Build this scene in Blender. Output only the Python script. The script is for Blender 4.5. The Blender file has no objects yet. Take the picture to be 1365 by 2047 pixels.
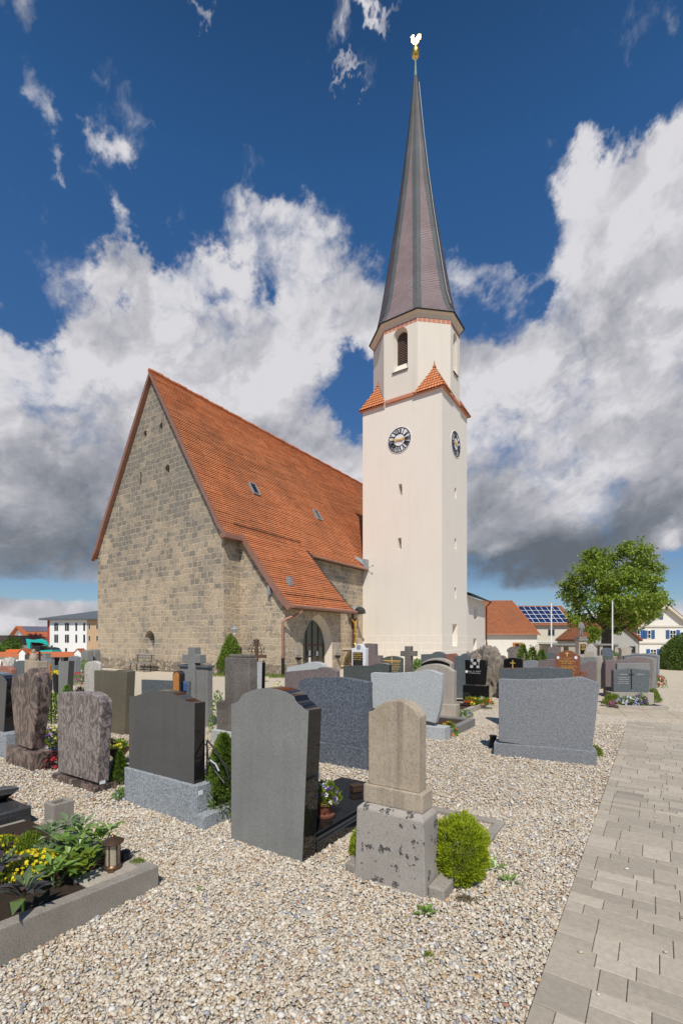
import bpy, bmesh, math, random
import numpy as np
from mathutils import Vector, Matrix

# ------------------------------------------------------------------ camera, sky, sun, exposure
F, CX, HY, CAMH = 926.0, 682.5, 1279.0, 1.7        # focal length (px), principal x, horizon row, eye height
IW, IH = 1365.0, 2047.0
sc = bpy.context.scene
COL = sc.collection
cam_d = bpy.data.cameras.new('camera')
cam = bpy.data.objects.new('camera', cam_d)
COL.objects.link(cam)
cam.location = (0, 0, CAMH)
cam.rotation_euler = (math.radians(90), 0, 0)
cam_d.sensor_fit = 'VERTICAL'
cam_d.sensor_height = 36.0
cam_d.lens = 36.0 * F / IH
cam_d.shift_y = (HY - IH / 2) / IH
cam_d.clip_start, cam_d.clip_end = 0.05, 3000
sc.camera = cam
sc.render.resolution_x, sc.render.resolution_y = 682, 1024
sc.view_settings.view_transform = 'Standard'
sc.view_settings.look = 'None'
sc.view_settings.exposure = 0.0
sc.view_settings.gamma = 1.0
sc.cycles.max_bounces = 6
sc.cycles.transparent_max_bounces = 8

ROT = math.atan2(-0.5548, 0.8320)                  # the church axis: e1 runs along the gable, e2 along the nave
E1 = Vector((0.8320, -0.5548, 0)); E2 = Vector((0.5548, 0.8320, 0))
SUN_EL, SUN_PHI = math.radians(52), math.radians(35)
tr = E2 * math.cos(SUN_PHI) - E1 * math.sin(SUN_PHI)      # where the light travels, in plan
sun_dir = Vector((-tr.x * math.cos(SUN_EL), -tr.y * math.cos(SUN_EL), math.sin(SUN_EL)))   # towards the sun
sun_d = bpy.data.lights.new('sun', 'SUN')
sun_d.energy = 4.3; sun_d.angle = math.radians(0.5); sun_d.color = (1.0, 0.95, 0.87)
sun = bpy.data.objects.new('sun', sun_d); COL.objects.link(sun)
sun.rotation_euler = sun_dir.to_track_quat('Z', 'Y').to_euler()


class NT:
    """small helper round a node tree"""
    def __init__(s, tree): s.t = tree; s.n = tree.nodes; s.l = tree.links
    def new(s, typ, **kw):
        n = s.n.new(typ)
        for k, v in kw.items(): setattr(n, k, v)
        return n
    def put(s, sock, v):
        if isinstance(v, bpy.types.NodeSocket): s.l.new(v, sock)
        elif isinstance(v, (tuple, list)) and len(v) == 3 and sock.type == 'RGBA': sock.default_value = (*v, 1)
        else: sock.default_value = v
    def m(s, op, a, b=None, c=None, clamp=False):
        n = s.new('ShaderNodeMath', operation=op, use_clamp=clamp)
        s.put(n.inputs[0], a)
        if b is not None: s.put(n.inputs[1], b)
        if c is not None: s.put(n.inputs[2], c)
        return n.outputs[0]
    def vm(s, op, a, b=None, scale=None):
        n = s.new('ShaderNodeVectorMath', operation=op)
        s.put(n.inputs[0], a)
        if b is not None: s.put(n.inputs[1], b)
        if scale is not None: s.put(n.inputs['Scale'], scale)
        return n.outputs[0]
    def mix(s, f, a, b, blend='MIX'):
        n = s.new('ShaderNodeMix', data_type='RGBA', blend_type=blend)
        s.put(n.inputs[0], f); s.put(n.inputs[6], a); s.put(n.inputs[7], b)
        return n.outputs[2]
    def ramp(s, f, stops, interp='LINEAR'):
        n = s.new('ShaderNodeValToRGB'); r = n.color_ramp; r.interpolation = interp
        while len(r.elements) < len(stops): r.elements.new(0.5)
        for e, (p, c) in zip(r.elements, stops):
            e.position = p; e.color = (*c, 1) if isinstance(c, tuple) else (c, c, c, 1)
        s.put(n.inputs[0], f)
        return n.outputs[0]
    def mr(s, v, a, b, c=0.0, d=1.0, smooth=False):
        n = s.new('ShaderNodeMapRange', interpolation_type='SMOOTHSTEP' if smooth else 'LINEAR')
        for i, x in enumerate((v, a, b, c, d)): s.put(n.inputs[i], x)
        return n.outputs[0]
    def noise(s, vec, scale, detail=4, rough=0.5, dist=0.0, out=0, dim='3D'):
        n = s.new('ShaderNodeTexNoise', noise_dimensions=dim)
        if vec is not None: s.put(n.inputs['Vector'], vec)
        s.put(n.inputs['Scale'], scale); s.put(n.inputs['Detail'], detail)
        s.put(n.inputs['Roughness'], rough); s.put(n.inputs['Distortion'], dist)
        return n.outputs[out]
    def comb(s, x, y, z):
        n = s.new('ShaderNodeCombineXYZ')
        for i, v in enumerate((x, y, z)): s.put(n.inputs[i], v)
        return n.outputs[0]
    def sep(s, v):
        n = s.new('ShaderNodeSeparateXYZ'); s.put(n.inputs[0], v); return n.outputs


def build_world():
    w = bpy.data.worlds.new('World'); sc.world = w; w.use_nodes = True
    t = NT(w.node_tree); t.n.clear()
    out = t.new('ShaderNodeOutputWorld'); bg = t.new('ShaderNodeBackground')
    t.l.new(bg.outputs[0], out.inputs[0])
    sky = t.new('ShaderNodeTexSky', sky_type='NISHITA', sun_disc=False)
    sky.sun_elevation = SUN_EL
    sky.sun_rotation = math.atan2(sun_dir.x, sun_dir.y)
    sky.altitude = 450; sky.air_density = 1.0; sky.dust_density = 0.4; sky.ozone_density = 2.2
    bg.inputs['Strength'].default_value = 0.1
    d = t.new('ShaderNodeTexCoord').outputs['Generated']
    x, y, z = t.sep(d)
    az0 = t.m('ARCTAN2', x, y); el0 = t.m('ARCSINE', z)
    # fractal edges; the domain is stretched along the wind (lower left to upper right)
    u = t.m('ADD', t.m('MULTIPLY', az0, 0.90), t.m('MULTIPLY', el0, 0.30))
    v = t.m('SUBTRACT', t.m('MULTIPLY', el0, 1.15), t.m('MULTIPLY', az0, 0.38))
    vec = t.comb(u, v, 0.37)
    warp = t.vm('SCALE', t.vm('SUBTRACT', t.noise(vec, 5.0, 4, 0.6, 0, 1), (0.5, 0.5, 0.5)), scale=0.13)
    vec2 = t.vm('ADD', vec, warp)
    wx, wy, _ = t.sep(t.vm('SCALE', t.vm('SUBTRACT', t.noise(vec, 9.0, 5, 0.65, 0, 1), (0.5, 0.5, 0.5)), scale=0.17))
    low = t.mr(el0, 0.06, 0.35, 0.15, 1.0)
    az = t.m('MULTIPLY_ADD', wx, low, az0); el = t.m('MULTIPLY_ADD', wy, low, el0)

    def ang(px, py):
        u, v = (px - CX) / F, (HY - py) / F
        return math.atan(u), math.atan(v / math.sqrt(1 + u * u))

    def blobs(lst):
        acc = None
        for (px, py, rx, ry, wt) in lst:
            a0, e0 = ang(px, py)
            a1 = ang(px + rx, py)[0] - a0
            e1 = ang(px, py - ry)[1] - e0
            p = t.m('MULTIPLY', t.m('SUBTRACT', az, a0), 1 / a1)
            q = t.m('MULTIPLY', t.m('SUBTRACT', el, e0), 1 / e1)
            r2 = t.m('ADD', t.m('MULTIPLY', p, p), t.m('MULTIPLY', q, q))
            g = t.m('EXPONENT', t.m('MULTIPLY', r2, -0.8))
            acc = t.m('MULTIPLY', g, wt) if acc is None else t.m('MULTIPLY_ADD', g, wt, acc)
        return acc
    cover = [  # (col, row, radius, radius, weight) of cloud masses as they stand on the sky that day
        (330, 640, 180, 90, 1.1), (40, 850, 200, 130, 1.2), (380, 800, 330, 150, 1.2), (620, 640, 120, 110, 0.9),
        (625, 480, 45, 60, 0.75), (690, 560, 50, 80, 0.55), (535, 415, 45, 25, 0.55), (500, 445, 45, 25, 0.45), (205, 550, 32, 42, 0.85), (290, 540, 55, 30, 0.85),
        (440, 530, 70, 45, 0.85), (730, 640, 50, 60, 0.6), (140, 740, 70, 60, 0.7), (160, 690, 40, 50, 0.5),
        (250, 592, 40, 26, -0.75), (716, 800, 40, 60, -1.2), (62, 862, 26, 18, -0.7), (700, 720, 30, 30, -0.5), (110, 620, 100, 70, -0.8), (50, 680, 90, 40, -0.6), (330, 600, 30, 22, -0.35), (520, 560, 26, 40, -0.5), (670, 640, 24, 30, -0.45), (440, 590, 30, 30, -0.4), (300, 1262, 900, 22, 0.42), (1150, 1255, 300, 26, 0.45),
        (60, 1060, 230, 100, 1.5), (400, 1000, 400, 140, 1.0), (60, 1180, 200, 12, -2.0), (60, 1225, 260, 34, 1.0), (60, 1262, 200, 12, -0.4),
        (1290, 470, 150, 180, 1.5), (1150, 760, 200, 190, 1.4), (1150, 980, 330, 200, 1.6), (1350, 330, 90, 70, 0.9),
        (1150, 370, 55, 60, 0.8), (970, 530, 80, 40, 0.62), (1060, 540, 60, 40, 0.5), (1010, 600, 40, 60, 0.38), (960, 880, 100, 170, 1.2),
        (1000, 650, 60, 70, -0.75), (1080, 600, 28, 55, -0.5), (1225, 728, 40, 12, -0.55), (1040, 470, 60, 90, -0.8), (1250, 210, 110, 90, -0.7),
        (1040, 1206, 120, 17, -2.3), (1350, 1172, 60, 14, -1.6), (1300, 1230, 200, 18, 0.5), (1340, 1100, 40, 20, -0.5), (1345, 1055, 30, 20, 0.6),
        (55, 90, 30, 90, 0.60), (20, 20, 25, 60, 0.5), (95, 190, 22, 40, 0.45), (212, 265, 42, 40, 0.68), (228, 440, 18, 40, 0.62), (110, 305, 18, 35, 0.6), (250, 300, 18, 40, 0.4),
        (418, 12, 28, 24, 0.62), (675, 48, 24, 40, 0.62), (735, 6, 60, 18, 0.70), (682, 118, 26, 12, 0.6), (610, 95, 14, 16, 0.45), 
    ]
    c = t.m('SMOOTH_MIN', blobs(cover), 1.10, 0.5)
    n1 = t.noise(vec2, 5.0, 14, 0.60, 0.0)
    n2 = t.noise(t.vm('ADD', vec2, (3.1, 1.7, 0.4)), 15.0, 10, 0.62, 0.0)
    nn = t.m('ADD', t.m('MULTIPLY', t.m('SUBTRACT', n1, 0.5), 2.7), t.m('MULTIPLY', t.m('SUBTRACT', n2, 0.5), 1.15))
    dens = t.m('ADD', t.m('SUBTRACT', c, 0.44), t.m('MULTIPLY', nn, 0.86))
    alpha = t.mr(dens, -0.22, 0.58, smooth=True)
    # light and dark of the clouds: thick bases are grey, thin tops bright
    dark = [(60, 1090, 230, 70, .78), (300, 1060, 200, 60, .5), (1150, 1110, 330, 65, .85), (960, 1150, 120, 40, .7), (1330, 1000, 120, 60, .5),
            (1270, 870, 140, 40, .30), (1250, 660, 120, 40, .34), (560, 900, 260, 50, .42), (230, 930, 150, 40, .25), (100, 960, 120, 50, .45),
            (980, 1000, 90, 60, .35), (650, 770, 80, 50, .20), (1200, 640, 100, 40, .15),
            (60, 1030, 60, 30, -.3), (1000, 1090, 40, 16, -.5), (1340, 1070, 40, 22, -.8), (60, 1230, 260, 30, .22), (230, 1010, 60, 20, -.2), (1180, 1015, 60, 20, -.25), (1060, 960, 60, 25, -.25)]
    dk = blobs(dark)
    base_dk = t.m('MULTIPLY', t.mr(el0, 0.34, 0.12, 0.0, 0.20, smooth=True), t.mr(el0, 0.085, 0.115, 0.0, 1.0, smooth=True))
    dk = t.m('ADD', dk, base_dk)
    n3 = t.noise(vec2, 3.6, 10, 0.58, 0.0)
    n4 = t.noise(t.vm('ADD', vec2, (0.012, -0.055, 0.0)), 5.0, 14, 0.60, 0.0)     # same field a little sunward: relief
    rel = t.m('SUBTRACT', n1, n4)
    shade = t.m('SUBTRACT', 0.98, t.m('MULTIPLY', dk, 0.80))
    shade = t.m('ADD', shade, t.m('MULTIPLY', t.m('SUBTRACT', n3, 0.5), 1.0))
    shade = t.m('ADD', shade, t.m('MULTIPLY', rel, 1.5))
    shade = t.m('SUBTRACT', shade, t.m('MULTIPLY', t.mr(dens, 0.5, 1.6), 0.10), clamp=True)
    ccol = t.ramp(shade, [(0.0, (1.3, 1.5, 1.8)), (0.30, (2.1, 2.3, 2.65)), (0.60, (3.6, 3.7, 4.15)), (0.85, (5.5, 5.45, 5.85)), (1.0, (7.0, 6.9, 7.2))])
    tint = t.ramp(el0, [(0.0, (0.47, 0.52, 0.59)), (0.12, (0.44, 0.53, 0.62)), (0.35, (0.36, 0.56, 0.73)), (0.60, (0.355, 0.63, 0.86)), (0.78, (0.30, 0.62, 0.85)), (0.95, (0.21, 0.44, 0.62))])
    tint = t.vm('SCALE', tint, scale=1.3)
    base = t.mix(1.0, sky.outputs[0], tint, 'MULTIPLY')
    col = t.mix(alpha, base, ccol)
    t.put(bg.inputs['Color'], col)
build_world()

# ------------------------------------------------------------------ materials
MATS = {}
def mat(name):
    m = bpy.data.materials.new(name); m.use_nodes = True
    t = NT(m.node_tree); t.n.clear()
    out = t.new('ShaderNodeOutputMaterial'); b = t.new('ShaderNodeBsdfPrincipled')
    t.l.new(b.outputs[0], out.inputs[0])
    t.b = b; t.out = out; t.mat = m
    MATS[name] = m
    return t
def oc(t, which='Object'): return t.new('ShaderNodeTexCoord').outputs[which]
def bump(t, h, dist=0.01, strength=1.0, normal=None):
    n = t.new('ShaderNodeBump'); n.inputs['Strength'].default_value = strength; n.inputs['Distance'].default_value = dist
    t.put(n.inputs['Height'], h)
    if normal is not None: t.put(n.inputs['Normal'], normal)
    t.l.new(n.outputs[0], t.b.inputs['Normal'])
    return n.outputs[0]
def setp(t, col=None, rough=None, metal=None, spec=None):
    if col is not None: t.put(t.b.inputs['Base Color'], col)
    if rough is not None: t.put(t.b.inputs['Roughness'], rough)
    if metal is not None: t.put(t.b.inputs['Metallic'], metal)
    if spec is not None: t.put(t.b.inputs['Specular IOR Level'], spec)

def plain(name, col, rough=0.7, metal=0.0, var=0.12, scale=6.0, spec=0.4, bumpd=0.0):
    t = mat(name); p = oc(t)
    n = t.noise(p, scale, 6, 0.6)
    c = t.mix(n, tuple(x * (1 - var) for x in col), tuple(min(1, x * (1 + var)) for x in col))
    setp(t, c, rough, metal, spec)
    if bumpd: bump(t, t.noise(p, scale * 8, 5, 0.6), bumpd)
    return t.mat

def granite(name, dark, mid, light, rough=0.55, scale=160.0, spec=0.4, stain=0.12, streak=0.0, bumpd=0.001):
    """speckled granite: grains of three tones, faint large stains"""
    t = mat(name); p = oc(t)
    v = t.new('ShaderNodeTexVoronoi'); t.put(v.inputs['Vector'], p); v.inputs['Scale'].default_value = scale
    g = t.sep(v.outputs['Color'])[0]
    n = t.noise(p, scale * 0.45, 4, 0.7)
    f = t.m('ADD', t.m('MULTIPLY', g, 0.6), t.m('MULTIPLY', n, 0.4))
    c = t.ramp(f, [(0.15, dark), (0.42, mid), (0.58, mid), (0.85, light)])
    s = t.noise(p, 1.7, 6, 0.6)
    c = t.mix(t.m('MULTIPLY', t.mr(s, 0.35, 0.7), stain * 2), c, tuple(x * 0.55 for x in mid))
    if streak:
        x, y, z = t.sep(p)
        s2 = t.noise(t.comb(t.m('MULTIPLY', x, 14), t.m('MULTIPLY', y, 14), t.m('MULTIPLY', z, 0.9)), 1.0, 5, 0.6)
        c = t.mix(t.m('MULTIPLY', t.mr(s2, 0.45, 0.75), streak), c, tuple(x * 0.6 for x in mid))
    setp(t, c, t.mr(t.noise(p, 30, 3), 0, 1, rough * 0.85, min(1, rough * 1.15)), 0, spec)
    bump(t, f, bumpd, 0.6)
    return t.mat

def swirl(name, stops, scale=(3, 3, 1.6), dist=2.2, rough=0.35, freq=2.0, bands=3.2):
    """flowing, veined gneiss"""
    t = mat(name); p = oc(t)
    mp = t.new('ShaderNodeMapping'); t.put(mp.inputs[0], p); mp.inputs['Scale'].default_value = scale; mp.inputs['Rotation'].default_value = (0.2, 0.55, 0.1)
    w = t.noise(mp.outputs[0], freq, 2.5, 0.5, dist)
    w2 = t.noise(mp.outputs[0], freq * 6, 6, 0.65, 0.8)
    g = t.noise(p, 180, 3, 0.7)
    f = t.m('ADD', t.m('ADD', t.m('MULTIPLY', w, 0.62), t.m('MULTIPLY', w2, 0.32)), t.m('MULTIPLY', t.m('SUBTRACT', g, 0.5), 0.07))
    rr = t.m('FRACT', t.m('MULTIPLY', f, bands))
    tri = t.m('ABSOLUTE', t.m('SUBTRACT', t.m('MULTIPLY', rr, 2), 1))
    c = t.ramp(t.m('ADD', t.m('MULTIPLY', tri, 0.70), t.m('MULTIPLY', w2, 0.30)), stops)
    setp(t, c, rough, 0, 0.45); bump(t, g, 0.0008, 0.5)
    return t.mat

def polished(name, col, rough=0.06, fleck=0.03):
    t = mat(name); p = oc(t)
    v = t.noise(p, 140, 3, 0.7)
    c = t.mix(t.mr(v, 0.45, 0.75), col, tuple(x + fleck for x in col))
    setp(t, c, rough, 0, 0.5)
    return t.mat

def weathered(name, base, light, dark, lichen=0.0, scale=60, rough=0.85, bumpd=0.004, streak=0.25, blotch=2.2):
    """sawn or worn limestone / concrete, with rain streaks and lichen patches"""
    t = mat(name); p = oc(t); x, y, z = t.sep(p)
    n = t.noise(p, blotch, 7, 0.62); g = t.noise(p, scale, 5, 0.7)
    c = t.mix(t.mr(n, 0.3, 0.72), base, light)
    st = t.noise(t.comb(t.m('MULTIPLY', x, 9), t.m('MULTIPLY', y, 9), t.m('MULTIPLY', z, 0.8)), 1.2, 6, 0.62)
    c = t.mix(t.m('MULTIPLY', t.mr(st, 0.48, 0.74), streak), c, dark)
    c = t.mix(t.mr(g, 0.52, 0.66, 0, 0.75), c, dark)
    c = t.mix(t.mr(g, 0.34, 0.46, 0.45, 0), c, light)
    if lichen:
        vo = t.new('ShaderNodeTexVoronoi'); vo.inputs['Scale'].default_value = 10.0; vo.inputs['Randomness'].default_value = 1
        t.put(vo.inputs['Vector'], t.vm('ADD', p, t.vm('SCALE', t.vm('SUBTRACT', t.noise(p, 22, 4, 0.7, 0, 1), (.5, .5, .5)), scale=0.07)))
        rnd = t.sep(vo.outputs['Color'])[0]
        rad = t.mr(rnd, 0.45, 1.0, 0.0, 0.42)
        sp = t.m('LESS_THAN', vo.outputs['Distance'], rad)
        sp2 = t.mr(t.noise(p, 10, 3, 0.6), 0.585, 0.61)
        edge = t.m('MULTIPLY', t.m('MAXIMUM', sp, sp2), t.mr(t.noise(p, 60, 4, 0.7), 0.38, 0.50))
        c = t.mix(t.m('MULTIPLY', edge, lichen), c, (0.075, 0.072, 0.066))
    setp(t, c, rough, 0, 0.25)
    bump(t, t.m('ADD', t.m('MULTIPLY', g, 0.6), t.m('MULTIPLY', t.noise(p, scale * 3.5, 3, 0.7), 0.4)), bumpd, 0.7)
    return t.mat

def ashlar(name, rubble=False):
    """tuff ashlar in courses with pale joints, pitted, greyed by weather towards the gable top"""
    t = mat(name); p = oc(t); x, y, z = t.sep(p)
    u = t.m('ADD', x, y)
    wob = t.vm('SCALE', t.vm('SUBTRACT', t.noise(t.comb(u, z, 0.0), 1.3, 4, 0.6, 0, 1), (.5, .5, .5)), scale=0.24)
    wob2 = t.vm('SCALE', t.vm('SUBTRACT', t.noise(t.comb(u, z, 0.0), 9.0, 3, 0.6, 0, 1), (.5, .5, .5)), scale=0.05)
    uv = t.vm('ADD', t.vm('ADD', t.comb(u, z, 0.0), wob), wob2)
    g = t.noise(p, 26, 5, 0.7); big = t.noise(p, 0.42, 6, 0.62); mid = t.noise(p, 2.6, 5, 0.65)
    if rubble:
        v = t.new('ShaderNodeTexVoronoi', feature='DISTANCE_TO_EDGE'); t.put(v.inputs['Vector'], uv); v.inputs['Scale'].default_value = 4.6
        v2 = t.new('ShaderNodeTexVoronoi'); t.put(v2.inputs['Vector'], uv); v2.inputs['Scale'].default_value = 4.6
        joint = t.mr(v.outputs['Distance'], 0.03, 0.10, 1, 0)
        rnd = t.sep(v2.outputs['Color'])[0]
        c = t.ramp(t.m('ADD', t.m('MULTIPLY', rnd, 0.6), t.m('MULTIPLY', mid, 0.4)), [(0.1, (0.16, 0.13, 0.10)), (0.45, (0.33, 0.27, 0.20)), (0.7, (0.46, 0.38, 0.28)), (0.95, (0.58, 0.52, 0.44))])
        c = t.mix(joint, c, (0.26, 0.21, 0.15))
        c = t.mix(t.mr(g, 0.6, 0.85, 0, 0.6), c, (0.10, 0.08, 0.06))
        h = t.m('SUBTRACT', t.m('MULTIPLY', g, 0.5), joint)
    else:
        br = t.new('ShaderNodeTexBrick'); t.put(br.inputs['Vector'], uv)
        br.inputs['Scale'].default_value = 1.0; br.inputs['Brick Width'].default_value = 0.47; br.inputs['Row Height'].default_value = 0.30
        br.inputs['Mortar Size'].default_value = 0.026; br.inputs['Mortar Smooth'].default_value = 0.6; br.inputs['Bias'].default_value = 0.0
        br.offset = 0.43; br.squash = 0.75; br.squash_frequency = 3
        br.inputs['Color1'].default_value = (0, 0, 0, 1); br.inputs['Color2'].default_value = (1, 1, 1, 1); br.inputs['Mortar'].default_value = (0.5, 0.5, 0.5, 1)
        rnd = t.sep(br.outputs['Color'])[0]; joint = br.outputs['Fac']
        # weathering: greyer with height and by large patches
        hgt = t.mr(z, 1.0, 12.0, -0.30, 0.75)
        grey = t.m('ADD', t.m('ADD', hgt, t.m('MULTIPLY', t.m('SUBTRACT', big, 0.5), 2.6)), t.m('MULTIPLY', t.m('SUBTRACT', rnd, 0.5), 0.95))
        grey = t.mr(t.m('ADD', grey, t.m('MULTIPLY', t.m('SUBTRACT', mid, 0.5), 1.0)), -0.42, 0.60, 0, 1)
        warm = t.mix(t.m('ADD', t.m('MULTIPLY', rnd, 0.45), t.m('MULTIPLY', mid, 0.5)), (0.47, 0.365, 0.245), (0.70, 0.565, 0.405))
        cold = t.mix(mid, (0.135, 0.12, 0.10), (0.31, 0.28, 0.235))
        c = t.mix(grey, warm, cold)
        jm = t.m('MULTIPLY', joint, t.mr(t.noise(p, 1.6, 5, 0.7), 0.30, 0.55, 0.45, 1.0))
        c = t.mix(t.mr(t.noise(p, 7, 5, 0.7), 0.42, 0.60, 0.30, 0.0), c, (0.17, 0.145, 0.11))
        c = t.mix(t.m('MULTIPLY', jm, 0.85), c, t.mix(t.m('MULTIPLY', grey, 0.7), (0.68, 0.55, 0.385), (0.44, 0.38, 0.29)))
        c = t.mix(t.mr(g, 0.38, 0.56, 0.22, 0.0), c, (0.16, 0.135, 0.105))
        c = t.mix(t.mr(g, 0.52, 0.70, 0.0, 0.18), c, (0.74, 0.64, 0.49))
        pit = t.m('MULTIPLY', t.mr(t.noise(p, 8, 5, 0.72), 0.575, 0.64), t.mr(t.noise(p, 1.1, 3), 0.38, 0.60))
        c = t.mix(t.m('MULTIPLY', pit, 0.65), c, (0.09, 0.07, 0.05))
        c = t.mix(t.mr(t.noise(p, 1.9, 3, 0.5), 0.70, 0.78, 0, 0.5), c, (0.58, 0.54, 0.46))
        h = t.m('SUBTRACT', t.m('SUBTRACT', t.m('MULTIPLY', g, 0.45), t.m('MULTIPLY', pit, 1.0)), t.m('MULTIPLY', joint, 0.35))
    setp(t, c, 0.95, 0, 0.12); bump(t, h, 0.03, 0.9)
    return t.mat

def tiles(name, bw, rh, c1, c2, dirty, uvscale=1.0, patch=0.5, rough=0.75, joint=(0.05, 0.03, 0.02), jw=0.05):
    """roof tile colour from the UV map (metres): every tile its own tone, soot and lichen patches"""
    t = mat(name); uv = oc(t, 'UV')
    br = t.new('ShaderNodeTexBrick'); t.put(br.inputs['Vector'], uv)
    br.inputs['Scale'].default_value = uvscale; br.inputs['Brick Width'].default_value = bw; br.inputs['Row Height'].default_value = rh
    br.inputs['Mortar Size'].default_value = jw * bw; br.inputs['Mortar Smooth'].default_value = 0.5
    br.inputs['Color1'].default_value = (0, 0, 0, 1); br.inputs['Color2'].default_value = (1, 1, 1, 1); br.inputs['Mortar'].default_value = (0.3, 0.3, 0.3, 1)
    rnd = t.sep(br.outputs['Color'])[0]
    p = oc(t)
    big = t.noise(p, 0.45, 6, 0.65); mid = t.noise(p, 2.2, 5, 0.7); fine = t.noise(p, 40, 3, 0.6)
    c = t.mix(t.m('ADD', t.m('MULTIPLY', rnd, 0.65), t.m('MULTIPLY', fine, 0.3)), c1, c2)
    d = t.mr(t.m('ADD', t.m('ADD', t.m('MULTIPLY', big, 0.6), t.m('MULTIPLY', mid, 0.4)), t.m('MULTIPLY', t.m('SUBTRACT', rnd, 0.5), 0.22)), 0.44, 0.68, 0, patch)
    c = t.mix(d, c, dirty)
    c = t.mix(t.m('MULTIPLY', br.outputs['Fac'], 0.75), c, joint)
    setp(t, c, rough, 0, 0.3)
    bump(t, t.m('SUBTRACT', t.m('MULTIPLY', rnd, 0.3), br.outputs['Fac']), 0.012, 0.8)
    return t.mat

def render_plaster(name, base, var=0.06, courses=False, stain=0.5):
    stain = min(1.0, stain * 1.5)
    t = mat(name); p = oc(t); x, y, z = t.sep(p)
    n = t.noise(p, 0.8, 7, 0.6); f = t.noise(p, 35, 4, 0.6)
    c = t.mix(n, tuple(v * (1 - var) for v in base), tuple(min(1, v * (1 + var)) for v in base))
    st = t.noise(t.comb(t.m('MULTIPLY', t.m('ADD', x, y), 3.2), 0.0, t.m('MULTIPLY', z, 0.25)), 1.0, 6, 0.65)
    c = t.mix(t.m('MULTIPLY', t.mr(st, 0.50, 0.80), stain), c, tuple(v * 0.80 for v in base))
    if courses:
        br = t.new('ShaderNodeTexBrick'); t.put(br.inputs['Vector'], t.comb(t.m('ADD', x, y), z, 0.0))
        br.inputs['Scale'].default_value = 1; br.inputs['Brick Width'].default_value = 0.95; br.inputs['Row Height'].default_value = 0.50
        br.inputs['Mortar Size'].default_value = 0.03; br.inputs['Mortar Smooth'].default_value = 0.4
        k = t.m('MULTIPLY', br.outputs['Fac'], t.mr(z, 1.9, 2.5, 0.65, 0.03))
        c = t.mix(k, c, tuple(min(1, v * 1.22) for v in base))
    setp(t, c, 0.9, 0, 0.2); bump(t, f, 0.004, 0.5)
    return t.mat

def leafmat(name, stops, rough=0.5, trans=0.3):
    """leaf: each leaf's own tone from the point attribute rnd"""
    t = mat(name)
    a = t.new('ShaderNodeAttribute', attribute_name='rnd')
    n = t.noise(oc(t), 9, 3, 0.5)
    f = t.m('ADD', t.m('MULTIPLY', a.outputs['Fac'], 0.8), t.m('MULTIPLY', n, 0.2))
    c = t.ramp(f, stops)
    setp(t, c, rough, 0, 0.35)
    tr = t.new('ShaderNodeBsdfTranslucent'); t.put(tr.inputs[0], t.mix(0.5, c, tuple(min(1, x * 1.6) for x in stops[-1][1])))
    ms = t.new('ShaderNodeMixShader'); ms.inputs[0].default_value = trans
    t.l.new(t.b.outputs[0], ms.inputs[1]); t.l.new(tr.outputs[0], ms.inputs[2]); t.l.new(ms.outputs[0], t.out.inputs[0])
    return t.mat

def attr_mat(name, stops, rough=0.8, spec=0.25, attr='rnd', fine=0.0, interp='LINEAR'):
    t = mat(name)
    a = t.new('ShaderNodeAttribute', attribute_name=attr)
    c = t.ramp(a.outputs['Fac'], stops, interp)
    if fine:
        n = t.noise(oc(t), fine, 5, 0.7)
        c = t.mix(t.mr(n, 0.3, 0.75, 0.0, 0.35), c, (0.12, 0.11, 0.10))
    setp(t, c, rough, 0, spec)
    return t.mat

PEB = [(0.0, (0.70, 0.61, 0.47)), (0.24, (0.66, 0.565, 0.43)), (0.40, (0.58, 0.47, 0.34)), (0.52, (0.78, 0.72, 0.62)), (0.64, (0.60, 0.51, 0.39)),
       (0.76, (0.40, 0.40, 0.41)), (0.82, (0.52, 0.36, 0.20)), (0.90, (0.70, 0.64, 0.53)), (0.95, (0.28, 0.28, 0.29)), (0.98, (0.36, 0.18, 0.12))]
def gravel_ground():
    t = mat('gravel_ground'); p = oc(t); x, y, z = t.sep(p)
    q = t.comb(x, y, 0.0)
    v = t.new('ShaderNodeTexVoronoi'); t.put(v.inputs['Vector'], q); v.inputs['Scale'].default_value = 48
    c = t.ramp(t.sep(v.outputs['Color'])[0], PEB, 'CONSTANT')
    c = t.mix(t.mr(v.outputs['Distance'], 0.45, 0.80, 0, 0.7), c, (0.24, 0.20, 0.15))
    big = t.noise(q, 0.55, 6, 0.62); mid = t.noise(q, 3.0, 5, 0.6)
    c = t.mix(t.mr(big, 0.42, 0.68, 0, 0.5), c, (0.46, 0.37, 0.25))         # trodden sandy patches
    c = t.mix(t.mr(mid, 0.55, 0.75, 0, 0.45), c, (0.60, 0.53, 0.42))
    far = t.mr(y, 12.0, 20.0, 0.0, 0.85)
    c = t.mix(far, c, t.mix(mid, (0.50, 0.42, 0.30), (0.62, 0.54, 0.42)))
    setp(t, c, 0.95, 0, 0.1)
    bump(t, t.m('SUBTRACT', 1.0, v.outputs['Distance']), 0.012, 0.9)
    return t.mat

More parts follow.
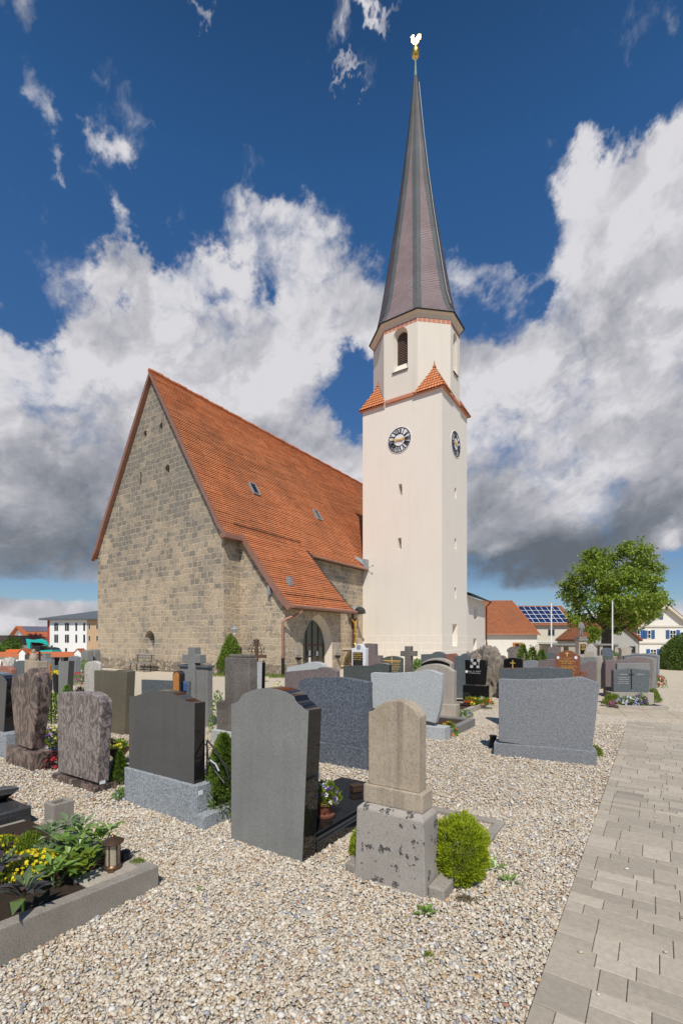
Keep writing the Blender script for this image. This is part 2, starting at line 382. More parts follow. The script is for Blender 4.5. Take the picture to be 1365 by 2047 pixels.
M = {}
def make_mats():
    M['ground'] = gravel_ground()
    M['pebble'] = attr_mat('pebbles', PEB, 0.85, 0.25, fine=60, interp='CONSTANT')
    M['paver'] = attr_mat('pavers', [(0, (0.37, 0.315, 0.245)), (0.5, (0.46, 0.395, 0.305)), (0.9, (0.55, 0.475, 0.37)), (1, (0.31, 0.27, 0.22))], 0.9, 0.2, fine=28)
    M['joint'] = plain('paver_joint', (0.06, 0.052, 0.042), 0.95)
    M['strip'] = weathered('path_slabs', (0.42, 0.35, 0.25), (0.52, 0.44, 0.33), (0.28, 0.23, 0.17), scale=40, streak=0.0)
    M['soil'] = plain('soil', (0.085, 0.060, 0.044), 0.95, var=0.5, scale=40, spec=0.1, bumpd=0.02)
    M['soil_grey'] = plain('dry_soil', (0.20, 0.165, 0.12), 0.95, var=0.4, scale=30, spec=0.1, bumpd=0.015)
    M['ashlar'] = ashlar('tuff_ashlar'); M['rubble'] = ashlar('rubble_plinth', True)
    M['roof'] = tiles('plain_tiles', 0.18, 0.155, (0.46, 0.145, 0.052), (0.78, 0.285, 0.115), (0.18, 0.078, 0.046), patch=0.62)
    M['ridge'] = plain('ridge_tiles', (0.42, 0.13, 0.05), 0.8, var=0.4, scale=5)
    M['pantile'] = tiles('hollow_tiles', 0.2, 0.3, (0.55, 0.17, 0.06), (0.78, 0.30, 0.12), (0.40, 0.13, 0.05), patch=0.4)
    M['housetile'] = tiles('house_tiles', 0.30, 0.30, (0.27, 0.085, 0.032), (0.46, 0.155, 0.060), (0.17, 0.07, 0.04), patch=0.6, jw=0.10)
    M['slate'] = tiles('purple_slate', 0.22, 0.13, (0.29, 0.21, 0.205), (0.49, 0.375, 0.365), (0.18, 0.14, 0.145), patch=0.5, rough=0.36, joint=(0.03, 0.025, 0.025), jw=0.06)
    M['hip'] = tiles('green_slate', 0.16, 0.13, (0.115, 0.12, 0.115), (0.23, 0.24, 0.23), (0.07, 0.075, 0.07), patch=0.5, rough=0.36, joint=(0.02, 0.02, 0.02), jw=0.08)
    M['plaster'] = render_plaster('tower_plaster', (0.765, 0.695, 0.60), 0.035, True, 0.22)
    M['plaster2'] = render_plaster('belfry_plaster', (0.70, 0.635, 0.54), 0.05, False, 0.35)
    M['white_plaster'] = render_plaster('white_plaster', (0.74, 0.70, 0.63), 0.05, False, 0.3)
    M['cream_plaster'] = render_plaster('cream_plaster', (0.62, 0.57, 0.46), 0.05, False, 0.3)
    M['shaded_plaster'] = render_plaster('shaded_plaster', (0.40, 0.39, 0.36), 0.06, False, 0.3)  # grey tone carries the maple's shade on the barn wall
    M['tan_plaster'] = render_plaster('tan_plaster', (0.50, 0.34, 0.20), 0.04, False, 0.2)
    M['red_plaster'] = render_plaster('red_plaster', (0.36, 0.075, 0.05), 0.05, False, 0.2)
    M['arch'] = render_plaster('pale_arch_stone', (0.64, 0.55, 0.45), 0.08, False, 0.5)
    M['salmon'] = plain('salmon_paint', (0.52, 0.21, 0.13), 0.85, var=0.15, scale=4)
    M['copper'] = plain('brown_copper', (0.33, 0.165, 0.115), 0.5, 0.25, var=0.25, scale=4)
    M['darkiron'] = plain('dark_iron', (0.035, 0.032, 0.030), 0.5, 0.5, var=0.3)
    M['blackpaint'] = plain('black_paint', (0.018, 0.018, 0.020), 0.45)
    M['greymetal'] = plain('grey_sheet_metal', (0.32, 0.34, 0.35), 0.45, 0.3, var=0.15)
    M['verdigris'] = plain('verdigris_copper', (0.16, 0.23, 0.19), 0.6, 0.2, var=0.3)
    M['gold'] = plain('gilding', (0.85, 0.52, 0.13), 0.33, 1.0, var=0.08)
    M['goldpaint'] = plain('gold_paint', (0.80, 0.50, 0.12), 0.4, 0.25, var=0.15)
    M['silver'] = plain('silver_letters', (0.62, 0.60, 0.56), 0.45, 0.3)
    M['clockwhite'] = plain('dial_white', (0.75, 0.73, 0.72), 0.6, var=0.03)
    M['white'] = plain('white_paint', (0.78, 0.77, 0.74), 0.55, var=0.04)
    M['glass'] = polished('dark_glass', (0.015, 0.018, 0.02), 0.05, 0.004)
    M['doorglass'] = polished('door_glass', (0.09, 0.105, 0.075), 0.06, 0.03)  # reflected greenery is mixed into the pane's green base colour
    M['louvre'] = plain('louvre_wood', (0.36, 0.25, 0.20), 0.75, var=0.3)
    M['wood'] = plain('orange_wood', (0.42, 0.17, 0.045), 0.55, var=0.3, scale=14)
    M['oldwood'] = plain('grey_wood', (0.22, 0.20, 0.18), 0.8, var=0.3, scale=14)
    M['timber'] = plain('brown_timber', (0.11, 0.06, 0.035), 0.7, var=0.3)
    M['bluepaint'] = plain('blue_shutter', (0.03, 0.10, 0.27), 0.6, var=0.15)
    M['teal'] = plain('teal_paint', (0.012, 0.42, 0.36), 0.4, var=0.08)
    M['orange'] = plain('orange_paint', (0.72, 0.16, 0.03), 0.5, var=0.08)
    M['rubber'] = plain('dark_rubber', (0.03, 0.03, 0.03), 0.8)
    M['copingtile'] = plain('coping_tile', (0.42, 0.115, 0.038), 0.75, var=0.2, scale=3)
    M['greyroof'] = plain('grey_roof', (0.105, 0.115, 0.125), 0.6, var=0.1)
    M['brownroof'] = plain('brown_roof', (0.06, 0.045, 0.045), 0.8, var=0.2)
    M['panel'] = polished('solar_panel', (0.012, 0.025, 0.085), 0.12, 0.01)
    M['terracotta'] = plain('terracotta', (0.20, 0.075, 0.045), 0.75, var=0.2, scale=10)
    M['bronze'] = plain('aged_bronze', (0.16, 0.095, 0.055), 0.42, 0.75, var=0.35, scale=18)
    M['candle'] = plain('candle_wax', (0.72, 0.70, 0.60), 0.5, var=0.04)
    t = mat('lantern_glass'); setp(t, t.mix(t.noise(oc(t), 20, 3), (0.55, 0.47, 0.33), (0.68, 0.60, 0.46)), 0.25, 0, 0.5); t.b.inputs['Transmission Weight'].default_value = 0.45; M['lampglass'] = t.mat
    # stones
    M['g_grey_back'] = granite('grey_granite_sawn_back', (0.15, 0.15, 0.14), (0.238, 0.238, 0.22), (0.33, 0.33, 0.31), 0.5, 220, 0.35, 0.20, 0.30)
    M['g_dark_back'] = granite('dark_granite_sawn_back', (0.070, 0.067, 0.062), (0.112, 0.106, 0.096), (0.155, 0.148, 0.135), 0.5, 220, 0.35, 0.20, 0.30)
    M['p_black'] = polished('polished_black_granite', (0.010, 0.009, 0.009), 0.05, 0.014)
    M['p_grey'] = polished('polished_grey_granite', (0.045, 0.045, 0.045), 0.10, 0.03)
    M['g_light'] = granite('light_grey_granite', (0.24, 0.25, 0.25), (0.45, 0.465, 0.455), (0.64, 0.65, 0.64), 0.7, 130, 0.3, 0.08)
    M['g_plinth'] = granite('salt_pepper_granite', (0.10, 0.11, 0.115), (0.30, 0.32, 0.33), (0.50, 0.53, 0.54), 0.7, 110, 0.3, 0.08)
    M['g_blue'] = granite('blue_grey_granite', (0.040, 0.046, 0.057), (0.108, 0.122, 0.143), (0.25, 0.27, 0.30), 0.6, 85, 0.35, 0.08)
    M['g_mid'] = granite('mid_grey_granite', (0.115, 0.12, 0.125), (0.215, 0.222, 0.230), (0.33, 0.335, 0.34), 0.7, 120, 0.3, 0.06)
    M['g_slate'] = granite('slate_grey_stone', (0.075, 0.085, 0.090), (0.115, 0.128, 0.132), (0.17, 0.185, 0.19), 0.6, 60, 0.35, 0.18)
    M['g_green'] = granite('green_grey_granite', (0.055, 0.065, 0.058), (0.095, 0.106, 0.094), (0.15, 0.16, 0.14), 0.45, 60, 0.4, 0.3)
    M['g_purple'] = granite('purple_grey_granite', (0.10, 0.075, 0.075), (0.195, 0.150, 0.142), (0.31, 0.25, 0.23), 0.6, 80, 0.35, 0.1)
    M['g_red'] = granite('red_granite', (0.15, 0.055, 0.035), (0.31, 0.125, 0.082), (0.45, 0.22, 0.15), 0.45, 80, 0.4, 0.1)
    M['g_brown'] = granite('brown_red_granite', (0.12, 0.045, 0.025), (0.235, 0.085, 0.043), (0.33, 0.14, 0.08), 0.35, 60, 0.4, 0.1)
    M['g_olive'] = weathered('olive_bronze_stone', (0.125, 0.105, 0.070), (0.165, 0.145, 0.100), (0.075, 0.062, 0.042), scale=30, streak=0.15, rough=0.6, bumpd=0.001)
    M['swirl'] = swirl('violet_gneiss', [(0.16, (0.065, 0.055, 0.053)), (0.34, (0.155, 0.125, 0.115)), (0.52, (0.215, 0.172, 0.155)), (0.68, (0.27, 0.22, 0.195)), (0.90, (0.40, 0.345, 0.31))], (3.4, 3.4, 1.5), 1.9, 0.38, 1.3, 8.5)
    M['swirl_dark'] = swirl('dark_red_gneiss', [(0.14, (0.022, 0.020, 0.021)), (0.34, (0.075, 0.056, 0.050)), (0.54, (0.150, 0.103, 0.084)), (0.76, (0.225, 0.155, 0.125)), (0.97, (0.30, 0.225, 0.185))], (2.8, 2.8, 1.3), 1.9, 0.30, 1.3, 6.0)
    M['beige'] = weathered('beige_sandstone', (0.36, 0.285, 0.205), (0.50, 0.415, 0.31), (0.17, 0.135, 0.105), scale=100, streak=0.8, bumpd=0.004, blotch=4.0)
    M['oldconc'] = weathered('lichened_concrete', (0.33, 0.29, 0.25), (0.45, 0.41, 0.36), (0.20, 0.17, 0.14), lichen=1.0, scale=120, streak=0.15, bumpd=0.006)
    M['conc'] = weathered('washed_concrete', (0.27, 0.235, 0.195), (0.40, 0.36, 0.30), (0.085, 0.070, 0.058), scale=125, streak=0.2, bumpd=0.008)
    M['greyconc'] = weathered('grey_concrete', (0.20, 0.195, 0.18), (0.27, 0.26, 0.24), (0.12, 0.115, 0.10), scale=40, streak=0.35)
    M['beigeconc'] = weathered('beige_artificial_stone', (0.36, 0.31, 0.25), (0.45, 0.40, 0.33), (0.22, 0.19, 0.16), scale=50, streak=0.35)
    M['palestone'] = weathered('pale_limestone', (0.44, 0.40, 0.34), (0.56, 0.52, 0.46), (0.24, 0.22, 0.19), scale=14, streak=0.2, bumpd=0.03)
    M['rough_dark'] = weathered('bush_hammered_dark', (0.10, 0.085, 0.072), (0.27, 0.235, 0.20), (0.045, 0.04, 0.036), scale=34, streak=0.0, bumpd=0.03)
    M['rock'] = weathered('natural_rock', (0.19, 0.155, 0.12), (0.31, 0.265, 0.21), (0.05, 0.042, 0.035), scale=12, streak=0.1, bumpd=0.06)
    M['marble'] = weathered('white_marble', (0.62, 0.62, 0.62), (0.76, 0.76, 0.76), (0.42, 0.43, 0.45), scale=20, streak=0.1, rough=0.4, bumpd=0.001)
    M['bark'] = weathered('bark', (0.055, 0.042, 0.032), (0.10, 0.08, 0.06), (0.025, 0.02, 0.016), scale=14, streak=0.5, bumpd=0.03)
    # plants
    M['l_tree'] = leafmat('maple_leaves', [(0.0, (0.06, 0.10, 0.012)), (0.35, (0.145, 0.215, 0.022)), (0.7, (0.25, 0.33, 0.036)), (1.0, (0.38, 0.46, 0.08))], 0.45, 0.30)
    M['l_hedge'] = leafmat('hedge_leaves', [(0.0, (0.035, 0.065, 0.010)), (0.5, (0.085, 0.14, 0.016)), (1.0, (0.17, 0.24, 0.035))], 0.45, 0.25)
    M['l_thuja'] = leafmat('thuja_sprays', [(0.0, (0.09, 0.135, 0.006)), (0.4, (0.22, 0.29, 0.010)), (0.75, (0.36, 0.43, 0.016)), (1.0, (0.48, 0.53, 0.04))], 0.6, 0.25)
    M['l_conifer'] = leafmat('conifer_sprays', [(0.0, (0.04, 0.075, 0.010)), (0.5, (0.12, 0.19, 0.020)), (1.0, (0.23, 0.31, 0.04))], 0.6, 0.2)
    M['l_green'] = leafmat('green_leaves', [(0.0, (0.07, 0.14, 0.025)), (0.5, (0.17, 0.28, 0.05)), (1.0, (0.29, 0.42, 0.10))], 0.35, 0.25)
    M['l_lime'] = leafmat('lime_leaves', [(0.0, (0.08, 0.13, 0.010)), (0.5, (0.16, 0.23, 0.016)), (1.0, (0.27, 0.33, 0.03))], 0.5, 0.3)
    M['l_dark'] = leafmat('bronze_leaves', [(0.0, (0.030, 0.030, 0.032)), (0.5, (0.075, 0.062, 0.066)), (0.75, (0.09, 0.11, 0.06)), (1.0, (0.14, 0.21, 0.06))], 0.25, 0.15)
    M['l_grey'] = leafmat('grey_green_leaves', [(0.0, (0.09, 0.14, 0.055)), (0.5, (0.18, 0.25, 0.11)), (1.0, (0.30, 0.36, 0.19))], 0.7, 0.2)
    M['l_red'] = leafmat('copper_leaves', [(0.0, (0.030, 0.010, 0.012)), (0.5, (0.065, 0.020, 0.022)), (1.0, (0.13, 0.045, 0.04))], 0.5, 0.2)
    M['l_dry'] = leafmat('dry_heather', [(0.0, (0.045, 0.05, 0.022)), (0.5, (0.13, 0.10, 0.05)), (1.0, (0.34, 0.26, 0.16))], 0.7, 0.2)
    M['f_yellow'] = leafmat('yellow_petals', [(0.0, (0.62, 0.46, 0.008)), (0.5, (0.78, 0.62, 0.012)), (1.0, (0.86, 0.74, 0.04))], 0.6, 0.3)
    M['f_pale'] = leafmat('pale_yellow_petals', [(0.0, (0.62, 0.58, 0.10)), (1.0, (0.80, 0.78, 0.30))], 0.6, 0.3)
    M['f_purple'] = leafmat('purple_petals', [(0.0, (0.045, 0.008, 0.13)), (0.6, (0.12, 0.03, 0.30)), (1.0, (0.35, 0.25, 0.62))], 0.6, 0.25)
    M['f_lilac'] = leafmat('lilac_petals', [(0.0, (0.30, 0.26, 0.55)), (1.0, (0.68, 0.64, 0.82))], 0.6, 0.3)
    M['f_white'] = leafmat('white_petals', [(0.0, (0.62, 0.60, 0.52)), (1.0, (0.82, 0.81, 0.76))], 0.6, 0.3)
    M['f_orange'] = leafmat('orange_petals', [(0.0, (0.70, 0.15, 0.01)), (1.0, (0.85, 0.33, 0.04))], 0.6, 0.3)
    M['f_red'] = leafmat('red_petals', [(0.0, (0.35, 0.01, 0.015)), (1.0, (0.62, 0.04, 0.04))], 0.6, 0.25)
    M['f_magenta'] = leafmat('magenta_petals', [(0.0, (0.28, 0.015, 0.14)), (1.0, (0.50, 0.05, 0.28))], 0.6, 0.25)
    M['grass'] = leafmat('grass_blades', [(0.0, (0.06, 0.11, 0.012)), (0.5, (0.13, 0.20, 0.02)), (1.0, (0.22, 0.29, 0.04))], 0.6, 0.3)
make_mats()

# ------------------------------------------------------------------ mesh helpers
def Gp(px, py, z=0.0):
    """ground point seen at a pixel of the photograph"""
    Y = F * (CAMH - z) / (py - HY); return Vector(((px - CX) / F * Y, Y, z))
def at(px, Y, z=0.0): return Vector(((px - CX) / F * Y, Y, z))
def zat(py, Y): return CAMH + (HY - py) / F * Y
def dirs(rot): return Vector((math.cos(rot), math.sin(rot), 0)), Vector((-math.sin(rot), math.cos(rot), 0))
def on_line(P, d, px):
    """signed distance along plan direction d from P to the sight line of a pixel column"""
    u = (px - CX) / F
    return (u * P.y - P.x) / (d.x - u * d.y)
def on_plane(P, d, px, py):
    s = on_line(P, d, px); Y = P.y + s * d.y
    return s, CAMH + (HY - py) / F * Y
def arcpts(a, b, c, n=9):
    """circular arc a -> c through b (2-D), without a"""
    ax, ay = a; bx, by = b; cx, cy = c
    D = 2 * (ax * (by - cy) + bx * (cy - ay) + cx * (ay - by))
    if abs(D) < 1e-6: return [c]
    ux = ((ax * ax + ay * ay) * (by - cy) + (bx * bx + by * by) * (cy - ay) + (cx * cx + cy * cy) * (ay - by)) / D
    uy = ((ax * ax + ay * ay) * (cx - bx) + (bx * bx + by * by) * (ax - cx) + (cx * cx + cy * cy) * (bx - ax)) / D
    r = math.hypot(ax - ux, ay - uy)
    t0 = math.atan2(ay - uy, ax - ux); t1 = math.atan2(by - uy, bx - ux); t2 = math.atan2(cy - uy, cx - ux)
    def norm(t, up):
        while up and t < t0: t += 2 * math.pi
        while not up and t > t0: t -= 2 * math.pi
        return t
    up = norm(t1, True) < norm(t2, True)
    t2 = norm(t2, up)
    return [(ux + r * math.cos(t0 + (t2 - t0) * k / n), uy + r * math.sin(t0 + (t2 - t0) * k / n)) for k in range(1, n + 1)]
def expand(pts):
    out = []
    for p in pts:
        if p[0] == 'a': out += arcpts(out[-1], p[1], p[2], p[3] if len(p) > 3 else 9)
        else: out.append((float(p[0]), float(p[1])))
    return out


class MB:
    """collects faces of one mesh (with a material slot per face)"""
    def __init__(s): s.v = []; s.f = []; s.mi = []; s.uv = []
    def add(s, vs, fs, mi=0, uvs=None):
        o = len(s.v); s.v += [tuple(x) for x in vs]
        for k, f in enumerate(fs):
            s.f.append([o + i for i in f]); s.mi.append(mi)
            s.uv.append(uvs[k] if uvs else None)
        return s
    def box(s, x0, x1, y0, y1, z0, z1, mi=0):
        v = [(x, y, z) for z in (z0, z1) for y in (y0, y1) for x in (x0, x1)]
        return s.add(v, [(0, 2, 3, 1), (4, 5, 7, 6), (0, 1, 5, 4), (2, 6, 7, 3), (0, 4, 6, 2), (1, 3, 7, 5)], mi)
    def prism(s, poly, y0, y1, mi=0, mi_front=None, mi_side=None):
        """polygon in x,z extruded from y0 (front) to y1"""
        n = len(poly)
        area = sum(poly[i][0] * poly[(i + 1) % n][1] - poly[(i + 1) % n][0] * poly[i][1] for i in range(n))
        if area < 0: poly = poly[::-1]
        v = [(p[0], y0, p[1]) for p in poly] + [(p[0], y1, p[1]) for p in poly]
        s.add(v, [tuple(range(n))], mi if mi_front is None else mi_front)
        o = len(s.v) - 2 * n
        s.f.append([o + n + i for i in range(n)][::-1]); s.mi.append(mi); s.uv.append(None)
        for i in range(n):
            j = (i + 1) % n
            s.f.append([o + i, o + n + i, o + n + j, o + j]); s.mi.append(mi if mi_side is None else mi_side); s.uv.append(None)
        return s
    def tube(s, pts, r, n=8, mi=0, cap=True):
        pts = [Vector(p) for p in pts]; rs = r if isinstance(r, (list, tuple)) else [r] * len(pts)
        rings = []
        up = None
        for i, p in enumerate(pts):
            d = (pts[min(i + 1, len(pts) - 1)] - pts[max(i - 1, 0)]).normalized()
            if up is None:
                up = Vector((0, 0, 1)) if abs(d.z) < 0.9 else Vector((1, 0, 0))
            a = d.cross(up)
            if a.length < 1e-5: a = d.orthogonal()
            a.normalize(); b = a.cross(d).normalized(); up = b
            rings.append([p + (a * math.cos(2 * math.pi * k / n) + b * math.sin(2 * math.pi * k / n)) * rs[i] for k in range(n)])
        vs = [v for ring in rings for v in ring]
        fs = []
        for i in range(len(pts) - 1):
            for k in range(n):
                j = (k + 1) % n
                fs.append((i * n + k, (i + 1) * n + k, (i + 1) * n + j, i * n + j))
        if cap: fs += [tuple(range(n)), tuple(range((len(pts) - 1) * n, len(pts) * n))[::-1]]
        return s.add(vs, fs, mi)
    def lathe(s, prof, n=16, c=(0, 0, 0), mi=0):
        vs = []; fs = []
        for (r, z) in prof:
            vs += [(c[0] + r * math.cos(2 * math.pi * k / n), c[1] + r * math.sin(2 * math.pi * k / n), c[2] + z) for k in range(n)]
        for i in range(len(prof) - 1):
            for k in range(n):
                j = (k + 1) % n
                fs.append((i * n + k, i * n + j, (i + 1) * n + j, (i + 1) * n + k))
        fs += [tuple(range(n))[::-1], tuple(range((len(prof) - 1) * n, len(prof) * n))]
        return s.add(vs, fs, mi)
    def build(s, name, mats, parent=None, loc=None, rot=None, smooth=None, bevel=0.0, seg=2):
        me = bpy.data.meshes.new(name)
        me.from_pydata([tuple(v) for v in s.v], [], s.f)
        for m in (mats if isinstance(mats, (list, tuple)) else [mats]): me.materials.append(m)
        me.polygons.foreach_set('material_index', s.mi)
        if any(u is not None for u in s.uv):
            ul = me.uv_layers.new(name='UVMap')
            flat = []
            for f, u in zip(s.f, s.uv):
                for k in range(len(f)): flat += list(u[k]) if u is not None else [0.0, 0.0]
            ul.data.foreach_set('uv', flat)
        me.update()
        bm = bmesh.new(); bm.from_mesh(me); bmesh.ops.recalc_face_normals(bm, faces=bm.faces); bm.to_mesh(me); bm.free()
        if smooth is not None:
            me.polygons.foreach_set('use_smooth', [True] * len(me.polygons)); me.set_sharp_from_angle(angle=math.radians(smooth))
        return link(name, me, parent, loc, rot, bevel, seg)

def link(name, me, parent=None, loc=None, rot=None, bevel=0.0, seg=2):
    o = bpy.data.objects.new(name, me); COL.objects.link(o)
    if parent: o.parent = parent
    if loc is not None: o.location = loc
    if rot is not None: o.rotation_euler = rot if isinstance(rot, (tuple, list)) else (0, 0, rot)
    if bevel:
        b = o.modifiers.new('bevel', 'BEVEL'); b.width = bevel; b.segments = seg; b.limit_method = 'ANGLE'; b.angle_limit = math.radians(35)
    return o
LABELS = {}
def tag(o, label=None, cat=None, group=None, kind=None):
    if label:
        o['label'] = label
        if label in LABELS: print('DUPLICATE LABEL', label)
        LABELS[label] = 1
    if cat: o['category'] = cat
    if group: o['group'] = group
    if kind: o['kind'] = kind
    return o
def thing(name, loc, rot=0.0, label=None, cat=None, group=None):
    o = bpy.data.objects.new(name, None); COL.objects.link(o)
    o.empty_display_size = 0.2
    o.location = loc; o.rotation_euler = (0, 0, rot)
    return tag(o, label, cat, group)

def hole_wall(name, P, outer, holes, mats, parent=None, hide_back=True):
    """flat wall in (s, z) with openings; P maps (s, z, depth) to a point; holes: (outline, depth, splay)"""
    bm = bmesh.new()
    def loop(poly, d=0.0): return [bm.verts.new(P(p[0], p[1], d)) for p in poly]
    edges = []
    ov = loop(outer)
    for i in range(len(ov)): edges.append(bm.edges.new((ov[i], ov[(i + 1) % len(ov)])))
    hl = []
    for (poly, depth, splay) in holes:
        hv = loop(poly); hl.append((poly, hv, depth, splay))
        for i in range(len(hv)): edges.append(bm.edges.new((hv[i], hv[(i + 1) % len(hv)])))
    bmesh.ops.triangle_fill(bm, edges=edges, use_beauty=True)
    for (poly, hv, depth, splay) in hl:
        cx = sum(p[0] for p in poly) / len(poly); cz = sum(p[1] for p in poly) / len(poly)
        inner = [(cx + (p[0] - cx) * splay, cz + (p[1] - cz) * splay) for p in poly]
        iv = loop(inner, depth)
        for i in range(len(hv)):
            j = (i + 1) % len(hv)
            bm.faces.new((hv[i], hv[j], iv[j], iv[i]))
    bmesh.ops.recalc_face_normals(bm, faces=bm.faces)
    me = bpy.data.meshes.new(name); bm.to_mesh(me); bm.free()
    for m in (mats if isinstance(mats, (list, tuple)) else [mats]): me.materials.append(m)
    return link(name, me, parent)

def arch_poly(s0, s1, z0, zs, pointed=0.0, n=8):
    """door or window outline: jambs to zs, round (or slightly pointed) head above"""
    w = (s1 - s0) / 2; c = (s0 + s1) / 2
    if pointed <= 0:
        head = [(c + w * math.cos(math.pi * k / (2 * n)), zs + w * math.sin(math.pi * k / (2 * n))) for k in range(2 * n + 1)]
    else:
        R = w * (1 + pointed); a1 = math.acos((R - w) / R)
        right = [(c - (R - w) + R * math.cos(a1 * k / n), zs + R * math.sin(a1 * k / n)) for k in range(n + 1)]
        head = right + [(2 * c - p[0], p[1]) for p in right[::-1][1:]]
    return [(s0, z0), (s1, z0)] + head

def leaves(name, pos, up, nrm, L, W, rnd, material, parent=None, loc=None, rot=None, fold=0.25):
    """one mesh of many bent, folded leaves (numpy): pos base, up = direction of growth, nrm = face direction"""
    pos = np.asarray(pos, float); n = len(pos)
    up = np.asarray(up, float); up /= np.linalg.norm(up, axis=1, keepdims=True) + 1e-9
    nrm = np.asarray(nrm, float); side = np.cross(up, nrm); side /= np.linalg.norm(side, axis=1, keepdims=True) + 1e-9
    nr = np.cross(side, up)
    L = np.broadcast_to(np.asarray(L, float), (n,))[:, None]; W = np.broadcast_to(np.asarray(W, float), (n,))[:, None]
    a = pos
    mid = pos + up * L * 0.5 + nr * L * 0.06
    tip = pos + up * L * 0.97 - nr * L * 0.10
    l = pos + up * L * 0.48 - side * W * 0.5 + nr * W * fold
    r = pos + up * L * 0.48 + side * W * 0.5 + nr * W * fold
    V = np.stack([a, l, tip, r, mid], 1).reshape(-1, 3)
    idx = (np.arange(n) * 5)[:, None]
    Fc = np.concatenate([idx + np.array([[0, 4, 1]]), idx + np.array([[1, 4, 2]]), idx + np.array([[0, 3, 4]]), idx + np.array([[3, 2, 4]])], 1).reshape(-1, 3)
    return tri_mesh(name, V, Fc, np.repeat(np.asarray(rnd, float), 5), material, parent, loc, rot, False)

def tri_mesh(name, V, Fc, rnd, material, parent=None, loc=None, rot=None, smooth=True):
    me = bpy.data.meshes.new(name)
    me.vertices.add(len(V)); me.vertices.foreach_set('co', np.ascontiguousarray(V, np.float32).ravel())
    nf = len(Fc)
    me.loops.add(nf * 3); me.loops.foreach_set('vertex_index', np.ascontiguousarray(Fc, np.int32).ravel())
    me.polygons.add(nf); me.polygons.foreach_set('loop_start', np.arange(nf, dtype=np.int32) * 3)
    try: me.polygons.foreach_set('loop_total', np.full(nf, 3, np.int32))
    except Exception: pass
    me.polygons.foreach_set('use_smooth', np.full(nf, smooth, bool))
    if rnd is not None:
        at_ = me.attributes.new('rnd', 'FLOAT', 'POINT'); at_.data.foreach_set('value', np.ascontiguousarray(rnd, np.float32))
    me.materials.append(material)
    me.update(); me.validate()
    return link(name, me, parent, loc, rot)

RNG = np.random.default_rng(7)
def unit(n):
    v = RNG.normal(size=(n, 3)); return v / np.linalg.norm(v, axis=1, keepdims=True)

def ico(sub=1):
    bm = bmesh.new(); bmesh.ops.create_icosphere(bm, subdivisions=sub, radius=1)
    V = np.array([v.co[:] for v in bm.verts]); Fc = np.array([[v.index for v in f.verts] for f in bm.faces]); bm.free()
    return V, Fc

def rock_mesh(name, size, material, parent=None, loc=None, rot=None, sub=4, amp=0.22, seed=1, boxy=0.55):
    """irregular boulder standing on z = 0"""
    bm = bmesh.new(); bmesh.ops.create_icosphere(bm, subdivisions=sub, radius=1)
    from mathutils import noise as mn
    for v in bm.verts:
        p = v.co.copy()
        q = Vector([math.copysign(abs(c) ** boxy, c) for c in p]); q = q / max(1e-6, max(abs(c) for c in q)) * (0.75 + 0.25 * p.length)
        o = Vector((seed * 7.1, seed * 3.3, seed))
        k = 1 + amp * mn.fractal(p * 1.6 + o, 0.7, 2.0, 5)
        q = (q * 0.6 + p * 0.4) * k
        v.co = Vector((q.x * size[0], q.y * size[1], (q.z * 0.5 + 0.5) * size[2]))
        if v.co.z < 0: v.co.z = 0
    me = bpy.data.meshes.new(name); bm.to_mesh(me); bm.free()
    me.materials.append(material)
    me.polygons.foreach_set('use_smooth', [True] * len(me.polygons))
    return link(name, me, parent, loc, rot)

# ------------------------------------------------------------------ ground
D0 = 30.0
CH = Vector((-5.712, 22.458, 0))                    # the gable corner of the church, origin of its frame
def CW(x, y, z=0.0): return CH + E1 * x + E2 * y + Vector((0, 0, z))
def terrain(y): return -0.05 * min(max(0.0, y - 44), 60)
def build_ground():
    xs = sorted(set([-900, -500, -300, -200, -120] + list(range(-80, 81, 8)) + [120, 200, 300, 500, 900]))
    ys = sorted(set([-40, -10, 0, 10, 20, 30, 40, 44] + list(range(48, 108, 6)) + [150, 300, 600, 1200, 2400]))
    V = [(x, y, terrain(y)) for y in ys for x in xs]
    n = len(xs)
    Fs = [(j * n + i, j * n + i + 1, (j + 1) * n + i + 1, (j + 1) * n + i) for j in range(len(ys) - 1) for i in range(n - 1)]
    b = MB(); b.add(V, Fs)
    tag(b.build('ground', M['ground']), kind='structure')
build_ground()

# ------------------------------------------------------------------ the church
GR_CH = None
church = thing('parish_church', CH, ROT, 'stone church with steep orange roof and pale tower under a slate spire', 'church')
RP = [(0.0, 16.45), (1.98, 13.26), (3.74, 10.35), (4.89, 8.50), (5.55, 7.36), (6.02, 6.76)]     # roof profile: distance from the ridge, height
XR = -5.63; NAVE = 28.5

def prof_at(prof, s):
    """point at arc length s along a polyline, with its unit tangent"""
    acc = 0
    for a, b in zip(prof, prof[1:]):
        L = math.hypot(b[0] - a[0], b[1] - a[1])
        if s <= acc + L or b is prof[-1]:
            k = (s - acc) / L
            return (a[0] + (b[0] - a[0]) * k, a[1] + (b[1] - a[1]) * k), ((b[0] - a[0]) / L, (b[1] - a[1]) / L)
        acc += L
def prof_len(prof): return sum(math.hypot(b[0] - a[0], b[1] - a[1]) for a, b in zip(prof, prof[1:]))

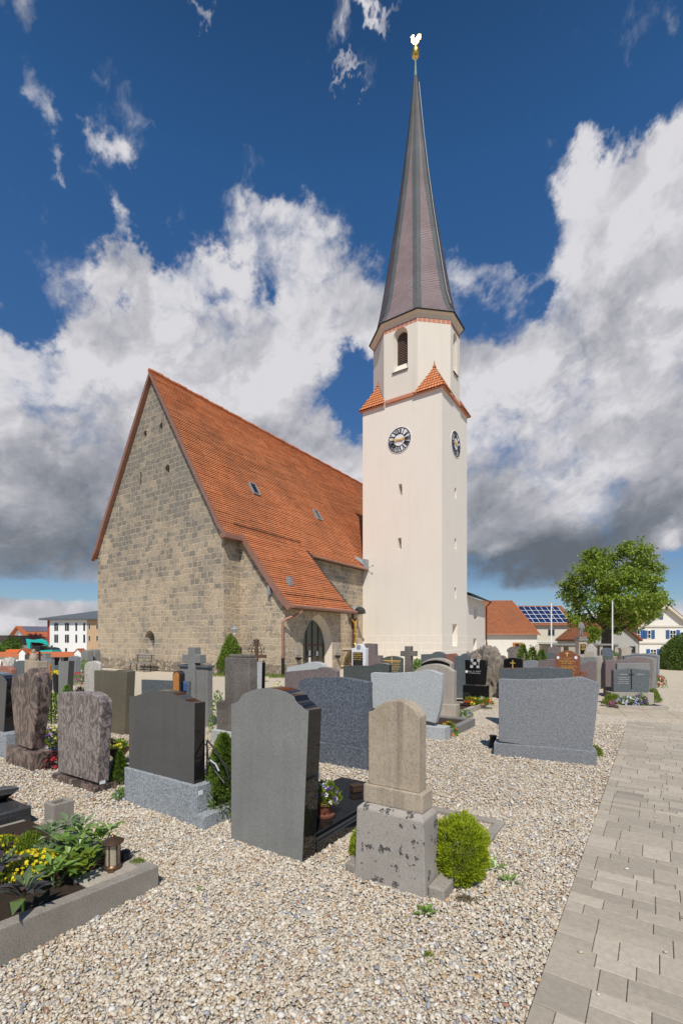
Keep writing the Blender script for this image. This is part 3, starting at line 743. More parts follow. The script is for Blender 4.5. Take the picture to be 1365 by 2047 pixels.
def coursed_roof(b, prof, y0, y1, xmap, course=0.155, lift=0.046, mi=0, seg=8, sag=0.0, y0f=None, y1f=None):
    """tiled slope laid course by course down a profile; xmap maps profile x to local x; each course really overlaps the next"""
    L = prof_len(prof); n = int(round(L / course)); cs = L / n
    rr = random.Random(5)
    for k in range(n):
        s0, s1 = k * cs, (k + 1) * cs + 0.02
        p0, t0 = prof_at(prof, s0); p1, t1 = prof_at(prof, min(s1, L))
        n0 = (-t0[1], t0[0]); n1 = (-t1[1], t1[0])
        if n0[1] < 0: n0 = (-n0[0], -n0[1])
        if n1[1] < 0: n1 = (-n1[0], -n1[1])
        a0 = y0f(p0[0]) if y0f else y0; a1 = y1f(p0[0]) if y1f else y1
        m = max(1, int((a1 - a0) / 1.2))
        for j in range(m):
            ya, yb = a0 + (a1 - a0) * j / m, a0 + (a1 - a0) * (j + 1) / m
            la = lift * (0.8 + 0.5 * rr.random())
            top = (p0[0] + n0[0] * 0.006, p0[1] + n0[1] * 0.006)
            bot = (p1[0] + n1[0] * la, p1[1] + n1[1] * la)
            low = (p1[0] - n1[0] * 0.004, p1[1] - n1[1] * 0.004)
            v = [(xmap(top[0]), ya, top[1]), (xmap(top[0]), yb, top[1]), (xmap(bot[0]), yb, bot[1]), (xmap(bot[0]), ya, bot[1]),
                 (xmap(low[0]), yb, low[1]), (xmap(low[0]), ya, low[1])]
            uv1 = [(ya, -s0), (yb, -s0), (yb, -s0 - cs * 0.98), (ya, -s0 - cs * 0.98)]
            uv2 = [(ya, -s1), (yb, -s1), (yb, -s1 - .01), (ya, -s1 - .01)]
            b.add(v, [(0, 1, 2, 3), (3, 2, 4, 5)], mi, [uv1, uv2])

def build_nave():
    gx = lambda s, z, d: (s, d, z)
    def ell(cx, cz, rx, rz, n=18): return [(cx + rx * math.cos(2 * math.pi * k / n), cz + rz * math.sin(2 * math.pi * k / n)) for k in range(n)]
    gable = [(0, 0.0), (0, 6.9), (XR + 4.86, 8.40), (XR + 3.70, 10.27), (XR + 1.94, 13.16), (XR, 16.28),
             (XR - 1.94, 13.16), (XR - 3.70, 10.27), (XR - 4.86, 8.40), (-11.26, 6.9), (-11.26, 0.0)]
    holes = [(ell(-5.93, 1.66, 0.46, 0.56), 0.55, 0.72), ([(-6.50, 13.08), (-6.24, 13.02), (-6.20, 13.38), (-6.33, 13.46), (-6.50, 13.34)], 0.4, 0.8),
             ([(-5.05, 13.10), (-4.78, 13.08), (-4.76, 13.46), (-4.92, 13.52), (-5.06, 13.36)], 0.4, 0.8),
             ([(-4.55, 10.66), (-4.20, 10.62), (-4.16, 11.02), (-4.38, 11.14), (-4.56, 10.96)], 0.45, 0.8),
             ([(-6.86, 10.42), (-6.70, 10.40), (-6.68, 11.16), (-6.84, 11.18)], 0.4, 0.85)]
    hole_wall('gable_wall', gx, gable, holes, M['ashlar'], church)
    for (poly, d, sp) in holes[1:]:
        b = MB()
        x0 = min(p[0] for p in poly); x1 = max(p[0] for p in poly); z0 = min(p[1] for p in poly); z1 = max(p[1] for p in poly)
        b.add([(x0, d - .02, z0), (x1, d - .02, z0), (x1, d - .02, z1), (x0, d - .02, z1)], [(0, 1, 2, 3)]); b.build('putlog_hole', M['timber'], church)
    w = thing('oval_window', (0, 0, 0)); w.parent = church
    MB().prism(ell(-5.93, 1.66, 0.36, 0.43), 0.45, 0.48).build('pane', M['glass'], w)
    g = MB()
    for k in range(-2, 3): g.tube([(-5.93 + k * 0.13, 0.36, 1.66 - 0.4), (-5.93 + k * 0.13, 0.36, 1.66 + 0.4)], 0.012, 5)
    for k in range(-2, 3): g.tube([(-5.93 - 0.34, 0.35, 1.66 + k * 0.16), (-5.93 + 0.34, 0.35, 1.66 + k * 0.16)], 0.012, 5)
    g.build('bars', M['greymetal'], w)
    # rubble plinth along the gable
    MB().box(-11.42, 0.10, -0.14, 0.10, 0, 0.62).build('plinth', M['rubble'], church, bevel=0.05)
    # side walls; the visible one has a blind arch half hidden by the porch roof
    sx = lambda s, z, d: (-d, s, z)
    niche = arch_poly(7.2, 8.75, 3.2, 5.1, 0.4, 7)
    hole_wall('nave_wall', sx, [(0, 0), (13.04, 0), (13.04, 6.95), (0, 6.95)], [(niche, 0.30, 0.9)], M['ashlar'], church)
    nb = MB(); nb.prism([(7.98 + (p[0] - 7.98) * .95, p[1]) for p in niche], 0, 0.03)
    nb.v = [(-0.27 - y, x, z) for (x, y, z) in nb.v]
    nb.build('blind_arch', M['timber'], church)
    b = MB()
    b.add([(-11.26, 0, 0), (-11.26, NAVE, 0), (-11.26, NAVE, 6.95), (-11.26, 0, 6.95)], [(0, 1, 2, 3)])
    b.add([(0, 17.96, 0), (0, NAVE, 0), (0, NAVE, 6.95), (0, 17.96, 6.95)], [(0, 1, 2, 3)])
    b.add([(0, NAVE, 0), (-11.26, NAVE, 0), (-11.26, NAVE, 6.95), (XR, NAVE, 16.2), (0, NAVE, 6.95)], [(0, 1, 2, 3, 4)])
    b.build('rear_wall', M['ashlar'], church)
    # the roof: two coursed slopes
    b = MB()
    coursed_roof(b, RP, -0.22, NAVE + 0.2, lambda x: XR + x)
    coursed_roof(b, RP, -0.22, NAVE + 0.2, lambda x: XR - x, 0.31)
    roof = b.build('nave_roof', M['roof'], church)
    r = MB()
    for k in range(72):
        y = -0.25 + k * 0.40
        zz = 16.47 + 0.02 * math.sin(k * 1.7)
        r.tube([(XR, y, zz), (XR, y + 0.43, zz + 0.012)], [0.115, 0.135], 10)
    r.build('ridge_cap', M['ridge'], roof, smooth=40)
    # flat copper verges
    for sg in (1, -1):
        v = MB()
        up = [(XR + sg * p[0], p[1] + 0.03) for p in RP]; dn = [(XR + sg * max(0, p[0] - 0.15), p[1] - (0.13 if i else 0.26)) for i, p in enumerate(RP)]
        dn[-1] = (XR + sg * (RP[-1][0] - 0.05), RP[-1][1] - 0.16)
        for i in range(len(RP) - 1):
            v.prism([up[i], up[i + 1], dn[i + 1], dn[i]], -0.235, -0.003)
        v.build('verge_board', M['copper'], roof)
    # eaves box and gutter
    b = MB(); b.box(0.0, 0.34, -0.18, 13.02, 6.66, 6.74)
    b.build('soffit', M['timber'], roof)
    b = MB()
    MB().box(0.05, 0.44, -0.27, 0.98, 6.60, 6.80).build('eaves_box', M['copper'], church)
    b.tube([(0.44, 6.55, 6.70), (0.44, 12.95, 6.70)], 0.075, 10)
    b.build('gutter', M['copper'], church, smooth=40)
    for (ya, yb, d) in ((0.75, 6.0, 5.50), (11.0, 12.9, 4.75)):
        g = MB(); x = XR + d; z = prof_at(RP, prof_len(RP) - (6.02 - d) * 1.25)[0][1] + 0.02
        x = XR + d
        for h in (0.07, 0.15, 0.23): g.tube([(x + 0.05, ya, z + h), (x + 0.05, yb, z + h)], 0.014, 5)
        y = ya
        while y <= yb + 0.01:
            g.tube([(x - 0.10, y, z + 0.05), (x + 0.05, y, z + 0.02), (x + 0.05, y, z + 0.28)], 0.014, 5); y += 0.75
        g.build('snow_guard', M['timber'], roof)
    # roof lights: where the sight lines of their pixels meet the slope
    def roof_hit(px, py):
        best = None
        for i in range(400):
            s = prof_len(RP) * i / 400; (d, z), tt = prof_at(RP, s)
            P = CW(XR + d, 0); y = on_line(P, E2, px); zz = zat(py, P.y + y * E2.y)
            if best is None or abs(zz - z) < best[0]: best = (abs(zz - z), d, y, z, tt)
        return best[1:]
    for (px, py) in ((507, 979), (633, 1031)):
        d, y, z, tt = roof_hit(px, py)
        w = thing('skylight', (XR + d, y, z)); w.parent = roof
        w.rotation_euler = (0, math.atan2(-tt[1], tt[0]), 0)
        f = MB(); f.box(-0.42, 0.42, -0.28, -0.22, 0, 0.14).box(-0.42, 0.42, 0.22, 0.28, 0, 0.14).box(-0.42, -0.36, -0.22, 0.22, 0, 0.14).box(0.36, 0.42, -0.22, 0.22, 0, 0.14)
        f.build('frame', M['greymetal'], w, bevel=0.01); MB().box(-0.36, 0.36, -0.22, 0.22, 0.02, 0.10).build('pane', M['glass'], w)
    # lead flashing where the eaves die into the tower
    b = MB()
    b.add([(-0.75, 11.75, 8.12), (-0.75, 13.03, 8.12), (0.50, 13.03, 6.98), (0.36, 12.5, 6.98)], [(0, 1, 2, 3)])
    b.box(0.30, 0.50, 12.55, 13.03, 6.66, 7.4)
    b.build('flashing', M['greymetal'], church)

def build_porch():
    X1, Y0, Y1 = 2.94, 1.09, 5.83
    P3 = [(0.0, 6.98), (1.55, 5.05), (2.75, 3.66), (3.24, 3.20)]
    # west cheek
    hole_wall('porch_cheek', lambda s, z, d: (s, Y0 + d, z), [(0.0, 0), (X1, 0), (X1, 3.36), (2.7, 3.60), (1.52, 4.95), (0, 6.84)], [], M['ashlar'], church)
    MB().box(0.02, X1 + 0.08, Y0 - 0.10, Y0 + 0.05, 0, 0.55).build('plinth', M['rubble'], church, bevel=0.04)
    door_o = arch_poly(2.46, 4.98, 0.0, 1.32, 0.42, 9)
    hole_wall('porch_front', lambda s, z, d: (X1 - d, s, z), [(Y0, 0), (Y1, 0), (Y1, 3.45), (Y0, 3.45)], [(door_o, 0.02, 1.0)], M['ashlar'], church)
    b = MB(); b.add([(0, Y1, 0), (X1, Y1, 0), (X1, Y1, 3.4), (0, Y1, 6.8)], [(0, 1, 2, 3)]); b.build('porch_rear_wall', M['ashlar'], church)
    # splayed arch of pale stone
    inner = arch_poly(2.66, 4.74, 0.0, 1.36, 0.40, 9)
    s = MB(); n = len(door_o)
    v = [(X1 + 0.004, p[0], p[1]) for p in door_o] + [(X1 - 0.36, p[0], p[1]) for p in inner]
    s.add(v, [(i, (i + 1) % n, n + (i + 1) % n, n + i) for i in range(n) if i != 0])
    s.build('arch_surround', M['arch'], church)
    d = thing('church_door', (0, 0, 0)); d.parent = church
    g = MB(); g.prism([(p[0], p[1]) for p in inner], 0, 0.02); g.v = [(X1 - 0.38 - y, x, z) for (x, y, z) in g.v]
    g.build('pane', M['doorglass'], d)
    f = MB(); xf = X1 - 0.36
    for yy, w in ((2.70, .04), (3.20, .014), (3.70, .03), (4.20, .014), (4.70, .04)):
        f.box(xf - .03, xf + .03, yy - w, yy + w, 0.0, 2.66 - abs(yy - 3.70) ** 2 * 1.15)
    for zz, w in ((1.42, .04), (0.72, .014), (0.10, .10)): f.box(xf - .03, xf + .028, 2.68, 4.72, zz - w, zz + w)
    f.build('frame', M['timber'], d)
    for (y, z, w, h) in ((3.42, 1.02, .17, .28), (3.42, 0.58, .19, .42), (4.06, 0.98, .16, .24)):
        MB().box(xf + .035, xf + .040, y - w / 2, y + w / 2, z - h / 2, z + h / 2).build('paper_notice', M['clockwhite'], d)
    # roof of the porch, sweeping down from the nave eaves
    b = MB(); coursed_roof(b, P3, Y0 - 0.18, 6.15, lambda x: 0.30 + x, y1f=lambda x: 6.02 + 0.12 * x)
    r = b.build('porch_roof', M['roof'], church)
    v = MB(); up = [(0.30 + p[0], p[1] + 0.03) for p in P3]; dn = [(0.15 + p[0] * 0.97, p[1] - 0.14) for p in P3]
    for i in range(3): v.prism([up[i], up[i + 1], dn[i + 1], dn[i]], Y0 - 0.23, Y0 - 0.003)
    v.build('verge_board', M['copper'], r)
    v = MB(); 
    for i in range(3): v.prism([up[i], up[i + 1], (up[i + 1][0] - .05, up[i + 1][1] - .10), (up[i][0] - .05, up[i][1] - .10)], 6.02 + .12 * P3[i][0], 6.10 + .12 * P3[i + 1][0])
    v.build('verge_trim', M['darkiron'], r)
    MB().box(X1 - 0.02, X1 + 0.56, Y0 - 0.16, 6.30, 3.16, 3.22).build('soffit', M['timber'], r)
    g = MB(); g.tube([(3.60, Y0 - 0.22, 3.24), (3.60, 6.42, 3.24)], 0.085, 12); g.build('gutter', M['copper'], church, smooth=40)
    p = MB(); p.tube([(3.58, 1.55, 3.20), (3.58, 1.52, 2.98), (3.38, 1.20, 2.80), (3.16, 0.90, 2.66), (3.08, 0.80, 2.50), (3.08, 0.80, 0.85)], 0.062, 10)
    dp = p.build('downpipe', M['copper'], church, smooth=40)
    MB().tube([(3.08, 0.80, 0.86), (3.08, 0.80, 0.0)], 0.075, 10).build('pipe_foot', M['darkiron'], dp, smooth=40)
    g = MB()
    for h in (0.08, 0.16, 0.24): g.tube([(2.95, Y0 + 0.1, 3.72 + h), (2.95, 6.2, 3.72 + h)], 0.014, 5)
    for k in range(8): g.tube([(2.80, Y0 + 0.1 + k * 0.72, 3.80), (2.95, Y0 + 0.1 + k * 0.72, 3.72), (2.95, Y0 + 0.1 + k * 0.72, 4.0)], 0.014, 5)
    g.build('snow_guard', M['timber'], r)
    vt = MB(); vt.box(2.28, 2.52, 1.93, 2.20, 4.35, 4.80); vt.build('roof_vent', M['greymetal'], r, bevel=0.02)
    # floodlight on the cheek, alms plaques beside the door, lamp on the corner of the nave
    f = MB(); f.box(2.02, 2.16, Y0 - 0.20, Y0 - 0.03, 3.85, 4.28); f.box(2.06, 2.10, Y0 - 0.06, Y0, 3.55, 3.95); f.build('floodlight', M['greymetal'], church, bevel=0.01)
    for y in (2.02, 5.40):
        w = thing('stoup_box', (X1, y, 1.15)); w.parent = church
        k = MB(); k.box(0.0, 0.06, -0.20, 0.20, -0.30, 0.42).box(0.06, 0.075, -0.14, 0.14, -0.2, 0.32); k.build('cabinet', M['beigeconc'], w, bevel=0.015)
        MB().lathe([(0.05, 0.0), (0.15, 0.10), (0.16, 0.13)], 10, (0.12, 0, -0.44)).build('bowl', M['darkiron'], w)
    # pale pilaster behind the crucifix
    MB().box(-0.02, 0.30, 10.45, 11.95, 0.0, 3.9).build('buttress', M['ashlar'], church, bevel=0.03)
    MB().box(-0.02, 0.36, 10.40, 12.0, 1.02, 1.10).build('string_course', M['arch'], church, bevel=0.01)
    lm = thing('wall_lamp', (0, 0.32, 2.25)); lm.parent = church
    k = MB(); k.lathe([(0.03, 0.12), (0.11, 0.05), (0.22, -0.04), (0.21, -0.07), (0.10, -0.03)], 14, (0.42, 0, 0)); k.tube([(0, 0, 0.02), (0.25, 0, 0.10), (0.42, 0, 0.12)], 0.02, 6); k.build('hood', M['greymetal'], lm, smooth=40)
    MB().lathe([(0.07, 0.0), (0.10, -0.14), (0.07, -0.24)], 12, (0.42, 0, -0.05)).build('lamp_glass', M['white'], lm, smooth=40)

TX0, TX1, TY0, TY1 = 0.0, 5.97, 13.05, 17.96
TCX, TCY = 2.985, 15.505
OCT = [(1.27, -2.455), (2.985, -0.91), (2.985, 0.91), (1.27, 2.455), (-1.27, 2.455), (-2.985, 0.91), (-2.985, -0.91), (-1.27, -2.455)]
ZS = 18.10; ZO = 23.75

def roman_strokes(txt):
    """strokes ((x0,y0),(x1,y1)) of a roman numeral, height 1, centred"""
    wd = {'I': 0.30, 'V': 0.62, 'X': 0.62}; tot = sum(wd[c] for c in txt); x = -tot / 2; out = []
    for c in txt:
        w = wd[c]; m = x + w / 2
        if c == 'I': out.append(((m, 0), (m, 1), 0.15))
        elif c == 'V': out += [((m - 0.22, 1), (m, 0), 0.16), ((m + 0.22, 1), (m, 0), 0.09)]
        else: out += [((m - 0.22, 1), (m + 0.22, 0), 0.16), ((m + 0.22, 1), (m - 0.22, 0), 0.09)]
        x += w
    return out

def build_clock(loc, rotz):
    """dial in local x,z with its face towards -y"""
    c = thing('clock', loc, rotz); c.parent = church
    disc = [(0.90 * math.cos(2 * math.pi * k / 48), 0.90 * math.sin(2 * math.pi * k / 48)) for k in range(48)]
    MB().prism(disc, -0.03, 0.0).build('dial', M['clockwhite'], c)
    def ringm(b, r0, r1, y, th=0.012, n=56):
        for k in range(n):
            a0, a1 = 2 * math.pi * k / n, 2 * math.pi * (k + 1) / n
            b.prism([(r0 * math.cos(a0), r0 * math.sin(a0)), (r1 * math.cos(a0), r1 * math.sin(a0)), (r1 * math.cos(a1), r1 * math.sin(a1)), (r0 * math.cos(a1), r0 * math.sin(a1))], y, y + th)
    b = MB(); ringm(b, 0.795, 0.845, -0.045); ringm(b, 0.40, 0.445, -0.045)
    for h in range(1, 13):
        a = math.pi / 2 - 2 * math.pi * h / 12; ux = Vector((math.cos(a), math.sin(a))); ex = Vector((-ux.y, ux.x)) * -1
        txt = ['', 'I', 'II', 'III', 'IIII', 'V', 'VI', 'VII', 'VIII', 'IX', 'X', 'XI', 'XII'][h]
        for (p, q, w) in roman_strokes(txt):
            def P(pp):
                sx = pp[0] * (0.30 if len(txt) < 4 else 0.25); r = 0.45 + pp[1] * 0.34
                return ux * r + ex * sx * (r / 0.62)
            A, B = P(p), P(q); d = (B - A).normalized(); nn = Vector((-d.y, d.x)) * w * 0.19
            b.prism([tuple(A - nn), tuple(B - nn), tuple(B + nn), tuple(A + nn)], -0.047, -0.031)
    b.build('numerals', M['blackpaint'], c)
    def hand(name, ang, Lh, w):
        a = math.pi / 2 - ang; u = Vector((math.cos(a), math.sin(a))); e = Vector((-u.y, u.x))
        h = MB(); pts = [(-0.30, 0.012), (-0.24, w * 1.2), (-0.14, 0.018), (0, w * 0.9), (Lh * 0.45, w * 0.55), (Lh * 0.62, w * 1.5), (Lh * 0.78, w * 0.6), (Lh, 0.006)]
        poly = [tuple(u * r + e * q) for r, q in pts] + [tuple(u * r - e * q) for r, q in pts[::-1]]
        h.prism(poly, -0.085 - (0.02 if name == 'minute_hand' else 0), -0.07 - (0.02 if name == 'minute_hand' else 0)); h.build(name, M['goldpaint'], c)
    hand('hour_hand', 2 * math.pi * (2 + 47 / 60) / 12, 0.46, 0.055); hand('minute_hand', 2 * math.pi * 47 / 60, 0.62, 0.045)
    d = [(0.05 * math.cos(2 * math.pi * k / 12), 0.05 * math.sin(2 * math.pi * k / 12)) for k in range(12)]
    MB().prism(d, -0.115, -0.02).build('hub', M['goldpaint'], c)

def build_tower():
    fr = lambda s, z, d: (s, TY0 + d, z); rt = lambda s, z, d: (TX1 - d, s, z)
    R = lambda a, b, z0, z1: [(a, z0), (b, z0), (b, z1), (a, z1)]
    hf = [(R(2.86, 3.12, 11.60, 12.35), 0.45, 0.72), (R(2.80, 3.06, 7.92, 8.68), 0.45, 0.72)]
    hole_wall('tower_wall', fr, R(TX0, TX1, 0, ZS), hf, M['plaster'], church)
    hr = [(R(15.36, 15.74, 11.50, 12.22), 0.40, 0.80), (R(15.36, 15.74, 7.98, 8.72), 0.40, 0.80), (R(15.36, 15.74, 4.58, 5.32), 0.40, 0.80), (R(14.97, 15.90, 1.26, 2.80), 0.38, 0.86)]
    hole_wall('tower_wall', rt, R(TY0, TY1, 0, ZS), hr, M['plaster'], church)
    b = MB()
    b.add([(0, TY0, 0), (0, TY1, 0), (0, TY1, ZS), (0, TY0, ZS)], [(0, 1, 2, 3)])
    b.add([(0, TY1, 0), (TX1, TY1, 0), (TX1, TY1, ZS), (0, TY1, ZS)], [(0, 1, 2, 3)])
    b.build('tower_wall', M['plaster'], church)
    for (poly, d, sp) in hf:
        s0, s1 = poly[0][0], poly[1][0]; z0, z1 = poly[0][1], poly[2][1]
        MB().box(s0, s1, TY0 + d - .01, TY0 + d + .02, z0, z1).build('slit_window', M['glass'], church)
    for i, (poly, d, sp) in enumerate(hr):
        s0, s1 = poly[0][0], poly[1][0]; z0, z1 = poly[0][1], poly[2][1]
        MB().box(TX1 - d - .02, TX1 - d + .01, s0, s1, z0, z1).build('slit_window', M['plaster'] if i == 3 else M['glass'], church)
    MB().box(TX0 + 0.02, TX1 - 0.02, TY0 + 0.02, TY1 - 0.02, ZS - 0.06, ZS - 0.01).build('tower_deck', M['plaster'], church)
    build_clock((2.93, TY0 - 0.004, 15.36), 0.0)
    build_clock((TX1 + 0.004, 15.55, 15.25), math.pi / 2)
    k = MB(); k.tube([(0.35, TY0 - 0.02, 6.75), (0.9, TY0 - 0.3, 6.9), (1.0, TY0 - 0.32, 6.9)], 0.012, 5); k.lathe([(0.02, 0), (0.05, 0.05), (0.02, 0.1)], 8, (1.0, TY0 - 0.32, 6.85)); k.build('cable_bracket', M['darkiron'], church)
    # belfry
    n = 8
    for i in range(n):
        a, c = OCT[i - 1], OCT[i]
        A = Vector((TCX + a[0], TCY + a[1])); B = Vector((TCX + c[0], TCY + c[1])); L = (B - A).length; d = (B - A) / L; inn = Vector((-d.y, d.x))
        P = lambda s, z, dd, A=A, d=d, inn=inn: (A.x + d.x * s + inn.x * dd, A.y + d.y * s + inn.y * dd, z)
        holes = []
        card = i in (0, 2, 4, 6)
        if card: holes = [(arch_poly(L / 2 - 0.55 * L / 2.54, L / 2 + 0.55 * L / 2.54, 20.10, 22.45, 0.18, 8), 0.42, 0.74)]
        hole_wall('belfry_wall', P, [(0, ZS), (L, ZS), (L, ZO), (0, ZO)], holes, M['plaster2'], church)
        if card:
            w = thing('belfry_window', (0, 0, 0)); w.parent = church
            poly, dep, sp = holes[0]; cx = sum(p[0] for p in poly) / len(poly); cz = sum(p[1] for p in poly) / len(poly)
            pin = [(cx + (p[0] - cx) * sp * 1.05, cz + (p[1] - cz) * sp * 1.05) for p in poly]
            g = MB(); g.prism(pin, 0, 0.02); g.v = [P(x, z, dep + 0.30 + y) for (x, y, z) in g.v]; g.build('backing', M['blackpaint'], w)
            lz0 = min(p[1] for p in pin); lz1 = max(p[1] for p in pin); s0 = min(p[0] for p in pin); s1 = max(p[0] for p in pin)
            q = MB(); z = lz0
            while z < lz1 - 0.04:
                k = max(0.0, (z - (lz1 - 0.50)) / 0.50); hw = (s1 - s0) / 2 * math.sqrt(max(0.02, 1 - k * k)); cs = (s0 + s1) / 2
                q.add([P(cs - hw, z, dep - 0.02), P(cs + hw, z, dep - 0.02), P(cs + hw, z + 0.085, dep + 0.16), P(cs - hw, z + 0.085, dep + 0.16),
                       P(cs - hw, z - 0.02, dep - 0.02), P(cs + hw, z - 0.02, dep - 0.02), P(cs + hw, z + 0.065, dep + 0.16), P(cs - hw, z + 0.065, dep + 0.16)],
                      [(0, 1, 2, 3), (4, 7, 6, 5), (0, 4, 5, 1), (0, 3, 7, 4), (1, 5, 6, 2)])
                z += 0.118
            q.build('louvre', M['louvre'], w)
            o0 = L / 2 - 0.60 * L / 2.54; o1 = L / 2 + 0.60 * L / 2.54
            q = MB(); vv = [P(o0, 20.06, -0.10), P(o1, 20.06, -0.10), P(o1 - .1, 20.46, dep), P(o0 + .1, 20.46, dep), P(o0, 20.02, -0.10), P(o1, 20.02, -0.10), P(o1, 20.05, 0.0), P(o0, 20.05, 0.0)]
            q.add(vv, [(0, 1, 2, 3), (4, 5, 1, 0), (4, 7, 6, 5)]); q.build('sill', M['greyroof'], w)
        # painted brick frieze under the eaves and the moulded cornice
        f = MB(); m = max(4, int(L / 0.30))
        for k in range(m):
            x0, x1 = L * k / m + 0.018, L * (k + 1) / m - 0.018
            f.add([P(x0, 23.00, -0.006), P(x1, 23.00, -0.006), P(x1, 23.28, -0.006), P(x0, 23.28, -0.006)], [(0, 1, 2, 3)])
        f.build('painted_frieze', M['salmon'], church)
    def octo(off, z):
        out = []
        for (x, y) in OCT:
            sx, sy = math.copysign(1, x), math.copysign(1, y)
            out.append((TCX + x + sx * (off if abs(x) > 2 else off * 0.41), TCY + y + sy * (off if abs(y) > 2 else off * 0.41), z))
        return out
    c = MB(); rings = [octo(0.0, 23.36), octo(0.05, 23.40), octo(0.10, 23.52), octo(0.22, 23.62), octo(0.24, 23.72), octo(0.0, 23.74)]
    c.add([v for r in rings for v in r], [(i * 8 + k, i * 8 + (k + 1) % 8, (i + 1) * 8 + (k + 1) % 8, (i + 1) * 8 + k) for i in range(5) for k in range(8)])
    c.build('cornice', M['arch'], church)
    # spire: flared octagon, slate in courses; hips of darker slate stand slightly proud
    SP = [(23.70, 1.0), (23.95, 0.945), (24.3, 0.885), (24.8, 0.828), (25.5, 0.775), (26.3, 0.728), (29.7, 0.555), (33.5, 0.366), (38.8, 0.155), (42.75, 0.030)]
    EO = octo(0.30, 0)
    def sk(z):
        for (a, b) in zip(SP, SP[1:]):
            if z <= b[0]: return a[1] + (b[1] - a[1]) * (z - a[0]) / (b[0] - a[0])
        return SP[-1][1]
    def vert(i, z, grow=0.0):
        k = sk(z); return Vector((TCX + (EO[i][0] - TCX) * (k + grow), TCY + (EO[i][1] - TCY) * (k + grow), z))
    zs = []; z = 23.70
    while z < 42.75: zs.append(z); z += 0.135
    zs.append(42.75)
    s = MB()
    for i in range(8):
        j = (i + 1) % 8
        for z0, z1 in zip(zs, zs[1:]):
            a, b2 = vert(i, z0, 0.006), vert(j, z0, 0.006); c2, d2 = vert(j, z1 + 0.01, 0.0), vert(i, z1 + 0.01, 0.0)
            w0 = (b2 - a).length / 2; w1 = (c2 - d2).length / 2
            s.add([a, b2, c2, d2], [(0, 1, 2, 3)], 0, [[(-w0 + i * 9.3, z0), (w0 + i * 9.3, z0), (w1 + i * 9.3, z1), (-w1 + i * 9.3, z1)]])
    s.add(octo(0.30, 23.70), [tuple(range(8))])
    spire = s.build('spire', M['slate'], church)
    for i in range(8):
        h = MB()
        for z0, z1 in zip(zs, zs[1:]):
            fr0 = []
            for z, gr in ((z0, 0.012), (z1 + 0.01, 0.006)):
                V0 = vert(i, z, 0) ; kk = sk(z)
                o = (V0 - Vector((TCX, TCY, z))); on = o.normalized() * (0.018 + (0.012 if gr > .01 else 0))
                hw = min(0.30, 0.46 * (vert(i, z) - vert((i + 1) % 8, z)).length * 0.98)
                dl = (vert(i - 1, z) - V0); dr = (vert((i + 1) % 8, z) - V0)
                hl = min(hw, dl.length * 0.46); hr_ = min(hw, dr.length * 0.46)
                fr0.append((V0 + dl.normalized() * hl + on, V0 + on * 1.0, V0 + dr.normalized() * hr_ + on))
            (l0, m0, r0), (l1, m1, r1) = fr0
            h.add([l0, m0, r0, l1, m1, r1], [(0, 1, 4, 3), (1, 2, 5, 4)], 0, [[(-.3, z0), (0, z0), (0, z1), (-.3, z1)], [(0, z0), (.3, z0), (.3, z1), (0, z1)]])
        h.build('hip_band', M['hip'], spire)
    e = MB(); ee = [octo(0.325, 23.655), octo(0.33, 23.70), octo(0.30, 23.715), octo(0.20, 23.66)]
    e.add([v for r in ee for v in r], [(a * 8 + k, a * 8 + (k + 1) % 8, (a + 1) % 4 * 8 + (k + 1) % 8, (a + 1) % 4 * 8 + k) for a in range(4) for k in range(8)])
    e.build('spire_eaves', M['blackpaint'], spire)
    MB().lathe([(0.125, 42.6), (0.10, 43.0), (0.065, 43.6), (0.055, 44.1)], 12, (TCX, TCY, 0)).build('finial_pole', M['verdigris'], spire, smooth=40)
    MB().lathe([(0.05, 43.96), (0.16, 44.04), (0.27, 44.22), (0.30, 44.42), (0.26, 44.60), (0.17, 44.72), (0.06, 44.78), (0.025, 44.80), (0.025, 45.05)], 18, (TCX, TCY, 0)).build('orb', M['gold'], spire, smooth=50)
    cock = [(0.05, 0.0), (0.10, 0.10), (0.20, 0.16), (0.22, 0.28), (0.34, 0.40), (0.40, 0.58), (0.36, 0.70), (0.24, 0.74), (0.14, 0.66), (0.08, 0.50), (0.0, 0.42), (-0.08, 0.48), (-0.12, 0.58), (-0.10, 0.68), (-0.17, 0.72),
            (-0.24, 0.68), (-0.26, 0.60), (-0.36, 0.56), (-0.28, 0.52), (-0.26, 0.44), (-0.30, 0.34), (-0.28, 0.20), (-0.18, 0.12), (-0.08, 0.10), (-0.16, 0.02), (-0.04, 0.04)]
    wc = MB(); wc.prism([(x, z) for x, z in cock], -0.02, 0.02)
    o = wc.build('weathercock', M['gold'], spire, (TCX, TCY, 44.98), None)
    o.rotation_euler = (0, 0, math.radians(29.8)) 
    # lightning conductor down the right-hand slope
    w = MB(); i = 1
    w.tube([vert(1, z, 0.012) + Vector((0.10, -0.02, 0)) for z in (42.0, 41, 38, 35, 32, 29, 27, 25.5, 24.4)], 0.014, 5)
    w.build('lightning_cable', M['greymetal'], spire)
    # corner roofs of hollow tiles between square shaft and octagon
    def tri_roof(b, A, B, C, per=0.20, amp=0.035, rows=0.26):
        """wavy tiles over the triangle with eave A-B and apex C"""
        e = B - A; L = e.length; e = e / L
        ax = (C - A).dot(e); up = (C - A) - e * ax; H = up.length; up = up / H; nn = e.cross(up)
        if nn.z < 0: nn = -nn
        m = int(L / (per / 6)); nr = int(H / rows) + 1
        def vmax(x): return H * (x / ax if x < ax else (L - x) / (L - ax)) if 0 < ax < L else (H * x / L if ax >= L else H * (L - x) / L)
        pts = {}
        def P(i, v, lf):
            x = L * i / m; w = amp * abs(math.sin(math.pi * x / per)) + lf
            return A + e * x + up * v + nn * w
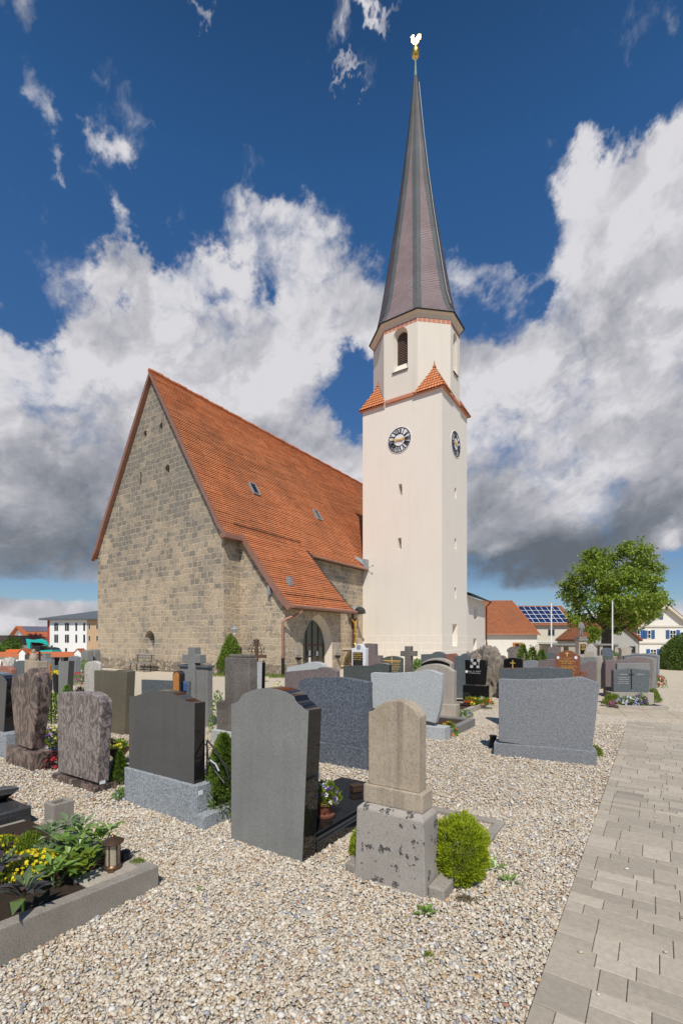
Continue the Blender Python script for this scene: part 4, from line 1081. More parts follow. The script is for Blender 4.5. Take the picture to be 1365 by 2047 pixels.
        for i in range(m):
            for r in range(nr):
                v0, v1 = r * rows, (r + 1) * rows + 0.03
                xa, xb = vmax(L * i / m), vmax(L * (i + 1) / m)
                if min(xa, xb) <= v0 + 0.01 and max(xa, xb) <= v0 + 0.03: continue
                a0, b0 = min(v0, xa), min(v0, xb); a1, b1 = min(v1, xa), min(v1, xb)
                if max(a1 - a0, b1 - b0) < 0.01: continue
                q = [P(i, a0, 0.045), P(i + 1, b0, 0.045), P(i + 1, b1, 0.008), P(i, a1, 0.008), P(i, a0, 0.0), P(i + 1, b0, 0.0)]
                uv = [(L * i / m, a0), (L * (i + 1) / m, b0), (L * (i + 1) / m, b1), (L * i / m, a1)]
                b.add(q, [(0, 1, 2, 3), (4, 5, 1, 0)], 0, [uv, [(0.1, .1)] * 4])
    ov = 0.20
    for sx in (1, -1):
        for sy in (-1, 1):
            K = Vector((TCX + sx * (2.985 + ov), TCY + sy * (2.455 + ov), ZS + 0.0))
            A1 = Vector((TCX + sx * 1.05, TCY + sy * (2.455 + ov), ZS + 0.0)); B1 = Vector((TCX + sx * (2.985 + ov), TCY + sy * 0.72, ZS + 0.0))
            Cp = Vector((TCX + sx * 2.16, TCY + sy * 1.70, 20.0))
            b = MB(); tri_roof(b, A1, K, Cp); tri_roof(b, K, B1, Cp)
            pr = b.build('corner_roof', M['pantile'], church)
            s2 = MB(); s2.add([A1 - Vector((0, 0, .03)), K - Vector((0, 0, .03)), B1 - Vector((0, 0, .03)), Vector((TCX + sx * 2.2, TCY + sy * 1.7, ZS - .03))], [(0, 1, 2, 3)]); s2.build('soffit', M['salmon'], pr)
            f = MB(); f.lathe([(0.13, 0), (0.10, 0.12), (0.05, 0.16), (0.05, 0.20), (0.015, 0.45)], 10, tuple(Cp - Vector((0, 0, 0.03)))); f.build('finial', M['ridge'], pr, smooth=40)
    for bx in ((TCX - 1.1, TCX + 1.1, TY0 - 0.14, TY0 + 0.02), (TCX - 1.1, TCX + 1.1, TY1 - 0.02, TY1 + 0.14), (TX1 - 0.02, TX1 + 0.14, TCY - 0.75, TCY + 0.75), (TX0 - 0.14, TX0 + 0.02, TCY - 0.75, TCY + 0.75)):
        MB().box(*bx, ZS - 0.05, ZS + 0.20).build('ledge', M['salmon'], church, bevel=0.03)

def build_annex():
    A = Vector((5.92, 17.97)); d = Vector((-0.1143, 0.9935)).normalized(); L = 7.6; inn = Vector((-d.y, d.x))
    P = lambda s, z, dd: (A.x + d.x * s + inn.x * dd, A.y + d.y * s + inn.y * dd, z)
    W0 = CW(A.x, A.y); dw = (E1 * d.x + E2 * d.y)
    def rect(x0, y0, x1, y1):
        s0, za = on_plane(W0, dw, x0, y0); s1, zb = on_plane(W0, dw, x1, y1); return [(s0, zb), (s1, zb), (s1, za), (s0, za)]
    wn = rect(946.5, 1211, 954, 1238); dr = rect(945.5, 1276, 952.5, 1310)
    dr = [(p[0], max(0.4, p[1])) for p in dr]
    hole_wall('sacristy_wall', P, [(0, 0), (L, 0), (L, 5.0), (0, 5.0)], [(wn, 0.35, 0.85), (dr, 0.35, 0.85)], M['plaster'], church)
    for poly in (wn, dr):
        b = MB(); b.add([P(p[0], p[1], 0.33) for p in poly], [(0, 1, 2, 3)]); b.build('sacristy_window', M['timber'], church)
    b = MB(); b.add([P(L, 0, 0), P(L, 0, 5.5), P(L, 5.0, 5.5), P(L, 5.0, 0)], [(0, 1, 2, 3)])
    b.v = [P(L, 0, 0), P(L, 0, 5.5), P(L, 5.0, 5.5), P(L, 5.0, 0)]; b.build('sacristy_wall', M['plaster'], church)
    r = MB(); r.add([P(-0.0, 5.0, -0.4), P(L + 0.3, 5.0, -0.4), P(L + 0.3, 7.2, 5.6), P(0, 7.2, 5.6), P(0, 5.10, -0.4), P(L + 0.3, 5.10, -0.4), P(L + 0.3, 7.3, 5.6), P(0, 7.3, 5.6)],
                    [(0, 1, 2, 3), (4, 5, 6, 7), (0, 1, 5, 4), (1, 2, 6, 5)]); r.build('sacristy_roof', M['greyroof'], church)
    g = MB(); g.tube([P(0, 5.02, -0.45), P(L + 0.3, 5.02, -0.45)], 0.07, 8); g.build('gutter', M['darkiron'], church, smooth=40); g = MB(); g.tube([P(L + 0.1, 4.98, -0.45), P(L - 0.02, 4.6, -0.12), P(L - 0.02, 0, -0.12)], 0.055, 8); g.build('downpipe', M['darkiron'], church, smooth=40)
build_nave(); build_porch(); build_tower(); build_annex()

# ------------------------------------------------------------------ gravestones
GH = 'headstones in the churchyard'
def geo(base=None, Y=None, px=None, rot=ROT):
    P = Gp(*base) if base else at(px, Y)
    d, n = dirs(rot); return P, d, n
def stone(label, pts, m, base=None, Y=None, tpx=None, thick=0.16, rot=ROT, full=False, m2=None, z0=0.0, name='headstone', cat='gravestone', bevel=0.006, single=False, part='slab', smooth=25):
    """pts: outline (pixels of the photograph) carried onto the upright plane through the stone's foot; gets real size and depth there"""
    e = expand(pts)
    P, d, n = geo(base, Y, e[0][0], rot)
    poly = [on_plane(P, d, *p) for p in e]
    if not full: poly = poly + [(poly[-1][0], z0), (poly[0][0], z0)]
    if tpx:
        q = P + d * on_line(P, d, tpx[0]); thick = max(0.05, on_line(q, n, tpx[1]))
    b = MB(); b.prism(poly, 0, thick, 1 if m2 else 0, 0, 1 if m2 else 0)
    ms = [m, m2] if m2 else m
    if single:
        o = b.build(name, ms, None, P, rot, smooth, bevel); tag(o, label, cat, GH); r = o
    else:
        r = thing(name, P, rot, label, cat, GH); b.build(part, ms, r, None, None, smooth, bevel)
    return dict(root=r, P=P, d=d, n=n, poly=poly, t=thick, rot=rot)
def xs_of(S, px): return on_line(S['P'], S['d'], px)
def zs_of(S, px, py): return on_plane(S['P'], S['d'], px, py)
def letters(S, rows, mt, name='inscription', y=-0.004):
    """rows of small lettering strokes, as far as the writing on the far stones can be made out; row: (px0, px1, py, height px)"""
    b = MB(); rr = random.Random(len(rows) * 7 + int(S['P'].x * 100))
    for (x0, x1, py, hp) in rows:
        s0, z = zs_of(S, x0, py); s1, _ = zs_of(S, x1, py); h = abs(zs_of(S, x0, py - hp)[1] - z)
        s = s0
        while s < s1 - h * 0.3:
            w = h * rr.uniform(0.35, 0.6)
            if rr.random() < 0.13: s += h * 0.5; continue
            t = h * 0.16
            b.box(s, s + t, y, y + .003, z, z + h)
            k = rr.random()
            if k < .6: b.box(s + t, s + w, y, y + .003, z + h - t, z + h)
            if k < .4: b.box(s + t, s + w * .8, y, y + .003, z + h * .45, z + h * .45 + t)
            if k > .3: b.box(s + t, s + w, y, y + .003, z, z + t)
            if k > .7: b.box(s + w, s + w + t, y, y + .003, z, z + h)
            s += w + h * 0.30
    b.build(name, mt, S['root'])
def cross_on(S, px, py0, py1, ax0, ax1, apy, w, mt, y=-0.012, name='cross'):
    s, z0 = zs_of(S, px, py1); _, z1 = zs_of(S, px, py0); a0, za = zs_of(S, ax0, apy); a1, _ = zs_of(S, ax1, apy)
    MB().prism([(s - w, z0), (s + w, z0), (s + w, za - w), (a1, za - w), (a1, za + w), (s + w, za + w), (s + w, z1), (s - w, z1), (s - w, za + w), (a0, za + w), (a0, za - w), (s - w, za - w)], y, y + 0.014).build(name, mt, S['root'])
def boxpart(S, name, x0, x1, y0, y1, z0, z1, mt, bevel=0.006):
    return MB().box(x0, x1, y0, y1, z0, z1).build(name, mt, S['root'], bevel=bevel)
def kerb(label, P, rot, w, l, h, t, mt, soil='soil', y0=0.0, cat='grave border', name='grave_border', sz=0.03):
    """frame of kerb stones round a grave bed; P is the near left corner, w along the row, l away"""
    r = thing(name, P, rot, label, cat, 'grave borders in the churchyard')
    for nm, bx in (('kerb', (0, w, y0, y0 + t)), ('kerb', (0, w, y0 + l - t, y0 + l)), ('kerb', (0, t, y0 + t, y0 + l - t)), ('kerb', (w - t, w, y0 + t, y0 + l - t))):
        MB().box(*bx, 0, h).build(nm, M[mt], r, bevel=0.006)
    MB().box(t, w - t, y0 + t, y0 + l - t, 0.0, h - sz).build('soil', M[soil], r)
    return r

def front_row():
    # 1 the tall grey stone in the middle, shouldered top, black polished edges
    S = stone('tall grey slab with black polished side and stepped round top, nearest the middle',
              [(462, 1680), (462.5, 1407), ('a', (471, 1405), (478, 1399), 3), ('a', (483, 1391), (491, 1385), 4), ('a', (536, 1375.5), (588, 1392), 10), ('a', (592, 1402), (603, 1411), 4), ('a', (610, 1418), (617, 1421), 3), (604, 1728)],
              M['g_grey_back'], base=(462, 1680), tpx=(617, 643), full=True, m2=M['p_black'], bevel=0.003)
    P, d, n, t = S['P'], S['d'], S['n'], S['t']; w = max(p[0] for p in S['poly'])
    sB = S['poly'][-1][0]
    MB().box(sB - .001, sB + .003, 0.05, 0.09, 0.28, 0.325).build('number_tag', M['white'], S['root'])
    # polished cover slab behind it
    Q = P + n * (t + 0.01)
    sl = thing('grave_cover', Q, ROT, 'black polished cover slab on the grave behind the tall grey stone', 'grave slab')
    Wd = on_line(Q, d, 634); MB().box(-0.05, Wd, 0, 1.55, 0, 0.10).build('base', M['p_black'], sl, bevel=0.008)
    MB().box(0.02, Wd - 0.07, 0.04, 1.48, 0.10, 0.135).build('cover', M['p_black'], sl, bevel=0.006)
    MB().box(Wd - 0.055, Wd - 0.03, 0.02, 1.50, 0.10, 0.108).build('edge_strip', M['p_grey'], sl)
    # 2 beige stone on a lichened concrete block
    P = Gp(708, 1757); rot = ROT
    r = thing('headstone', P, rot, 'small beige sandstone headstone with round top on a lichen-spotted concrete block', 'gravestone', GH)
    d, n = dirs(rot); S2 = dict(P=P, d=d, n=n, root=r, rot=rot)
    pl = lambda x, y: on_plane(P, d, x, y)
    blk = [pl(708, 1757), pl(712, 1616), pl(845, 1642), pl(849.5, 1802)]
    q = P + d * blk[2][0]; t = on_line(q, n, 874)
    zt = (blk[1][1] + blk[2][1]) / 2
    b = MB(); x0, x1 = blk[1][0], blk[2][0]; xb0, xb1 = blk[0][0], blk[3][0]
    ch = 0.035
    b.add([(xb0, 0, 0), (xb1, 0, 0), (xb1, t + .02, 0), (xb0, t + .02, 0), (x0, 0.006, zt), (x1, 0.006, zt), (x1, t, zt), (x0, t, zt), (x0 + ch, ch, zt + ch * .9), (x1 - ch, ch, zt + ch * .9), (x1 - ch, t - ch, zt + ch * .9), (x0 + ch, t - ch, zt + ch * .9)],
          [(0, 1, 5, 4), (1, 2, 6, 5), (2, 3, 7, 6), (3, 0, 4, 7), (4, 5, 9, 8), (5, 6, 10, 9), (6, 7, 11, 10), (7, 4, 8, 11), (8, 9, 10, 11), (0, 3, 2, 1)])
    b.build('plinth', M['oldconc'], r, bevel=0.008)
    zb = zt + ch * .9
    off = 0.055
    P2 = P + n * off; pl2 = lambda x, y: on_plane(P2, d, x, y)
    lw = [pl2(726, 1570), pl2(844.5, 1586)]; zl = (lw[0][1] + lw[1][1]) / 2
    tl = min(t - 2 * off + 0.03, 0.26)
    MB().box(lw[0][0], lw[1][0], off, off + tl, zb, zl).build('foot_block', M['beige'], r, bevel=0.006)
    up = expand([(736, 1423), (745, 1421), ('a', (789, 1400), (835.5, 1431), 14), (837.5, 1434)])
    P3 = P + n * (off + 0.02)
    poly = [on_plane(P3, d, *p) for p in up]; poly += [(poly[-1][0], zl), (poly[0][0], zl)]
    q = P3 + d * poly[len(up) - 1][0]; t3 = min(on_line(q, n, 852), tl - 0.03)
    b = MB(); b.prism(poly, off + 0.02, off + 0.02 + t3); b.build('slab', M['beige'], r, smooth=25, bevel=0.006)
    # its border of low kerbs and the bed behind
    kb = thing('grave_border', P, rot, 'low worn concrete border running back from the beige headstone', 'grave border', 'grave borders in the churchyard')
    wv = blk[3][0]
    MB().box(-0.09, -0.002, 0.02, 0.30, 0, 0.085).build('kerb', M['conc'], kb, bevel=0.012)
    MB().box(wv + 0.004, wv + 0.115, 0.03, 0.25, 0, 0.10).build('kerb', M['conc'], kb, bevel=0.012)
    MB().box(wv + 0.035, wv + 0.115, 0.26, 1.45, 0, 0.055).build('kerb', M['conc'], kb, bevel=0.012)
    MB().box(-0.09, -0.01, 0.31, 1.45, 0, 0.05).build('kerb', M['conc'], kb, bevel=0.012)
    MB().box(-0.09, wv + 0.115, 1.46, 1.54, 0, 0.055).build('kerb', M['conc'], kb, bevel=0.012)
    # 3 dark stone on a pale granite plinth
    P = Gp(249, 1605); d, n = dirs(ROT)
    r = thing('headstone', P, ROT, 'dark slab with flat arched top on a speckled pale granite block', 'gravestone', GH)
    wv = on_line(P, d, 394); zt = on_plane(P, d, 249, 1534)[1]
    q = P + d * wv; t = on_line(q, n, 427)
    MB().box(0, wv, 0, t, 0, zt).build('plinth', M['g_plinth'], r, bevel=0.006)
    o = 0.03; P2 = P + n * o
    e = expand([(258.5, 1392), ('a', (270, 1391), (282, 1387.5), 4), ('a', (318, 1380.5), (358, 1392), 10), ('a', (371, 1400), (389.5, 1406), 5)])
    poly = [on_plane(P2, d, *p) for p in e]; poly += [(on_line(P2, d, 388), zt), (on_line(P2, d, 258), zt)]
    q = P2 + d * poly[len(e) - 1][0]; t2 = min(on_line(q, n, 411), t - 0.05)
    MB().prism(poly, o, o + t2, 1, 0, 1).build('slab', [M['g_dark_back'], M['p_black']], r, bevel=0.003, smooth=25)
    MB().box(wv - .001, wv + .004, 0.015, 0.065, zt - 0.085, zt - 0.045).build('number_tag', M['white'], r)
    kb = thing('grave_border', P, ROT, 'pale granite kerbs beside the dark arched slab, a conifer inside', 'grave border', 'grave borders in the churchyard')
    MB().box(-0.10, -0.005, 0.06, 1.6, 0, 0.11).build('kerb', M['g_plinth'], kb, bevel=0.006)
    MB().box(wv + 0.005, wv + 0.125, -0.02, 1.6, 0, 0.13).build('kerb', M['g_plinth'], kb, bevel=0.006)
    MB().box(-0.10, wv + 0.125, 1.61, 1.71, 0, 0.12).build('kerb', M['g_plinth'], kb, bevel=0.006)
    MB().box(0, wv, t + 0.01, 1.60, 0, 0.05).build('soil', M['soil'], kb)
    # 4 violet veined stone
    S = stone('violet-grey veined gneiss slab with rounded corners on a thin dark foot', [(114, 1394), ('a', (116, 1386), (123, 1383.8), 4), (168, 1383.8), ('a', (192, 1391), (202.5, 1404), 7), (195, 1566), (116.5, 1543)],
              M['swirl'], base=(110, 1557), tpx=(202, 226), full=True, bevel=0.012)
    w1 = on_line(S['P'], S['d'], 195); t = S['t']
    boxpart(S, 'foot', -0.015, w1 + 0.012, -0.03, t + 0.08, 0, 0.075, M['swirl_dark'])
    MB().box(w1 - .010, w1 + .004, 0.03, 0.09, 0.09, 0.125).build('number_tag', M['white'], S['root'])
    # 5 tall tapered dark red stone
    S = stone('tall dark red gneiss slab tapering downwards, with peaked top', [(31, 1487), (24.5, 1407), (21.5, 1382), (25, 1350), ('a', (42, 1348), (55, 1341), 5), ('a', (64, 1335), (69, 1336), 4), (75, 1347), (77, 1371), (76, 1407), (71, 1444), (63.6, 1499)],
              M['swirl_dark'], base=(20.5, 1524.6), tpx=(75, 101), full=True, bevel=0.012)
    for v in (0,): pass
    w1 = on_line(S['P'], S['d'], 74); zt = on_plane(S['P'], S['d'], 20.5, 1489)[1]
    t = on_line(S['P'] + S['d'] * w1, S['n'], 105)
    boxpart(S, 'plinth', 0, w1, -0.05, t, 0, zt, M['swirl_dark'])
    # 6 cut by the left edge of the frame
    S = stone('dark round-shouldered slab on pale granite, cut off by the left edge', [(-60, 1340), (-8, 1347), ('a', (8, 1353), (13.5, 1372), 5), (8, 1466), (-60, 1446)], M['g_dark_back'], base=(-60, 1490), full=True, thick=0.2, m2=M['p_black'], bevel=0.012)
    w1 = on_line(S['P'], S['d'], 22); boxpart(S, 'plinth', 0, w1, -0.06, 0.34, 0, on_plane(S['P'], S['d'], 22, 1467)[1], M['g_plinth'])
    # 7 red granite pillar
    S = stone('red granite slab with rounded edges, behind the peaked dark red stone', [(-16, 1334), (-2, 1332), ('a', (9, 1331.5), (21, 1337), 5), (19.5, 1420)], M['g_red'], Y=10.6, tpx=(21, 35.5), bevel=0.03, full=False, single=True)
    # 8 olive stone
    S = stone('olive brown two-part slab with a low curved right half', [(188.7, 1340), (228.5, 1342.2), ('a', (242, 1338.4), (254, 1342.5), 7), (248.5, 1467)], M['g_olive'], Y=8.75, tpx=(254, 271.5), single=True, bevel=0.006)
    # 9 pale wavy stone
    S = stone('pale hand-carved limestone slab with rounded rough top, beside the olive slab', [(168.8, 1334), ('a', (173, 1324), (181, 1322.5), 4), ('a', (193, 1322), (199, 1327), 4), (198, 1383)], M['palestone'], Y=10.6, tpx=(199, 206), single=True, bevel=0.02)
    # 10 dark grey upright
    S = stone('plain dark grey upright slab standing before the churchyard wall', [(117.3, 1322), (138, 1321.3), (134, 1390)], M['g_grey_back'], Y=11.4, tpx=(138, 150), single=True, m2=M['p_grey'])
    # 11 concrete cross stone
    P = at(359, 9.4); d, n = dirs(ROT); q = lambda x, y: on_plane(P, d, x, y)
    r = thing('headstone', P, ROT, 'grey concrete gravestone block with a raised cross rising above it', 'gravestone', GH)
    w1 = q(415, 1330)[0]; zt = (q(359, 1327)[1] + q(415, 1331)[1]) / 2; t = on_line(P + d * w1, n, 425.5)
    MB().box(0, w1, 0, t, 0, zt - .05).build('block', M['greyconc'], r, bevel=0.008)
    MB().box(-0.03, w1 + 0.03, -0.03, t + 0.03, zt - 0.05, zt).build('cap', M['g_slate'], r, bevel=0.008)
    cx0, cx1 = q(381, 1300)[0], q(394, 1300)[0]; z2 = q(388, 1294)[1]; a0, a1 = q(369.5, 1317)[0], q(404.5, 1317)[0]; za, zb = q(387, 1325)[1], q(387, 1308.5)[1]
    MB().prism([(cx0, 0.0), (cx1, 0.0), (cx1, za), (a1, za), (a1, zb), (cx1, zb), (cx1, z2), (cx0, z2), (cx0, zb), (a0, zb), (a0, za), (cx0, za)], -0.06, t * 0.75).build('cross', M['greyconc'], r, bevel=0.008)
    # 12 rough dark tall stone
    P = at(449, 7.55); q = lambda x, y: on_plane(P, d, x, y)
    r = thing('headstone', P, ROT, 'tall bush-hammered dark stone with a lower shoulder, on a pale granite plinth', 'gravestone', GH)
    w1 = q(498.5, 1320)[0]; zt = q(449, 1314)[1]; t = on_line(P + d * w1, n, 515); zp = 0.22
    MB().box(0, w1, 0, t, zp, zt).build('slab', M['rough_dark'], r, bevel=0.015)
    MB().box(0.06, w1 - 0.02, 0.03, t - 0.02, zt, zt + 0.05).build('cap', M['rough_dark'], r, bevel=0.015)
    xl = q(431, 1400)[0]; MB().box(xl, -0.004, 0.02, t, zp, q(440, 1402)[1]).build('shoulder', M['rough_dark'], r, bevel=0.012)
    MB().box(xl - 0.03, w1 + 0.04, -0.07, t + 0.12, 0, zp).build('plinth', M['g_light'], r, bevel=0.006)
    stone('narrow slab with pale back and black edge, just right of the bush-hammered stone', [(514, 1323), (524, 1324), (522, 1420)], M['g_light'], Y=9.6, tpx=(524, 531), m2=M['p_black'], single=True)
    # 13 low slab behind the dark arched stone
    S = stone('low plain dark grey slab behind the dark arched stone, a wooden shrine at its end', [(283, 1358.5), (377, 1362), (376, 1420)], M['g_slate'], Y=7.2, tpx=(377, 381), single=True)
    Pw = at(352, 6.55)
    w = thing('wooden_shrine', Pw, ROT + 0.5, 'orange wooden back of a small round-topped shrine standing on a post', 'shrine')
    z0 = zat(1409, 6.55); z1 = zat(1344, 6.55); hw = 0.045
    pr = [(-hw, z0 + 0.03), (hw, z0), (hw, z1 - hw), (hw * .7, z1 - hw * .3), (0, z1), (-hw * .7, z1 - hw * .3), (-hw, z1 - hw)]
    MB().prism(pr, 0.0, 0.03).build('back_board', M['wood'], w, bevel=0.004)
    MB().prism([(p[0] * 1.45, z0 + (p[1] - z0) * 1.04) for p in pr], 0.03, 0.16).build('case', M['blackpaint'], w, bevel=0.01)
    MB().box(hw + .03, hw + .09, 0.05, 0.15, z0 + .18, z0 + .32).build('figure', M['bluepaint'], w, bevel=0.02)
    MB().tube([(0, 0.08, 0), (0, 0.08, z0 + 0.05)], 0.02, 6).build('post', M['darkiron'], w)
    # 14 blue-grey granite
    P = Gp(641, 1529); 
    S = stone('blue-grey speckled granite slab with long arched top on a block of the same stone', [(598, 1361), ('a', (604, 1358), (612, 1356), 3), ('a', (655, 1353.8), (735, 1364.8), 14), (733, 1496)], M['g_blue'], base=None, Y=6.62, tpx=(735, 744.5), z0=0.30, bevel=0.006)
    S['root'].location = S['P']
    w1 = S['poly'][-3][0]; boxpart(S, 'plinth', -0.02, w1 + 0.005, -0.02, S['t'] + 0.05, 0, 0.295, M['g_blue'])
    # 15 pale granite wave-topped
    S = stone('pale granite slab with a wave-shaped top and curved right edge, above orange begonias', [(740.5, 1346), (746, 1344.2), ('a', (797, 1345.2), (838, 1341.5), 8), ('a', (850, 1339.2), (861, 1339.8), 3), (883, 1347.5), ('a', (881, 1400), (870, 1446), 8), (745, 1415)],
              M['g_light'], Y=8.55, tpx=(883, 888), full=True, bevel=0.006)
    w1 = on_line(S['P'], S['d'], 886.5); boxpart(S, 'plinth', 0.0, w1 + 0.03, -0.05, 0.22, 0, on_plane(S['P'], S['d'], 884, 1454)[1], M['g_light'])
    Pk = S['P'] + S['d'] * 0.0 + S['n'] * 0.23
    kerb('grey kerbed bed with orange begonias behind the wave-topped pale stone', Pk, ROT, w1 + 0.03, 1.35, 0.16, 0.12, 'greyconc')
    # 16 beige-grey arched
    S = stone('beige artificial stone slab with arched and shouldered top, behind the wave-topped pale stone', [(828, 1341), ('a', (866, 1327.2), (900, 1338.5), 12), ('a', (903, 1341), (907, 1341.3), 2), (905.5, 1409)], M['beigeconc'], Y=10.6, tpx=(907, 913), bevel=0.01)
    w1 = on_line(S['P'], S['d'], 910); boxpart(S, 'plinth', -0.05, w1 + 0.02, -0.06, S['t'] + 0.05, 0, on_plane(S['P'], S['d'], 906, 1408.5)[1], M['beigeconc'], 0.015)
    kerb('narrow brown-edged bed with mauve pansies behind the beige arched stone', S['P'] + S['n'] * 0.3, ROT, w1 + 0.06, 1.5, 0.12, 0.10, 'beigeconc')
    # 17 purple-grey pair
    S = stone('purple-grey granite slab with a small step in its curved top, before the porch', [(569, 1343), (634, 1337), ('a', (640, 1334), (650, 1334.5), 4), ('a', (664, 1337), (672, 1342), 4), (672, 1400)], M['g_purple'], Y=9.6, tpx=(672, 679.5), single=True)
    S = stone('light grey slab with a wave-shaped top before the church door', [(573, 1341), (574, 1334), (608, 1327), ('a', (626, 1323), (642, 1326), 6), ('a', (647, 1331), (648, 1340), 3)], M['g_light'], Y=12.2, thick=0.14, single=True)
    # 18 green-grey
    S = stone('long green-grey slab with a raised curve at its right end', [(686, 1331), (743, 1330.5), ('a', (760, 1326), (777, 1328.8), 8), (776, 1390)], M['g_green'], Y=10.4, tpx=(777, 783), m2=M['p_black'], single=True)

def church_rows():
    # row in front of the tower
    S = stone('white marble frame with round pediment round a black tablet with gold writing', [(703, 1331), (703, 1302), (702, 1296), (709, 1295), ('a', (716.5, 1287), (725, 1295), 9), (731.5, 1296), (731, 1302), (730.5, 1331)], M['marble'], Y=17.2, thick=0.2, bevel=0.01)
    s0, z0 = zs_of(S, 705.5, 1330); s1, z1 = zs_of(S, 725, 1304)
    MB().box(s0, s1, -0.008, 0.0, 0.1, z1).build('tablet', M['p_black'], S['root'])
    letters(S, [(707, 723, 1307, 2.2), (707, 724, 1311, 2.2), (707, 724, 1315, 2.2), (707, 722, 1319, 2)], M['goldpaint'], y=-0.012)
    a, b_ = zs_of(S, 717, 1293.5); MB().prism([(a + .085 * math.cos(k * .5236), b_ + .085 * math.sin(k * .5236)) for k in range(12)], -0.02, 0).build('medallion', M['greymetal'], S['root'])
    S = stone('tall weathered dark stone with stepped side block, behind the white marble frame', [(724, 1289), (732, 1286), (748.5, 1287), (749, 1310), (759.5, 1310.5), (759.5, 1340)], M['g_purple'], Y=17.8, thick=0.25, single=True)
    S = stone('dark arched stone with a gold cross and gold lettering, beside the stone cross', [(764.3, 1316), ('a', (783, 1311.3), (802, 1316.5), 8), (802, 1345)], M['g_green'], Y=14.6, tpx=(802, 806.5))
    cross_on(S, 783, 1312.5, 1326, 766, 801, 1320.3, 0.012, M['goldpaint'])
    letters(S, [(772, 800, 1324, 2.2), (783, 799, 1329, 2.2), (783, 797, 1334, 2.4), (783, 796, 1338.5, 2.4), (783, 795, 1343, 2)], M['goldpaint'])
    S = stone('free-standing rough stone cross before the tower', [(808.3, 1345), (808.3, 1311.8), (799.8, 1311.8), (799.8, 1301.3), (808.3, 1301.3), (808.3, 1291.8), (820.4, 1291.8), (820.4, 1301.3), (829.3, 1301.3), (829.3, 1311.8), (820.4, 1311.8), (820.4, 1345)], M['rough_dark'], Y=15.2, thick=0.2, name='stone_cross', cat='stone cross', single=True, bevel=0.012, full=False)
    S = stone('blue-grey slab with a raised round middle, right of the shrub', [(841, 1308), (862, 1307.5), ('a', (875, 1302.5), (887, 1307.5), 8), (888, 1350)], M['g_slate'], Y=16.2, thick=0.18, single=True)
    S = stone('red-brown slab behind the blue-grey round-topped slab', [(887, 1308), (909, 1306), (912, 1310), (912, 1350)], M['g_red'], Y=17.0, thick=0.18, single=True)
    S = stone('black arched slab with a pale rim, behind the beige arched stone', [(842, 1326), ('a', (872, 1315.2), (901.5, 1326), 10), (901.5, 1360)], M['beigeconc'], Y=12.6, thick=0.2)
    e = expand([(842.5, 1327), ('a', (870, 1319.5), (898.5, 1328), 10)]); pl = [on_plane(S['P'], S['d'], *p) for p in e]
    MB().prism(pl + [(pl[-1][0], 0), (pl[0][0], 0)], -0.012, -0.001).build('face', M['p_black'], S['root'])
    S = stone('slate-grey rippled slab with a hump, left of the black slab with the white rose', [(907, 1312), (920, 1310.5), ('a', (930, 1306.5), (937, 1312), 6), (938, 1372)], M['g_slate'], Y=13.6, thick=0.16, single=True)
    # black polished memorial with cross emblem
    S = stone('black polished slab with a cut-out cross emblem and silver lettering', [(928.8, 1319.2), (939.3, 1319.8), (939.3, 1329), (957, 1329), (958.8, 1319), (971.5, 1320), (967.5, 1369.5), (930, 1368)], M['p_black'], Y=12.3, full=True, thick=0.14, bevel=0.004)
    R = S['root']
    def sq(x0, y0, x1, y1, yy, mt, nm):
        a = zs_of(S, x0, y1); c = zs_of(S, x1, y0); MB().box(a[0], c[0], yy, yy + .006, a[1], c[1]).build(nm, M[mt], R)
    a = zs_of(S, 945.5, 1329); c = zs_of(S, 952, 1317)
    MB().box(a[0], c[0], 0.0, 0.14, a[1] - .01, c[1]).build('cross_arm', M['p_black'], R, bevel=0.003)
    sq(939.4, 1330, 945, 1335, -0.008, 'silver', 'emblem_square'); sq(952, 1330.5, 957.6, 1335.4, -0.008, 'silver', 'emblem_square')
    sq(939.4, 1317, 945, 1323, 0.05, 'silver', 'emblem_square'); sq(952, 1317.2, 957.8, 1323, 0.05, 'silver', 'emblem_square')
    a = zs_of(S, 948.6, 1326.3); MB().prism([(a[0] + .042 * math.cos(k * .4488), a[1] + .042 * math.sin(k * .4488)) for k in range(14)], -0.014, 0).build('emblem_disc', M['silver'], R)
    a = zs_of(S, 932.4, 1342.5); MB().prism([(a[0] + .036 * math.cos(k * .4488) * (1 + .12 * math.cos(5 * k * .4488)), a[1] + .036 * math.sin(k * .4488) * (1 + .12 * math.cos(5 * k * .4488))) for k in range(14)], -0.014, 0).build('rose', M['white'], R)
    letters(S, [(936, 949, 1343, 2.3), (951, 961, 1343, 2.3), (936, 960, 1346, 1.6)], M['silver'])
    w1 = on_line(S['P'], S['d'], 972.5)
    boxpart(S, 'foot', -0.04, w1, -0.05, 0.22, 0, on_plane(S['P'], S['d'], 966, 1371)[1], M['p_black'])
    kerb('black kerbed bed of red, yellow and white flowers before the black slab', S['P'] - S['n'] * 1.05 + S['d'] * (-0.15), ROT, w1 + 0.18, 0.98, 0.13, 0.08, 'p_black')
    rk = rock_mesh('natural_headstone', (0.36, 0.28, 1.42), M['rock'], None, at(976, 13.9), ROT, 5, 0.30, 3)
    tag(rk, 'tall rugged natural rock standing behind the black slab with the cross emblem', 'gravestone', GH)
    rk = rock_mesh('natural_headstone', (0.34, 0.3, 1.30), M['rock'], None, at(950, 15.0), ROT, 4, 0.28, 9)
    tag(rk, 'broad natural rock left of the tall rugged one, its lower part hidden', 'gravestone', GH)
    S = stone('violet slab with rounded shoulder, right of the rugged rock', [(988, 1318), ('a', (997, 1310.5), (1007, 1312), 6), (1012, 1318), (1008, 1362)], M['g_purple'], Y=14.2, thick=0.18, single=True, bevel=0.012)
